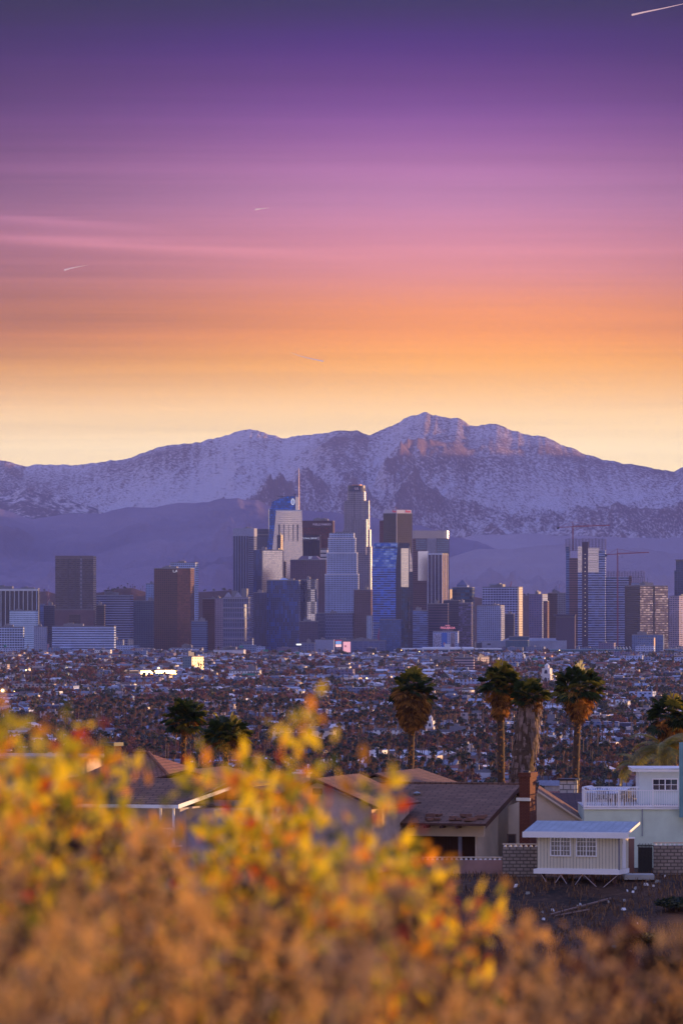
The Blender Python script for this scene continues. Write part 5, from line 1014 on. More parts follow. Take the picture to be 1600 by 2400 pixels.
# small commercial blocks that fill the foot of downtown
lowlook = [('white', (.62, .64, .74)), ('grey', (.32, .34, .44)), ('cream', (.55, .46, .44)), ('blue-grey', (.3, .38, .52)), ('mauve', (.36, .26, .36)), ('dark', (.10, .10, .16))]
lowi = []
for k in range(230):
    v = nr.uniform(1519, 1560) if k < 120 else nr.uniform(1560, 1730); u = nr.uniform(-20, 1610); y = ground_y(v) if v > 1526 else nr.uniform(9300, 9800)
    lowi.append((u, y, nr.randint(6), nr.uniform(10, 40), nr.uniform(8, 22), nr.uniform(4, 11 if v > 1530 else 18)))
labs = rel_labels([('low %s flat-roofed block' % lowlook[t[2]][0], t[0], HOR + F * CAMZ / t[1]) for t in lowi], 'b')
for (u, y, c, w, d, h), lb in zip(lowi, labs):
    nm, col = lowlook[c]; m = fa('low_' + nm, col, (.08, .09, .16), 4.2, 3.6, .5, .4, metal=.3, var=.8)
    o = root('low_block', lb, 'building', ((u - 800) / F * y, y, 0), -R(nr.uniform(4, 16)), 'flat-roofed blocks below downtown')
    sub(o, 'wall', lambda b: b.box(-w / 2, w / 2, 0, d, 0, h, m, simple('roof_pale', (.45, .46, .54), .8) if c % 2 else roofm)); sub(o, 'roof_plant', lambda b: b.box(-w * .3, -w * .05, d * .3, d * .6, h, h + 1.6, plantm))
# utility poles over the roofs
pl_ = []
for k in range(46):
    y = 1 / nr.uniform(1 / 6500, 1 / 3050); u = nr.uniform(10, 1590); v = HOR + F * CAMZ / y
    if inview(u, v, 0): pl_.append((u, y, v, nr.uniform(9, 13)))
for (u, y, v, h), lb in zip(pl_, rel_labels([('wooden utility pole with crossarm', t[0], t[2]) for t in pl_], 'p')):
    o = root('utility_pole', lb, 'utility pole', ((u - 800) / F * y, y, 0), nr.uniform(-.5, .5), 'utility poles among the houses')
    sub(o, 'shaft', lambda b: b.tube((0, 0, 0), (0, 0, h), .22, barkm, 5, .15)); sub(o, 'crossarm', lambda b: b.box(-1.3, 1.3, -.1, .1, h - 1.2, h - .95, barkm))
# bigger pale blocks between the palms
for k, (u, v, w, hh, c) in enumerate(((905, 1668, 60, 7, 0), (1040, 1655, 44, 8, 1), (1110, 1702, 50, 7, 0), (1400, 1700, 58, 8, 1), (1455, 1668, 40, 9, 0), (1290, 1748, 46, 7, 0), (1420, 1770, 52, 8, 0), (1090, 1775, 40, 8, 1), (880, 1790, 44, 8, 0), (1010, 1800, 40, 7, 1), (690, 1640, 46, 8, 0), (820, 1605, 60, 8, 1), (380, 1600, 50, 8, 1), (120, 1640, 54, 8, 0), (560, 1655, 50, 7, 0), (1480, 1730, 44, 8, 1), (1240, 1650, 40, 8, 1), (760, 1690, 50, 8, 0))):
    lb = rel_labels([('large %s flat block' % ('white', 'cream')[c], u, v)], 'b')[0].replace(', nearest', ', standing'); lb = '%s, %d pixels' % (lb, k) if False else lb
    y = ground_y(v); wm_ = px(w, y) * .7; o = root('large_block', lb, 'building', ((u - 800) / F * y, y, 0), -R(14), 'larger pale blocks on the plain')
    sub(o, 'wall', lambda b: b.box(-wm_ / 2, wm_ / 2, 0, 14, 0, hh, (wins, winc)[c], simple('roof_bright', (.62, .62, .66), .7))); sub(o, 'roof_plant', lambda b: b.box(-wm_ * .2, wm_ * .05, 4, 9, hh, hh + 1.5, plantm))
# trees on the near hills' crest
for k in range(34):
    u = nr.choice([nr.uniform(226, 345), nr.uniform(466, 548), nr.uniform(90, 128), nr.uniform(1222, 1245)], p=[.55, .2, .15, .1]); yy = 12560
    vv = np.interp(u, [p[0] for p in hill_sil], [p[1] for p in hill_sil]); z = H(vv, yy) - 2; palm = nr.rand() < .35 and 230 < u < 345
    o = root('fan_palm' if palm else 'broadleaf_tree', None, 'palm tree' if palm else 'tree', ((u - 800) / F * yy, yy, z), nr.uniform(0, 6), 'trees on the crest of the brown hills')
    o['label'] = 'tiny palm on the brown hill crest behind downtown' if palm else 'tiny round tree on the brown hill crest behind downtown'
    s = nr.uniform(.6, .95); o.scale = (s * (1.6 if palm else 1), s * (1.6 if palm else 1), s * (.75 if palm else .8))
    for nm, me in tree_meshes('p' if palm else 'b', nr.randint(4 if palm else 5), 0): part(nm, me, o)
# ------------------------------------------------------------ the houses on the near ridge
NEAR = R(-16)
def at(u, v, y): p = P(u, v, y); return p
stucco = simple('stucco_warm', (.72, .58, .42), .85, var=.12, scale=.8); stucco2 = simple('stucco_white_near', (.74, .82, .78), .8, var=.10, scale=.7)
wood_w = simple('white_trim', (.92, .92, .92), .5, var=.04); brown_w = simple('brown_wood', (.10, .04, .025), .7, scale=2, stretch=(1, 1, .1)); darkroom = simple('deep_brown_wood', (.07, .03, .022), .8, scale=2)
glassn = simple('window_glass', (.05, .055, .09), .08, .4, var=.3)
def shingle(name, c1, c2, row=.34, col=.9, bump=.5):
    m = bpy.data.materials.new(name); b = NB(m); uv = b.n('ShaderNodeUVMap'); br = b.n('ShaderNodeTexBrick'); b.l(uv.outputs[0], br.inputs['Vector'])
    br.inputs['Color1'].default_value = (*c1, 1); br.inputs['Color2'].default_value = (*c2, 1); br.inputs['Mortar'].default_value = (*[x * .35 for x in c1], 1); br.inputs['Scale'].default_value = 1; br.inputs['Brick Width'].default_value = col; br.inputs['Row Height'].default_value = row; br.inputs['Mortar Size'].default_value = .035; br.inputs['Bias'].default_value = 0
    n = b.noise(.7, 5, .6); dirt = b.mix(b.ramp(n, 0, .55, .4, .7), br.outputs[0], tuple(x * .5 for x in c1)); b.set('Base Color', dirt); b.set('Roughness', .85)
    bm = b.n('ShaderNodeBump'); bm.inputs['Strength'].default_value = bump; bm.inputs['Distance'].default_value = .04; bm.invert = True; b.l(br.outputs['Fac'], bm.inputs['Height']); b.l(bm.outputs[0], b.p.inputs['Normal']); return m
shin_brown = shingle('shingles_brown', (.20, .09, .05), (.28, .14, .08)); shin_red = shingle('tiles_terracotta', (.30, .11, .055), (.40, .17, .09), .38, .3, .9); shin_shed = shingle('shed_shingles', (.50, .56, .62), (.62, .68, .74), .14, .9, .2)
brickm = shingle('chimney_brick', (.26, .07, .035), (.36, .12, .06), .085, .24); cmu = shingle('block_wall', (.34, .27, .22), (.42, .34, .28), .21, .42, .4); stonem = shingle('white_stone', (.62, .58, .52), (.76, .72, .66), .35, .5, .8)
def siding():
    m = bpy.data.materials.new('shed_siding'); b = NB(m); uv = b.n('ShaderNodeUVMap'); sp = b.n('ShaderNodeSeparateXYZ'); b.l(uv.outputs[0], sp.inputs[0]); f = b.m('FRACT', b.m('DIVIDE', sp.outputs[0], .2)); g_ = b.m('LESS_THAN', f, .14)
    n = b.noise(1.5, 4, .6, stretch=(1, 1, .15)); c = b.mix(b.ramp(n, 0, 1, .3, .7), (.68, .62, .46), (.78, .73, .56)); b.set('Base Color', b.mix(g_, c, (.24, .22, .18))); b.set('Roughness', .7)
    bm = b.n('ShaderNodeBump'); bm.inputs['Strength'].default_value = .6; bm.inputs['Distance'].default_value = .03; bm.invert = True; b.l(g_, bm.inputs['Height']); b.l(bm.outputs[0], b.p.inputs['Normal']); return m
sid = siding()
def window(o, x0, x1, y, z0, z1, cols=3, rows=4, frame=wood_w, two=True, glass=glassn):
    def fr(b):
        t = .07
        b.box(x0 - t, x1 + t, y - .07, y - .003, z1, z1 + t, frame); b.box(x0 - t, x1 + t, y - .07, y - .003, z0 - t, z0, frame); b.box(x0 - t, x0, y - .07, y - .003, z0 + .001, z1 - .001, frame); b.box(x1, x1 + t, y - .07, y - .003, z0 + .001, z1 - .001, frame)
        if two: xm = (x0 + x1) / 2; b.box(xm - .035, xm + .035, y - .07, y - .003, z0 + .001, z1 - .001, frame)
    w = sub(o, 'window', fr)
    g_ = MB(); g_.box(x0 + .002, x1 - .002, y - .03, y - .008, z0 + .002, z1 - .002, glass); part('pane', g_, w)
    def mu(b):
        halves = [(x0, (x0 + x1) / 2), ((x0 + x1) / 2, x1)] if two else [(x0, x1)]
        for a, c in halves:
            for k in range(1, cols): x = a + (c - a) * k / cols; b.box(x - .015, x + .015, y - .05, y - .032, z0 + .003, z1 - .003, frame)
        for k in range(1, rows): z = z0 + (z1 - z0) * k / rows; b.box(x0 + .003, x1 - .003, y - .056, y - .051, z - .015, z + .015, frame)
    g_ = MB(); mu(g_); part('glazing_bar', g_, w); return w
# --- shed
y = 340; O = at(1448, 2050, y); m_px = y / F
o = root('garden_shed', 'small cream board shed on stilts with two white windows', 'shed', O, NEAR); L = 188 * m_px / math.cos(R(16)); Dp = 2.6; hw = 2.42; bh = .34
def shed_wall(b): b.prism(rect(-L, 0, 0, Dp), .28, hw, sid, side_mats=[sid] * 4, ztop=[hw, hw, hw + bh, hw + bh])
sub(o, 'wall', shed_wall); sub(o, 'skirt_board', lambda b: b.box(-L - .22, .06, -.06, Dp, 0, .275, wood_w)); sub(o, 'corner_post', lambda b: b.box(-L - .02, .03, -.045, -.004, .28, .33, wood_w)); 
sub(o, 'corner_trim', lambda b: b.box(.004, .07, -.05, .09, .28, hw, simple('grey_trim', (.22, .22, .27), .6)))
def shed_roof(b):
    e = .32; zf = hw - e * bh / Dp; zb = hw + bh * (1 + e / Dp) + .1; x0, x1 = -L - .75, .65; t = .16
    b.prism([(x0, -e), (x1, -e), (x1, Dp + e), (x0, Dp + e)], 0, 1, shin_shed) if False else None
    f = [(x0, -e, zf + t), (x1, -e, zf + t), (x1, Dp + e, zb + t), (x0, Dp + e, zb + t)]; b.face(f, shin_shed); g_ = [(p[0], p[1], p[2] - t) for p in f]; b.face(list(reversed(g_)), wood_w)
    for i in range(4): j = (i + 1) % 4; b.face([g_[i], g_[j], f[j], f[i]], wood_w)
sub(o, 'roof', shed_roof); sub(o, 'fascia', lambda b: b.box(-L - .8, .7, -.47, -.425, hw - .24, hw + .10, wood_w))
for uc in (1314.5, 1374.5):
    xc = (uc - 1448) * m_px / math.cos(R(16)); window(o, xc - .57, xc + .57, 0, 1.12, 2.22)
sub(o, 'door', lambda b: (b.box(.003, .05, .9, 1.75, .3, 2.3, wood_w)))
def brace(b):
    cab = simple('pale_cable', (.55, .45, .45), .5)
    for a, c in ((1268, 1322), (1315, 1270), (1313, 1367), (1364, 1318), (1366, 1452), (1446, 1366)):
        xa, xc = [(q - 1448) * m_px / math.cos(R(16)) for q in (a, c)]; b.tube((xa, .1, -.02), (xc, -.55, -2.0), .022, cab, 4)
for a, c in ((1268, 1322), (1315, 1270), (1313, 1367), (1364, 1318), (1366, 1452), (1446, 1366)):
    xa, xc = [(q - 1448) * m_px / math.cos(R(16)) for q in (a, c)]; sub(o, 'brace', lambda b: b.tube((xa, .1, -.02), (xc, -.55, -1.9), .02, simple('pale_cable', (.55, .45, .45), .5), 4))
for xx in (-L + .3, -L * .66, -L * .33, -.3): sub(o, 'stilt', lambda b: b.box(xx - .08, xx + .08, .25, .41, -2.6, -.01, darkroom))
def gz_(x, y): return gzf(x, y)
# --- white house right of the shed
y = 353; O = at(1620, 2045, y); m_px = y / F; k_ = m_px / math.cos(R(3)); XN = lambda u: (u - 1620) * m_px
o = root('white_house', 'pale two-level stucco house with white balcony at right edge', 'house', O, 0); ZN = lambda v: (2045 - v) * m_px
sub(o, 'lower_wall', lambda b: b.box(XN(1368), 3, 0, 9, -1, ZN(1894), simple('stucco_pale', (.68, .80, .64), .85, var=.16, scale=.5)))
sub(o, 'ledge', lambda b: b.box(XN(1366), 3, -.1, -.004, ZN(1897), ZN(1893), wood_w)); sub(o, 'balcony_floor', lambda b: b.box(XN(1366), 3, -.1, 9, ZN(1893) + .002, ZN(1892), simple('deck_grey', (.4, .4, .42), .8)))
sub(o, 'downpipe', lambda b: b.tube((XN(1504), -.08, ZN(1960)), (XN(1504), -.08, ZN(1896)), .035, simple('pipe_grey', (.3, .33, .35), .6), 6))
yr = 5.0; s_ = (353 + yr) / 353
def XU(u): return P(u, 1400, 353 + yr).x - O.x
def ZU(v): return P(800, v, 353 + yr).z - O.z
sub(o, 'upper_wall', lambda b: b.box(XU(1496), XU(1640), yr, 9, ZN(1892) + .003, ZU(1808), stucco2))
sub(o, 'upper_roof', lambda b: (b.box(XU(1480), XU(1640), yr - .5, 9.5, ZU(1808) + .003, ZU(1803), wood_w), b.box(XU(1478), XU(1640), yr - .55, 9.6, ZU(1803) + .003, ZU(1800), simple('roof_white', (.6, .64, .68), .6))))
window(o, XU(1529), XU(1585), yr, ZU(1851), ZU(1827), cols=2, rows=2, glass=simple('lit_glass', (.10, .10, .14), .05, .6, var=.2))
def rail(o, x0, x1, yy, z0, z1, step=.14, posts=None, mat=wood_w):
    def f(b):
        b.box(x0, x1, yy - .03, yy + .03, z1 - .06, z1, mat); b.box(x0, x1, yy - .025, yy + .025, z0 + .04, z0 + .09, mat)
        n = int((x1 - x0) / step)
        for k in range(n + 1): x = x0 + (x1 - x0) * k / n; b.box(x - .018, x + .018, yy - .018, yy + .018, z0 + .091, z1 - .061, mat)
        for xp in (posts or []): b.box(xp - .06, xp + .06, yy - .06, yy + .06, z0, z1 + .06, mat)
    sub(o, 'railing', f)
rail(o, XN(1368), 1.0, .05, ZN(1892), ZN(1852), posts=[XN(1369), XN(1449), XN(1529), XN(1590)])
def siderail(b):
    x = XN(1371); b.box(x - .03, x + .03, .15, 4.6, ZN(1852) - .06, ZN(1852), wood_w)
    for k in range(30): yk = .2 + k * .15; b.box(x - .018, x + .018, yk - .018, yk + .018, ZN(1892), ZN(1852) - .061, wood_w)
sub(o, 'railing', siderail)
def backrail(b):
    z0, z1 = ZN(1892), ZN(1850); b.box(XN(1371), XU(1496), 4.7, 4.76, z1 - .06, z1, wood_w)
    for k in range(24): x = XN(1371) + (XU(1496) - XN(1371)) * k / 24; b.box(x - .018, x + .018, 4.71, 4.745, z0, z1 - .061, wood_w)
sub(o, 'railing', backrail)
sub(o, 'corner_post', lambda b: b.box(XN(1590), XN(1606), -.6, -.2, ZN(1915), ZN(1740), simple('teal_post', (.16, .32, .36), .7)))
fur = simple('dark_furniture', (.035, .035, .05), .6)
for k, (u, w, lab) in enumerate(((1406, .5, 'dark metal patio chair nearest the balcony corner'), (1424, .5, 'dark metal patio chair left of the balcony table'), (1466, .5, 'dark metal patio chair right of the balcony table'), (1484, .5, 'dark metal patio chair closest to the upper room'))):
    r_ = root('patio_chair', lab, 'chair', (O.x + XN(u), 353 + 1.9 + .25 * (k % 2), O.z + ZN(1892) + .006), R(20 * k), 'patio chairs on the white balcony')
    sub(r_, 'seat', lambda b: b.box(-.22, .22, -.22, .22, .42, .46, fur)); sub(r_, 'backrest', lambda b: [b.box(-.22 + q * .11, -.19 + q * .11, .2, .23, .47, .9, fur) for q in range(5)] + [b.box(-.22, .25, .195, .235, .9, .94, fur)])
    for sx in (-.2, .2):
        for sy in (-.2, .2): sub(r_, 'leg', lambda b: b.tube((sx * 1.1, sy * 1.1, 0), (sx, sy, .419), .02, fur, 5))
r_ = root('patio_table', 'round dark patio table in the middle of the balcony', 'table', (O.x + XN(1445), 353 + 2.0, O.z + ZN(1892) + .006)); sub(r_, 'table_top', lambda b: b.prism(cpoly(0, 0, .6, .6, 20), .72, .75, fur)); sub(r_, 'pedestal', lambda b: (b.tube((0, 0, .02), (0, 0, .718), .04, fur, 6), b.prism(cpoly(0, 0, .28, .28, 12), 0, .02, fur)))
# gate, post and block walls
def wall_seg(label, u0, u1, v0, v1, y, mat, crest=True, rz=0, th=.2):
    O = at(u0, v1, y); w = (u1 - u0) * y / F; h_ = (v1 - v0) * y / F; o = root('garden_wall', label, 'wall', O, rz)
    sub(o, 'wall', lambda b: b.box(0, w, 0, th, -1.2, h_ * (.87 if crest else 1), mat))
    if crest:
        def f(b):
            n = int(w / .28)
            for k in range(n): x = (k + .5) * w / n; b.prism(cpoly(x, th / 2, .10, .07, 8), h_ * .87 + .002, h_ * .87 + .13, wood_w if n < 20 else MATS['stucco_warm'], poly1=cpoly(x, th / 2, .05, .05, 8))
            b.box(0, w, .02, th - .02, h_ * .87 + .131, h_ * .87 + .2, MATS['stucco_warm'])
        sub(o, 'crest_blocks', f)
    return o
wall_seg('grey block garden wall with ornamental top left of the shed', 1177, 1262, 1973, 2066, 344, cmu); wall_seg('grey block garden wall with ornamental top at right edge', 1530, 1640, 1972, 2047, 345, cmu)
wall_seg('low tan plastered wall below the screened patio', 985, 1176, 2008, 2068, 346, simple('tan_plaster', (.34, .20, .17), .85, scale=.5))
O = at(1494, 2046, 344.5); o = root('iron_gate', 'black iron gate with spiked top right of the shed', 'gate', O); m_ = 344.5 / F
sub(o, 'leaf', lambda b: [b.box(k * .085, k * .085 + .045, 0, .04, 0, 67 * m_ + .05 * (k % 2), simple('iron_black', (.012, .011, .014), .5)) for k in range(int(34 * m_ / .085))]); sub(o, 'frame', lambda b: (b.box(-.05, 36 * m_, .045, .1, 66 * m_ - .1, 66 * m_ - .03, MATS['iron_black']), b.box(-.05, 36 * m_, .045, .1, 0, .08, MATS['iron_black']), b.box(.0, 34 * m_, .045, .06, .09, 64 * m_ - .1, MATS['iron_black'])))
O = at(1472, 2040, 346); o = root('gate_post', 'brown square post between the shed and the iron gate', 'post', O); sub(o, 'shaft', lambda b: b.box(0, .34, 0, .34, -.6, 1.92, simple('post_brown', (.22, .13, .11), .8))); sub(o, 'cap', lambda b: b.box(-.04, .38, -.04, .38, 1.922, 2.0, wood_w))
O = at(1462, 2052, 341.5); o = root('concrete_slab', 'pale concrete step slab right of the shed', 'slab', O); b = MB(); b.box(0, 1.8, 0, 2.2, -.25, .03, simple('concrete_pale', (.4, .4, .38), .8)); part('slab', b, o)
# --- brown-roofed house left of the chimney
y = 350; O = at(1137, 2040, y); m_px = y / F; o = root('ranch_house', 'low house with long brown shingle roof and screened patio', 'house', O, NEAR); Zr = lambda v, yy=y: P(800, v, yy).z - O.z
L = 13.4; ze = Zr(1936); zr = Zr(1843, 359); dpt = 9.0; rz_ = zr
def broof(b):
    t = .14
    f = [(-L, 0, ze), (0, 0, ze), (0, dpt, rz_), (-L, dpt, rz_)]; b.face([(p[0], p[1], p[2] + t) for p in f], shin_brown); b.face([f[3], f[2], f[1], f[0]], brown_w)
    g_ = [(-L, dpt, rz_), (0, dpt, rz_), (0, dpt * 2, ze), (-L, dpt * 2, ze)]; b.face([(p[0], p[1], p[2] + t) for p in g_], shin_brown); b.face([g_[3], g_[2], g_[1], g_[0]], brown_w)
    for q in (f, g_):
        for i in range(4):
            j = (i + 1) % 4; b.face([q[i], q[j], (q[j][0], q[j][1], q[j][2] + t), (q[i][0], q[i][1], q[i][2] + t)], brown_w)
sub(o, 'roof', broof)
sub(o, 'ridge_cap', lambda b: b.tube((-L, dpt, rz_ + .16), (0, dpt, rz_ + .16), .09, shin_brown, 6))
sub(o, 'rake_board', lambda b: b.face([(.02, -.05, ze - .16), (.02, dpt, rz_ - .16), (.02, dpt, rz_ + .17), (.02, -.05, ze + .17)], brown_w))
sub(o, 'beam', lambda b: b.box(-L, -.35, 1.0, 1.25, ze - .95 + .25, ze - .22 + .2, stucco))
for k in range(12): sub(o, 'rafter_tail', lambda b: b.box(-L + .5 + k, -L + .62 + k, -.12, .998, ze - .17, ze - .02, brown_w))
rr = random.Random(4)
sub(o, 'patio_back_wall', lambda b: b.box(-L, -1.0, 3.0, 3.2, -1.5, ze - .2, brown_w)); sub(o, 'patio_side_wall', lambda b: b.box(-1.0, -.85, 1.3, dpt * 2 - 1, -1.5, ze + .1, stucco))
sub(o, 'gable_wall', lambda b: b.face([(-.84, 1.3, -1.5), (-.84, dpt * 2 - 1, -1.5), (-.84, dpt * 2 - 1, ze), (-.84, dpt, rz_ - .1), (-.84, 1.3, ze + .1)], stucco))
for x in (-9.2, -6.5, -2.0): sub(o, 'patio_post', lambda b: b.box(x, x + .2, 1.02, 1.22, -1.5, ze - .72, simple('post_grey', (.22, .2, .24), .7)))
def screen(b):
    for k in range(60): x = -L + .1 + k * .19; b.box(x, x + .025, 1.5, 1.52, -.6, ze - .72, brown_w)
sub(o, 'patio_screen', screen)
for k in range(16):      # loose stacked tiles on the eave
    x = -rr.uniform(.4, 4.2); t_ = rr.uniform(.05, .22); yy = t_ * dpt; z = ze + (rz_ - ze) * t_ + .15
    r_ = root('loose_tile', ['broken brown roof tile lying on the ranch house eave'][0], 'roof tile', o.matrix_basis @ Vector((x, yy, z)) if False else (O.x + x * math.cos(NEAR) - yy * math.sin(NEAR), O.y + x * math.sin(NEAR) + yy * math.cos(NEAR), O.z + z), rr.uniform(0, 3), 'loose tiles on the ranch roof')
    sub(r_, 'slab', lambda b: b.prism([(-.3, -.2), (.3, -.16), (.26, .2), (-.28, .18)], 0, .1 + rr.random() * .12, simple('tile_loose', (.25, .12, .08), .85)))
sub(o, 'roof_vent', lambda b: (b.box(-8.4, -8.05, 5.0, 5.3, ze + 1.05, ze + 1.5, simple('vent_blue', (.2, .3, .42), .5)))); sub(o, 'roof_vent', lambda b: (b.tube((-6.1, 6.4, ze + 1.2), (-6.1, 6.4, ze + 1.75), .09, MATS['pipe_grey'], 8), b.tube((-6.1, 6.4, ze + 1.752), (-6.1, 6.4, ze + 1.85), .25, MATS['pipe_grey'], 8, .05)))
# hipped wing behind-left whose ridge stands higher
O = at(880, 2040, 362); o = root('ranch_wing', 'brown gabled roof wing rising behind the long brown roof', 'house', O, NEAR); zz = lambda v: P(800, v, 362).z - O.z
def groof(b, w, d0, d1, ze, zr, m, e=.4, t=.12):
    q = e * (zr - ze) / w
    for s in (-1, 1):
        f = [(s * (w + e), d0 - e, ze - q), (0, d0 - e, zr), (0, d1 + e, zr), (s * (w + e), d1 + e, ze - q)]
        if s > 0: f = [f[1], f[0], f[3], f[2]]
        b.face([(p[0], p[1], p[2] + t) for p in f], m); b.face([f[3], f[2], f[1], f[0]], brown_w)
        for i in range(4): j = (i + 1) % 4; b.face([f[i], f[j], (f[j][0], f[j][1], f[j][2] + t), (f[i][0], f[i][1], f[i][2] + t)], brown_w)
sub(o, 'roof', lambda b: groof(b, 4.6, 0, 10, zz(1872), zz(1816), shin_brown)); sub(o, 'wall', lambda b: b.box(-4.4, 4.4, .2, 9.8, -2, zz(1874), stucco)); sub(o, 'gable', lambda b: b.face([(-4.4, .19, zz(1874)), (4.4, .19, zz(1874)), (0, .19, zz(1820))], stucco))
O = at(742, 2040, 346); o = root('cream_gable_house', 'cream gabled house half hidden behind the flowering shrub', 'house', O, NEAR); zz = lambda v: P(800, v, 346).z - O.z
sub(o, 'roof', lambda b: groof(b, 3.6, 0, 9, zz(1888), zz(1828), shin_brown)); sub(o, 'wall', lambda b: b.box(-3.4, 3.4, .2, 8.8, -2, zz(1890), simple('stucco_cream_near', (.66, .48, .38), .85))); sub(o, 'gable', lambda b: b.face([(-3.4, .19, zz(1890)), (3.4, .19, zz(1890)), (0, .19, zz(1834))], MATS['stucco_cream_near'])); sub(o, 'gable_vent', lambda b: b.box(-.3, .3, .12, .185, zz(1862), zz(1848), darkm))
O = at(702, 1860, 352); o = root('chimney', 'small pale chimney left of the cream gable', 'chimney', O, NEAR); sub(o, 'stack', lambda b: b.box(-.4, .45, 0, .8, -4, 1.2, MATS['stucco_cream_near'])); sub(o, 'cap', lambda b: b.box(-.48, .53, -.08, .88, 1.202, 1.32, wood_w))
# --- brick chimney
y = 352; O = at(1241, 2000, y); o = root('brick_chimney', 'tall red brick chimney in the middle of the near roofs', 'chimney', O, NEAR); zt = P(800, 1811, y).z - O.z
sub(o, 'stack', lambda b: b.prism(rect(-.68, 0, 0, 1.7), -2, zt - .28, brickm)); sub(o, 'corbel', lambda b: b.prism(rect(-.74, .06, -.06, 1.76), zt - .278, zt, brickm)); sub(o, 'flue', lambda b: b.prism(rect(-.5, -.15, .3, .7), zt + .002, zt + .1, darkm)); sub(o, 'flashing', lambda b: b.box(-.85, .04, -.1, -.005, zt - 1.75, zt - 1.55, simple('flash_metal', (.45, .5, .6), .35, .8)))
# --- cream gable wall right of the chimney
y = 356; O = at(1300, 2040, y); o = root('cream_house', 'cream stucco house wall with sloping roof right of chimney', 'house', O, 0); XN2 = lambda u: (u - 1300) * y / F; zz = lambda v: P(800, v, y).z - O.z
sub(o, 'wall', lambda b: b.prism([(XN2(1195), 0), (XN2(1369), 0), (XN2(1369), 8), (XN2(1195), 8)], -2, 1, stucco, ztop=[zz(1860), zz(1930), zz(1930), zz(1860)]) if False else b.face([(XN2(1190), 0, -2), (XN2(1372), 0, -2), (XN2(1372), 0, zz(1932)), (XN2(1262), 0, zz(1858)), (XN2(1190), 0, zz(1890))], stucco))
def rr_(b):
    t = .14; a = (XN2(1258), -.3, zz(1856)); c = (XN2(1380), -.3, zz(1937)); 
    f = [a, c, (c[0] + .4, 8, c[2]), (a[0] + .4, 8, a[2])]; b.face([(p[0], p[1], p[2] + t) for p in f], shin_brown); b.face(list(reversed(f)), brown_w)
    for i in range(4): j = (i + 1) % 4; b.face([f[i], f[j], (f[j][0], f[j][1], f[j][2] + t), (f[i][0], f[i][1], f[i][2] + t)], stucco)
sub(o, 'roof', rr_); window(o, XN2(1190), XN2(1206), 0, zz(1975), zz(1957), cols=1, rows=1, two=False, frame=simple('frame_brown', (.2, .12, .09), .6))
y = 372; O = at(1285, 2000, y); o = root('dark_roof_house', 'dark brown roof behind the cream gable wall', 'house', O, 0); XN3 = lambda u: (u - 1285) * y / F; zz3 = lambda v: P(800, v, y).z - O.z
sub(o, 'roof', lambda b: (b.face([(XN3(1268), -3, zz3(1905)), (XN3(1400), -3, zz3(1905)), (XN3(1400), 3, zz3(1862)), (XN3(1268), 3, zz3(1862))], shingle('shingles_dark', (.08, .035, .04), (.13, .06, .06))), b.face([(XN3(1268), 3, zz3(1862)), (XN3(1400), 3, zz3(1862)), (XN3(1400), 8, zz3(1905)), (XN3(1268), 8, zz3(1905))], bpy.data.materials['shingles_dark']))); sub(o, 'wall', lambda b: b.box(XN3(1272), XN3(1396), -2.6, 7.6, -3, zz3(1908), stucco))
y = 378; O = at(1330, 1900, y); o = root('stone_chimney', 'white rubble-stone chimney behind the dark brown roof', 'chimney', O, NEAR); zt = P(800, 1829, y).z - O.z; sub(o, 'stack', lambda b: b.prism(rect(-.5, .5, -.3, .7), -3, zt, stonem)); sub(o, 'cap', lambda b: b.box(-.62, .62, -.42, .82, zt + .002, zt + .12, darkm))
# --- left houses behind the flowers
y = 395; O = at(338, 1960, y); o = root('terracotta_house', 'house with terracotta hip roof peaking behind the flowers', 'house', O, NEAR); zz = lambda v: P(800, v, y).z - O.z; xs_ = lambda n: n * y / F
def hip(b, x0, x1, y0, y1, ze, zr, ra, rb, m, t=.1):
    ym = (y0 + y1) / 2; A = [(x0, y0, ze), (x1, y0, ze), (x1, y1, ze), (x0, y1, ze)]; p, q = (ra, ym, zr), (rb, ym, zr)
    b.face([A[0], A[1], q, p], m); b.face([A[1], A[2], q], m); b.face([A[2], A[3], p, q], m); b.face([A[3], A[0], p], m); b.face(list(reversed(A)), wood_w)
sub(o, 'roof', lambda b: hip(b, xs_(-130), xs_(112), -4, 6, zz(1822), zz(1766), xs_(-40), xs_(0), shin_red)); sub(o, 'wall', lambda b: b.box(xs_(-115), xs_(98), -3.5, 5.5, -3, zz(1824), stucco)); sub(o, 'ridge_tiles', lambda b: (b.tube((xs_(-40), 1, zz(1766) + .05), (xs_(0), 1, zz(1766) + .05), .13, shin_red, 6), b.tube((xs_(0), 1, zz(1766) + .05), (xs_(112), -4, zz(1822) + .05), .13, shin_red, 6)))
O = at(265, 1790, 398); o = root('chimney', 'lit square chimney at left end of the terracotta roof', 'chimney', O, R(-40)); sub(o, 'stack', lambda b: b.box(-.45, .45, -.4, .4, -2, 1.25, brickm)); sub(o, 'cap', lambda b: b.box(-.55, .55, -.5, .5, 1.252, 1.5, darkm))
y = 336; O = at(415, 2020, y); o = root('balcony_house', 'lavender-grey house with white fascia and balcony behind flowers', 'house', O, NEAR); zz = lambda v: P(800, v, y).z - O.z; k_ = y / F / math.cos(NEAR)
lav = simple('stucco_lavender', (.42, .38, .46), .85); Lh = (415 - 120) * k_
sub(o, 'wall', lambda b: b.box(-Lh, -.2, 1.2, 8, -4, zz(1896), lav)); sub(o, 'porch_wall', lambda b: b.box(-.2 + .01, 4, 2.5, 8, -4, zz(1900), lav))
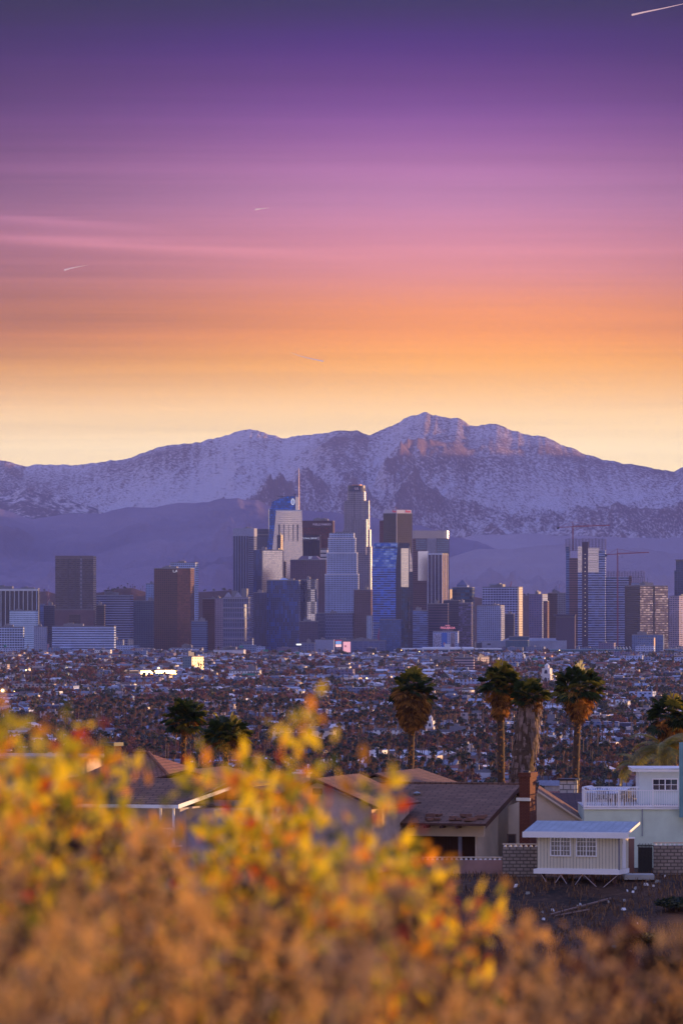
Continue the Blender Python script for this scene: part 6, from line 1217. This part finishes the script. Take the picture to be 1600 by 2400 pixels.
def hroof(b):
    f = [(-Lh - .5, -.4, zz(1891)), (.2, -.4, zz(1891)), (2.1, 4.4, zz(1834) ), (-Lh - .5, 4.4, zz(1834))]; b.face([(p[0], p[1], p[2] + .1) for p in f], shin_brown); b.face(list(reversed(f)), wood_w)
    g_ = [f[3], f[2], (4.2, 9, zz(1891)), (-Lh - .5, 9, zz(1891))]; b.face([(p[0], p[1], p[2] + .1) for p in g_], shin_brown)
    h_ = [f[1], (6.2, 2.5, zz(1896)), (4.6, 6, zz(1870)), f[2]]; 
sub(o, 'roof', hroof); sub(o, 'fascia', lambda b: b.box(-Lh - .5, .25, -.45, -.405, zz(1894), zz(1886), wood_w))
sub(o, 'rake_board', lambda b: b.face([(.22, -.42, zz(1895)), (2.14, 4.4, zz(1853) ), (2.14, 4.4, zz(1845)), (.22, -.42, zz(1885))], wood_w))
sub(o, 'balcony_floor', lambda b: b.box(-1.85, -.05, -.3, 1.19, zz(1986), zz(1983), wood_w)); rail(o, -1.8, -.1, -.25, zz(1984), zz(1940), .13, posts=[-1.78, -.12]); sub(o, 'porch_post', lambda b: b.box(-1.0, -.88, -.3, -.2, zz(1939), zz(1894), wood_w)); sub(o, 'porch_post', lambda b: b.box(-.2, -.08, -.28, -.18, zz(1939), zz(1894), wood_w))
y = 372; O = at(440, 1960, y); o = root('gabled_house', 'house with gold-lit gable above the balcony house', 'house', O, NEAR); zz = lambda v: P(800, v, y).z - O.z
sub(o, 'roof', lambda b: groof(b, 3.4, 0, 8, zz(1840), zz(1808), shin_brown)); sub(o, 'wall', lambda b: b.box(-3.2, 3.2, .2, 7.8, -3, zz(1842), simple('stucco_sunlit_gold', (.70, .52, .30), .8))); sub(o, 'gable', lambda b: b.face([(-3.2, .19, zz(1842)), (3.2, .19, zz(1842)), (0, .19, zz(1812))], MATS['stucco_sunlit_gold']))  # gold of the sunlit gable is put into the stucco colour
y = 362; O = at(590, 1960, y); o = root('low_roof_house', 'low brown-roofed house with white rake behind the orange flowers', 'house', O, NEAR); zz = lambda v: P(800, v, y).z - O.z
sub(o, 'roof', lambda b: groof(b, 4.4, 0, 9, zz(1885), zz(1848), shin_brown)); sub(o, 'wall', lambda b: b.box(-4.2, 4.2, .2, 8.8, -3, zz(1887), lav)); sub(o, 'rake_board', lambda b: b.face([(.0, -.43, zz(1849) ), (-4.8, -.43, zz(1889)), (-4.8, -.43, zz(1883)), (.0, -.43, zz(1843))], wood_w)); sub(o, 'gable', lambda b: b.face([(-4.2, .19, zz(1887)), (4.2, .19, zz(1887)), (0, .19, zz(1852))], lav))
y = 410; O = at(60, 1960, y); o = root('flat_roof_house', 'pale low house roof at far left behind the flowers', 'house', O, NEAR); zz = lambda v: P(800, v, y).z - O.z; sub(o, 'wall', lambda b: b.box(-5, 4, 0, 7, -3, zz(1778), MATS['stucco_cream_near'])); sub(o, 'roof', lambda b: b.box(-5.4, 4.4, -.4, 7.4, zz(1778) + .003, zz(1772), simple('roof_grey_near', (.35, .3, .34), .7)))
# unseen houses added beyond the right edge of the view, whose bulk shades the lower parts of these houses in the early sun
for k, (x, yy, w, d, h_) in enumerate(((32, 362, 12, 12, 3.4), (50, 372, 14, 12, 3.6), (34, 345, 9, 9, 3.0))):
    zb = gzf(x, yy) - .5; o = root('shade_house', ('added shade house just right of the view on the ridge', 'farther added shade house right of the view', 'low added shade house right of the iron gate outside the view')[k], 'house', (x, yy, zb), NEAR)
    sub(o, 'wall', lambda b: b.box(0, w, 0, d, 0, h_, stucco)); sub(o, 'roof', lambda b: hip(b, -.5, w + .5, -.5, d + .5, h_ + .005, h_ + 2, w * .35, w * .65, shin_brown)); sub(o, 'window', lambda b: b.box(2, 3.6, -.05, -.003, 1.2, 2.4, glassn))

# ------------------------------------------------------------ big palms on the ridge
g1 = simple('frond_green', (.035, .065, .016), .45, var=.5, scale=2, trans=.25); g2 = simple('frond_olive', (.26, .22, .03), .45, var=.4, scale=2, trans=.4); d1 = simple('frond_dead', (.68, .33, .08), .8, var=.4, scale=3, trans=.3); d2 = simple('frond_dead_dark', (.24, .115, .035), .8, var=.4, scale=3, trans=.15); tr_m = simple('palm_trunk', (.09, .055, .035), .9, var=.5, scale=4)
def fan(rs, V, T, M, o_, az, el, pet, rad, nb, mat, droop):
    d = np.array([math.cos(az) * math.cos(el), math.sin(az) * math.cos(el), math.sin(el)]); s = np.array([-math.sin(az), math.cos(az), 0.]); n = np.cross(d, s)
    a = rs.uniform(-.5, .5); s, n = s * math.cos(a) + n * math.sin(a), n * math.cos(a) - s * math.sin(a)
    h = o_ + d * pet + np.array([0, 0, -droop * pet * .15]); w = .025; i = len(V); V += [o_ - s * w, o_ + s * w, h + s * w, h - s * w]; T += [(i, i + 1, i + 2), (i, i + 2, i + 3)]; M += [mat] * 2
    for k in range(nb):
        ph = -1.75 + 3.5 * (k + rs.uniform(.2, .8)) / nb; r = rad * (1 - .22 * abs(ph) / 1.75) * rs.uniform(.85, 1.1); q = d * math.cos(ph) + s * math.sin(ph); t = np.cross(n, q) * rad * .062
        m_ = h + q * r * .6 + n * rad * rs.uniform(-.06, .10); e = h + q * r + np.array([0, 0, -droop * r * rs.uniform(.25, .6)]); i = len(V)
        V += [h, m_ + t, e, m_ - t]; T += [(i, i + 1, i + 2), (i, i + 2, i + 3)]; M += [mat] * 2
def big_palm(label, uc, vt, vs, wpx, y, ut, tw, skirt_mat=(2, 3), seed=1, ngreen=60, trunk_shag=False, dead=1.0, taper=.55, big=1.0):
    """uc crown centre column, vt crown top row, vs lowest row of the skirt, wpx crown width"""
    rs = np.random.RandomState(seed); pt = P(uc, vt, y); m_ = y / F; Rr = wpx * m_ / 2 * 1.13 * big; zt = pt.z; zs = P(uc, vs, y).z; zh = zt - Rr * 1.02; xb = P(ut, 1800, y).x; zb = gzf(xb, y) - .5
    o = root('tall_fan_palm', label, 'palm tree', (xb, y, zb)); hx = pt.x - xb; hz = zh - zb
    V = []; T = []; M = []; O_ = np.array([hx, 0, hz])
    for k in range(ngreen):
        el = math.asin(min(1, max(-1, rs.uniform(-.45, 1)))); az = rs.uniform(0, 2 * math.pi); fan(rs, V, T, M, O_ + np.array([0, 0, -.25 * Rr * rs.rand()]), az, el, Rr * rs.uniform(.42, .6), Rr * rs.uniform(.40, .52), 17, int(rs.rand() < .4), .5)
    part('crown', arr_mesh('crown', np.array(V), np.array(T), M, [g1, g2]), o)
    V = []; T = []; M = []; hsk = max(.3, (zh - zs))
    nd = int(55 * dead + 70 * dead * hsk / Rr / 2)
    for k in range(nd):
        f = rs.rand() ** .9; z = hz - f * hsk * .75; az = rs.uniform(0, 2 * math.pi); el = -rs.uniform(.15, 1.3); s = (1 - taper * f) * Rr
        fan(rs, V, T, M, np.array([hx, 0, z + .2]), az, el, s * .50, s * .42, 12, int(rs.rand() < .45), .7)
    if V: part('dead_skirt', arr_mesh('dead_skirt', np.array(V), np.array(T), M, [d1, d2]), o)
    # trunk
    V = []; T = []; M = []; n = 12; w = tw * m_ / 2; rings = 40; 
    for k in range(rings):
        t = k / (rings - 1); c = np.array([hx * t ** 1.5, 0, hz * t]); rr_ = w * (1.12 - .18 * t) * (1 + .07 * (k % 2) + (rs.uniform(-.06, .1) if trunk_shag else 0))
        for a in range(n): V.append(c + np.array([math.cos(2 * math.pi * a / n), math.sin(2 * math.pi * a / n), 0]) * rr_ * (1 + rs.uniform(-.05, .05)))
    for k in range(rings - 1):
        for a in range(n): i, j = k * n + a, k * n + (a + 1) % n; T += [(i, j, j + n), (i, j + n, i + n)]
    part('trunk', arr_mesh('trunk', np.array(V), np.array(T), None, [tr_m]), o)
    if trunk_shag:
        V = []; T = []; M = []
        for k in range(420):
            t = rs.rand(); az = rs.uniform(0, 6.28); r0 = w * (1.1 - .1 * t); c = np.array([hx * t ** 1.5 + r0 * math.cos(az), r0 * math.sin(az), hz * t]); s = np.array([-math.sin(az), math.cos(az), 0]) * .10; L_ = rs.uniform(.5, 1.3); ou = np.array([math.cos(az), math.sin(az), 0]) * rs.uniform(.02, .22); i = len(V)
            V += [c - s, c + s, c + s * .4 + ou + np.array([0, 0, -L_]), c - s * .4 + ou * .8 + np.array([0, 0, -L_])]; T += [(i, i + 1, i + 2), (i, i + 2, i + 3)]; M += [0, 0]
        part('bark_thatch', arr_mesh('bark_thatch', np.array(V), np.array(T), M, [simple('thatch', (.22, .15, .12), .9, var=.5, scale=3)]), o)
    else:
        V = []; T = []
        for k in range(130):      # old leaf bases catching the light
            t = rs.rand(); az = rs.uniform(0, 6.28); r0 = w * (1.08 - .15 * t); c = np.array([hx * t ** 1.5 + r0 * math.cos(az), r0 * math.sin(az), hz * t]); s = np.array([-math.sin(az), math.cos(az), 0]) * .09; ou = np.array([math.cos(az), math.sin(az), 0]) * .10; i = len(V)
            V += [c - s, c + s, c + ou + np.array([0, 0, .16])]; T += [(i, i + 1, i + 2)]
        part('leaf_bases', arr_mesh('leaf_bases', np.array(V), np.array(T), None, [d1]), o)
big_palm('dark green fan palm, left one of the pair behind flowers', 433, 1613, 1712, 96, 425, 427, 11, seed=21, dead=.5, big=1.15)
big_palm('dark green fan palm, right one of the pair behind flowers', 532, 1650, 1755, 98, 415, 526, 11, seed=22, dead=.5, big=1.15)
big_palm('fan palm with a wide orange-brown dead skirt', 967, 1546, 1716, 112, 425, 960, 14, seed=23, ngreen=40, dead=3.0, taper=.35)
big_palm('tallest slim fan palm, left in the trio of crowns', 1171, 1531, 1702, 108, 430, 1174, 16, seed=24, dead=1.0)
big_palm('fan palm on a fat shaggy trunk beside the tallest palm', 1243, 1570, 1700, 92, 400, 1214, 50, seed=25, dead=1.1, trunk_shag=True)
big_palm('slim dark fan palm standing alone right of the fat palm', 1356, 1538, 1702, 120, 430, 1346, 15, seed=26, dead=.9)
big_palm('dark fan palm cut by the right edge of the view', 1572, 1605, 1770, 118, 395, 1580, 18, seed=27, dead=.8)
# feather palms
def feather(label, u, v, y, n, Lf, seed, name='feather_palm', trunk=3.0):
    rs = np.random.RandomState(seed); p = P(u, v, y); o = root(name, label, 'palm tree', (p.x, y, p.z - trunk)); V = []; T = []; M = []
    for k in range(n):
        az = rs.uniform(0, 6.28); el = rs.uniform(.25, 1.3); d = np.array([math.cos(az), math.sin(az), 0]); s = np.array([-math.sin(az), math.cos(az), 0.]); pos = np.array([0, 0, trunk]); prev = pos.copy(); a = el
        for q in range(16):
            st = Lf / 16; dirv = d * math.cos(a) + np.array([0, 0, math.sin(a)]); nx_ = pos + dirv * st; i = len(V); V += [pos - s * .02, pos + s * .02, nx_ + s * .02, nx_ - s * .02]; T += [(i, i + 1, i + 2), (i, i + 2, i + 3)]; M += [1, 1]
            if q > 1:
                for sd in (-1, 1):
                    for hh in (0, .5):
                        b0 = pos + dirv * st * hh; l = Lf * .2 * math.sin(math.pi * min(.95, (q + 1) / 17) ** .7) + .1; tip = b0 + s * sd * l + dirv * l * .5 + np.array([0, 0, -l * .3]); i = len(V); V += [b0, b0 + dirv * .07, tip]; T += [(i, i + 1, i + 2)]; M += [int(rs.rand() < .5)]
            pos = nx_; a -= 1.9 / 16
    part('crown', arr_mesh('crown', np.array(V), np.array(T), M, [g2, simple('frond_yellow', (.16, .15, .03), .5, var=.3, trans=.35)]), o)
    b = MB(); b.tube((0, 0, -3), (0, 0, trunk), .3, tr_m, 9, .24); part('trunk', b, o)
feather('yellow-green feather palm at right edge above the white house', 1555, 1762, 372, 34, 3.1, 41); feather('small feathery palm left of the yellow-green one', 1500, 1800, 380, 16, 2.4, 42)
feather('short spiky yucca beside the pair of left palms', 602, 1790, 420, 40, 1.5, 43, 'spiky_yucca', .5)
def slope_pt(u, v):
    # march the sight line of that pixel onto the slope
    d = P(u, v, 1.0) - Vector((0, 0, CAMZ))
    for yy in np.arange(285, 345, .25):
        if CAMZ + d.z * yy <= gzf(d.x * yy, yy): return (d.x * yy, yy, gzf(d.x * yy, yy))
    return (d.x * 340, 340, gzf(d.x * 340, 340))
# hedge and bushes on the ridge behind the roofs
def bush(label, u, v, y, r, h, col, seed, name='garden_bush', n=900, size=.12, dz=0):
    rs = np.random.RandomState(seed); p = P(u, v, y); o = root(name, label, 'bush', (p.x, y, p.z - h + dz)); pts = []
    cs = [np.array([rs.uniform(-.6, .6) * r, rs.uniform(-.5, .5) * r, h * rs.uniform(.4, .8)]) for _ in range(7)]
    for k in range(n): c = cs[k % 7]; d = rs.normal(size=3); d /= np.linalg.norm(d); pts.append(c + d * np.array([r * .45, r * .45, h * .25]) * rs.uniform(.6, 1.05))
    V, T = leafquads(rs, pts, size); part('foliage', arr_mesh('foliage', np.array(V), np.array(T), rs.randint(0, 2, len(T)), [tg[col], tg[1]]), o); b = MB(); [b.tube((0, 0, -1), (c[0], c[1], c[2]), .05, barkm, 4) for c in cs]; part('stem', b, o)
def sbush(lab, u, v, r, h, c, sd, **k):
    p = slope_pt(u, v); q = P(u, v, p[1]); bush(lab, u, v, p[1], r, h, c, sd, dz=h, **k)
bush('round dark bush left of the dark stone chimney', 1285, 1858, 400, 1.4, 1.6, 0, 51); sbush('low grey-green bush below the brown wall end', 1015, 2100, 1.0, .8, 3, 52); sbush('dark bush high on the slope at right edge', 1590, 2135, 1.5, .9, 0, 53, n=1400); sbush('dark scrub on the shaded right slope', 1500, 2215, 1.5, .7, 0, 54, n=1400); sbush('dark scrub lower on the right slope', 1570, 2275, 1.6, .8, 0, 55, n=1400); sbush('small scrub left of the dark scrub', 1400, 2240, .8, .5, 0, 56)
bush('dark bush beneath the left dark palm', 440, 1850, 425, 3.0, 3.0, 0, 57, n=1200); bush('olive bush right of the spiky yucca', 650, 1830, 420, 2.6, 2.6, 1, 58, n=1200)
bush('dark bush behind the ranch wing', 830, 1835, 420, 2.2, 2.4, 3, 59, n=900)
# litter and rubble on the slope
lit = [('white', wood_w), ('grey', MATS['concrete_pale']), ('turquoise', simple('litter_teal', (.2, .5, .55), .5))]
lp = [(1438, 2222, 2, 0.19), (1477, 2233, 0, 0.08), (1494, 2167, 0, 0.07), (1517, 2064, 0, 0.28), (1512, 2075, 0, 0.22), (1540, 2068, 1, 0.25), (1555, 2056, 0, 0.17), (1487, 2086, 1, 0.22), (1482, 2094, 0, 0.14), (1460, 2133, 0, 0.22), (1463, 2113, 1, 0.17), (1425, 2118, 1, 0.19), (1295, 2137, 0, 0.22), (1270, 2140, 1, 0.17), (1235, 2095, 1, 0.22), (1208, 2078, 0, 0.28), (1352, 2127, 1, 0.28), (1272, 2157, 0, 0.17), (1533, 2353, 0, 0.11), (1137, 2280, 0, 0.17), (1470, 2090, 0, 0.11), (1360, 2122, 0, 0.14), (1530, 2080, 0, 0.11), (1505, 2058, 1, 0.14)]
labs = rel = []
cnt = {}
for k, (u, v, c, s) in enumerate(lp):
    p = slope_pt(u, v); nm = lit[c][0]; wh = 'under the shed' if u < 1460 and v < 2160 and u > 1255 else 'right of the shed on the slope' if u >= 1460 and v < 2160 else 'left of the shed under the block wall' if u <= 1255 and v < 2120 else 'lower on the brown slope'
    cnt[(nm, wh)] = cnt.get((nm, wh), 0) + 1; o = root('litter_scrap', '%s scrap %s, %s' % (nm, wh, ['largest', 'second piece from it', 'third piece from it', 'fourth piece from it', 'fifth piece from it', 'sixth piece from it', 'seventh piece from it'][min(6, cnt[(nm, wh)] - 1)]), 'litter', p, R(k * 40), 'scraps littering the slope')
    r_ = random.Random(k); b = MB(); q = [(s * r_.uniform(.6, 1) * math.cos(a), s * .6 * r_.uniform(.6, 1) * math.sin(a)) for a in (0, 1.1, 2.2, 3.3, 4.6, 5.4)]; b.prism(q, -.05, .08 + s * .25, lit[c][1], poly1=[(x * .7, y_ * .7 + .05) for x, y_ in q]); part('scrap', b, o)
for k, (u0, v0, u1, v1) in enumerate(((1290, 2148, 1430, 2112), (1300, 2150, 1380, 2136))):
    a = Vector(slope_pt(u0, v0)); c = Vector(slope_pt(u1, v1)); o = root('fallen_plank', ('long' if k == 0 else 'short') + ' fallen plank lying on the slope below the shed', 'plank', a); b = MB(); b.tube((0, 0, .08), c - a + Vector((0, 0, .1)), .06, simple('plank', (.3, .2, .16), .8), 4); part('plank', b, o)

# dry weeds on the far slope
def blades(name, rs, pts, hmin, hmax, w, mats, lean=.35, seg=2, heads=0):
    V = []; T = []; M = []
    for p in pts:
        h = rs.uniform(hmin, hmax); az = rs.uniform(0, 6.28); s = np.array([math.cos(az), math.sin(az), 0]) * w; d = np.array([rs.normal() * lean, rs.normal() * lean, 0]) * h; i = len(V); m_ = rs.randint(len(mats)); mid = p + d * .35 + np.array([0, 0, h * .6]); tip = p + d + np.array([0, 0, h])
        V += [p - s, p + s, mid + s * .8, mid - s * .8, tip]; T += [(i, i + 1, i + 2), (i, i + 2, i + 3), (i + 3, i + 2, i + 4)]; M += [m_] * 3
        for q in range(heads):
            c = mid + (tip - mid) * rs.rand(); dd = rs.normal(size=3) * w * 3.5; e = rs.normal(size=3) * w * 3.5; i = len(V); V += [c, c + dd + np.array([0, 0, w * 3]), c + e]; T += [(i, i + 1, i + 2)]; M += [m_]
    o = part(name, arr_mesh(name, np.array(V), np.array(T), M, mats)); o['kind'] = 'stuff'; return o
rs = np.random.RandomState(9)
dry = [simple('dry_grass', (.24, .12, .045), .8, var=.3, scale=3, trans=.35), simple('dry_grass_pale', (.34, .18, .08), .8, var=.3, scale=3, trans=.35), simple('dry_grass_dark', (.10, .05, .03), .8, var=.3, scale=3, trans=.2)]
pts = []
while len(pts) < 26000:
    x, y = rs.uniform(-26, 26), rs.uniform(292, 345)
    if perlin(np.array([x / 3.]), np.array([y / 3.]))[0] + rs.uniform(-.3, .3) < -.02: continue
    pts.append((x, y))
A = np.array(pts); zz_ = gz(A[:, 0], A[:, 1]); blades('slope_weeds', rs, [np.array([a, b_, c]) for (a, b_), c in zip(pts, zz_)], .1, .45, .03, dry)
# ------------------------------------------------------------ foreground: flowering shrubs and dry grass close to the camera
ly = [simple('petal_yellow', (.98, .66, .02), .6, var=.15, scale=20, trans=.5), simple('petal_orange', (.92, .36, .015), .6, var=.15, scale=20, trans=.5), simple('leaf_red', (.62, .06, .015), .6, var=.2, scale=20, trans=.5), simple('leaf_yellow_green', (.46, .40, .02), .6, var=.3, scale=20, trans=.5), simple('leaf_green', (.12, .15, .02), .6, var=.4, scale=20, trans=.35), simple('leaf_shade_green', (.03, .05, .015), .6, var=.4, scale=20, trans=.25)]
twm = simple('twig', (.12, .06, .03), .8, scale=20)
def shrub(label, y, tips, seed, base_u, name='flowering_shrub', nleaf=26, lsize=.017, mixp=(.33, .09, .015, .22, .18, .165), spread=.13):
    """tips: photo pixels the twigs reach at distance y"""
    rs = np.random.RandomState(seed); base = P(base_u, 2400, y); base.z = gzf(base.x, y); o = root(name, label, 'shrub', base); V = []; T = []; M = []; tw = MB()
    for (u, v, s) in tips:
        v += 42
        yy = y + rs.uniform(-1.2, 1.2); tip = P(u, v, yy) - base; root_ = Vector((tip.x * .35 + rs.normal() * .06, rs.normal() * .1, 0)); bend = Vector((rs.normal() * .05, rs.normal() * .05, 0)); prev = root_; N_ = 9
        for k in range(1, N_ + 1):
            t = k / N_; p = root_.lerp(tip, t) + bend * math.sin(t * 3.1) * 1.5; tw.tube(prev, p, .007 * (1.15 - t), twm, 4, .007 * (1.05 - t)); prev = p
            if t < .4: continue
            n = int(nleaf * 1.0 * s * (.5 + .5 * (1 - abs(t - .8))))
            for q in range(n):
                off = rs.normal(size=3) * spread * s * (1.15 - t * .75); c = np.array(p) + off; a = rs.normal(size=3); a[2] += .5; a /= np.linalg.norm(a); b_ = np.cross(a, rs.normal(size=3)); b_ /= np.linalg.norm(b_); L_ = lsize * rs.uniform(.6, 1.5); i = len(V)
                V += [c, c + a * L_ + b_ * L_ * .45, c + a * L_ * 2.1, c + a * L_ - b_ * L_ * .45]; T += [(i, i + 1, i + 2), (i, i + 2, i + 3)]
                pr = np.array(mixp) * np.array([1, 1 + (t > .85) * 1.2, 1 + (t > .9) * 2.5, 1, 1.6 - t, 2.2 - 2 * t]); pr = np.clip(pr, 0, 9); m_ = rs.choice(6, p=pr / pr.sum()); M += [m_, m_]  # dark greens favoured low on twigs, putting shade into the leaf colour
    part('foliage', arr_mesh('foliage', np.array(V), np.array(T), M, ly), o); part('twigs', tw, o)
rs = np.random.RandomState(77)
def tipset(us, vs, n, sd=22, s=1.0): return [(rs.normal() * sd + np.interp(q, np.linspace(0, 1, len(us)), us), rs.uniform(0, 1) ** 1.0 * 230 + np.interp(q, np.linspace(0, 1, len(us)), vs), s * rs.uniform(.7, 1.2)) for q in rs.rand(n)]
shrub('yellow-orange flowering shrub at the far left of the foreground', 10.5, tipset([-90, -20, 40, 110, 190, 250], [1720, 1730, 1730, 1780, 1750, 1830], 46, s=.85) + [(165, 1705, .8), (195, 1725, .7), (20, 1700, .7), (-40, 1720, .9), (90, 1745, .7)], 61, 60)
shrub('yellow flowering shrub left of the balcony house', 11.5, tipset([200, 260, 300], [1800, 1850, 1930], 15, s=.75) + [(262, 1762, .6), (300, 1800, .5), (235, 1790, .7), (330, 1850, .4)], 62, 250)
shrub('orange-tipped flowering shrub in the middle of the foreground', 11.0, tipset([500, 580, 650, 700], [1910, 1870, 1830, 1920], 30, s=.75) + [(478, 1800, .5), (455, 1790, .4), (500, 1830, .6), (700, 1740, .7), (690, 1765, .8), (640, 1765, .7), (600, 1790, .7), (560, 1800, .6), (670, 1800, .8), (725, 1655, .4), (722, 1640, .35), (660, 1800, .6), (560, 1860, .6)], 63, 600)
shrub('yellow flowering shrub reaching before the brown roof', 10.0, tipset([760, 830, 900, 960], [1950, 1950, 1980, 2040], 30, s=.75) + [(897, 1800, .45), (893, 1830, .45), (875, 1890, .7), (940, 1970, .6), (1000, 1985, .6), (1010, 2000, .5)], 64, 850)
shrub('low sparse yellow shrub near the bottom centre', 9.5, [(rs.uniform(950, 1150), rs.uniform(2090, 2280), .5) for _ in range(8)] + [(rs.uniform(500, 900), rs.uniform(2050, 2250), .6) for _ in range(10)], 65, 950, mixp=(.45, .2, .05, .2, .07, .03))
shrub('dim green shrub low behind the yellow ones at left', 13.0, tipset([-50, 200, 500], [1990, 1960, 2050], 22, s=1.0), 66, 200, mixp=(.05, .03, .01, .12, .34, .45)); shrub('dim green shrub low behind the middle ones', 13.5, tipset([500, 750, 960], [1960, 2010, 2110], 22, s=1.0), 67, 760, mixp=(.05, .03, .01, .12, .34, .45))
# dry grass, seed heads and stalks
rg = np.random.RandomState(17); g_dry = [simple('near_grass_orange', (.66, .36, .10), .8, var=.3, scale=8, trans=.45), simple('near_grass_tan', (.50, .31, .15), .8, var=.3, scale=8, trans=.4), simple('near_grass_brown', (.12, .05, .025), .8, var=.4, scale=8, trans=.3), simple('near_grass_dark', (.03, .015, .01), .8, var=.4, scale=8, trans=.2)]
def grass_patch(name, n, y0, y1, prof_u, prof_v, w, seed, heads=3, lean=.22):
    rs = np.random.RandomState(seed); pts = []; V = []; T = []; M = []
    for k in range(n):
        y = math.sqrt(rs.uniform(y0 ** 2, y1 ** 2)); u = rs.uniform(-260, 1860); top = P(u, np.interp(u, prof_u, prof_v) + rs.exponential(150) - 20, y); zb = gzf(top.x, y); h = top.z - zb
        if perlin(np.array([top.x * 2.6 + seed]), np.array([y * .9]))[0] < -.12 and rs.rand() < .85: continue
        if h < .1: h = .1
        d = np.array([rs.normal() * lean * h * .5, rs.normal() * lean * h * .5, 0]); p = np.array([top.x, y, zb]) - d; az = rs.uniform(0, 6.28); s = np.array([math.cos(az), math.sin(az), 0]) * w; m_ = rs.choice(4, p=[.36, .3, .22, .12]); i = len(V); mid = p + d * .4 + np.array([0, 0, h * .6]); tip = np.array([top.x, y, zb + h])
        V += [p - s, p + s, mid + s, mid - s, tip]; T += [(i, i + 1, i + 2), (i, i + 2, i + 3), (i + 3, i + 2, i + 4)]; M += [m_] * 3
        for q in range(heads):
            c = mid + (tip - mid) * rs.uniform(.2, 1); dd = rs.normal(size=3) * .010 + np.array([0, 0, .012]); e = rs.normal(size=3) * .012; i = len(V); V += [c, c + dd, c + e]; T += [(i, i + 1, i + 2)]; M += [m_]
    o = part(name, arr_mesh(name, np.array(V), np.array(T), M, g_dry)); o['kind'] = 'stuff'
def plumes(name, n, y0, y1, prof_u, prof_v, seed, sig, bits, size):
    """feathery seed heads in uneven drifts, dark gaps between them"""
    rs = np.random.RandomState(seed); V = []; T = []; M = []; c_ = 0
    while c_ < n:
        y = math.sqrt(rs.uniform(y0 ** 2, y1 ** 2)); u = rs.uniform(-300, 1900); v = np.interp(u, prof_u, prof_v) + 520 * rs.rand() ** 1.3; top = P(u, v, y); zb = gzf(top.x, y)
        if perlin(np.array([u / 150. + seed]), np.array([v / 210. + y * .4]))[0] < .02 + .2 * rs.rand() - .1: continue
        c_ += 1; m_ = rs.choice(4, p=[.32, .22, .26, .20]); ax_ = np.array([rs.normal() * .35, rs.normal() * .3, 1.]); ax_ /= np.linalg.norm(ax_); c0 = np.array([top.x, y, max(top.z, zb + .05)]); i = len(V); w = .0025
        V += [np.array([top.x - ax_[0] * .4, y, zb]) - (w, 0, 0), np.array([top.x - ax_[0] * .4, y, zb]) + (w, 0, 0), c0]; T += [(i, i + 1, i + 2)]; M += [m_]
        for q in range(bits):
            t = rs.rand(); c = c0 + ax_ * (t - .5) * sig * 5 + rs.normal(size=3) * sig * math.sin(math.pi * t) * .8; a = rs.normal(size=3); a = a / np.linalg.norm(a) * size * rs.uniform(.5, 1.3) + ax_ * size; b_ = rs.normal(size=3) * size * .4; i = len(V); V += [c, c + a + b_, c + a - b_]; T += [(i, i + 1, i + 2)]; M += [m_ if rs.rand() < .8 else 1]
    o = part(name, arr_mesh(name, np.array(V), np.array(T), M, g_dry)); o['kind'] = 'stuff'
grass_patch('tall_dry_grass', 1300, 7, 13, [-200, 200, 500, 800, 1050, 1200, 1800], [1980, 2060, 2120, 2100, 2200, 2300, 2350], .0035, 5, 3)
plumes('grass_plumes', 230, 7.5, 12, [-300, 0, 60, 300, 600, 850, 1000, 1150, 1300, 1900], [1950, 1960, 1990, 2040, 2110, 2100, 2150, 2230, 2300, 2340], 31, .03, 46, .016)
plumes('near_grass_plumes', 55, 4.2, 6.5, [-300, 300, 900, 1300, 1900], [2060, 2180, 2230, 2320, 2330], 32, .022, 46, .012)
grass_patch('wispy_stalks', 700, 8, 12, [-200, 300, 700, 1000, 1300, 1800], [1900, 2000, 2050, 2090, 2180, 2200], .004, 9, 6, lean=.5)
# vapour trails far beyond the haze
vt = simple('vapour', (.85, .72, .70), 1.0, var=0, trans=.5)
def trail(label, pts, w, y=70000):
    a = P(*pts[0], y); o = root('vapour_trail', label, 'vapour trail', a); b = MB(); n = len(pts)
    for k in range(n - 1):
        p, q = P(*pts[k], y) - a, P(*pts[k + 1], y) - a; t0, t1 = k / (n - 1), (k + 1) / (n - 1); b.tube(p, q, w * max(.02, (1 - t0)), vt, 8, w * max(.02, (1 - t1)))
    part('trail', b, o)
trail('longest bright vapour trail in the top right corner', [(1479, 35), (1510, 28), (1550, 20), (1600, 9), (1640, 2)], 12); trail('short vapour trail above the centre-left clouds', [(598, 491), (612, 489), (632, 487)], 11); trail('short vapour trail at left over the orange band', [(151, 633), (165, 629), (185, 625), (207, 621)], 11)
trail('thin curved vapour trail above the middle of the mountains', [(758, 847), (735, 842), (708, 836), (688, 829), (676, 824)], 9)
# ------------------------------------------------------------ haze: the air of the basin
def haze():
    m = bpy.data.materials.new('haze_air'); m.use_nodes = True; t = m.node_tree; t.nodes.clear()
    o = t.nodes.new('ShaderNodeOutputMaterial'); v = t.nodes.new('ShaderNodeVolumePrincipled')
    v.inputs['Color'].default_value = (.40, .46, 1.0, 1); v.inputs['Density'].default_value = HAZE_D; v.inputs['Anisotropy'].default_value = 0.0
    t.links.new(v.outputs[0], o.inputs['Volume'])
    b = MB(); b.box(-9500, 9500, -1500, HAZE_FAR, -4, HAZE_TOP, m)
    o = part('haze', b); o['kind'] = 'stuff'; o.display_type = 'WIRE'
haze()
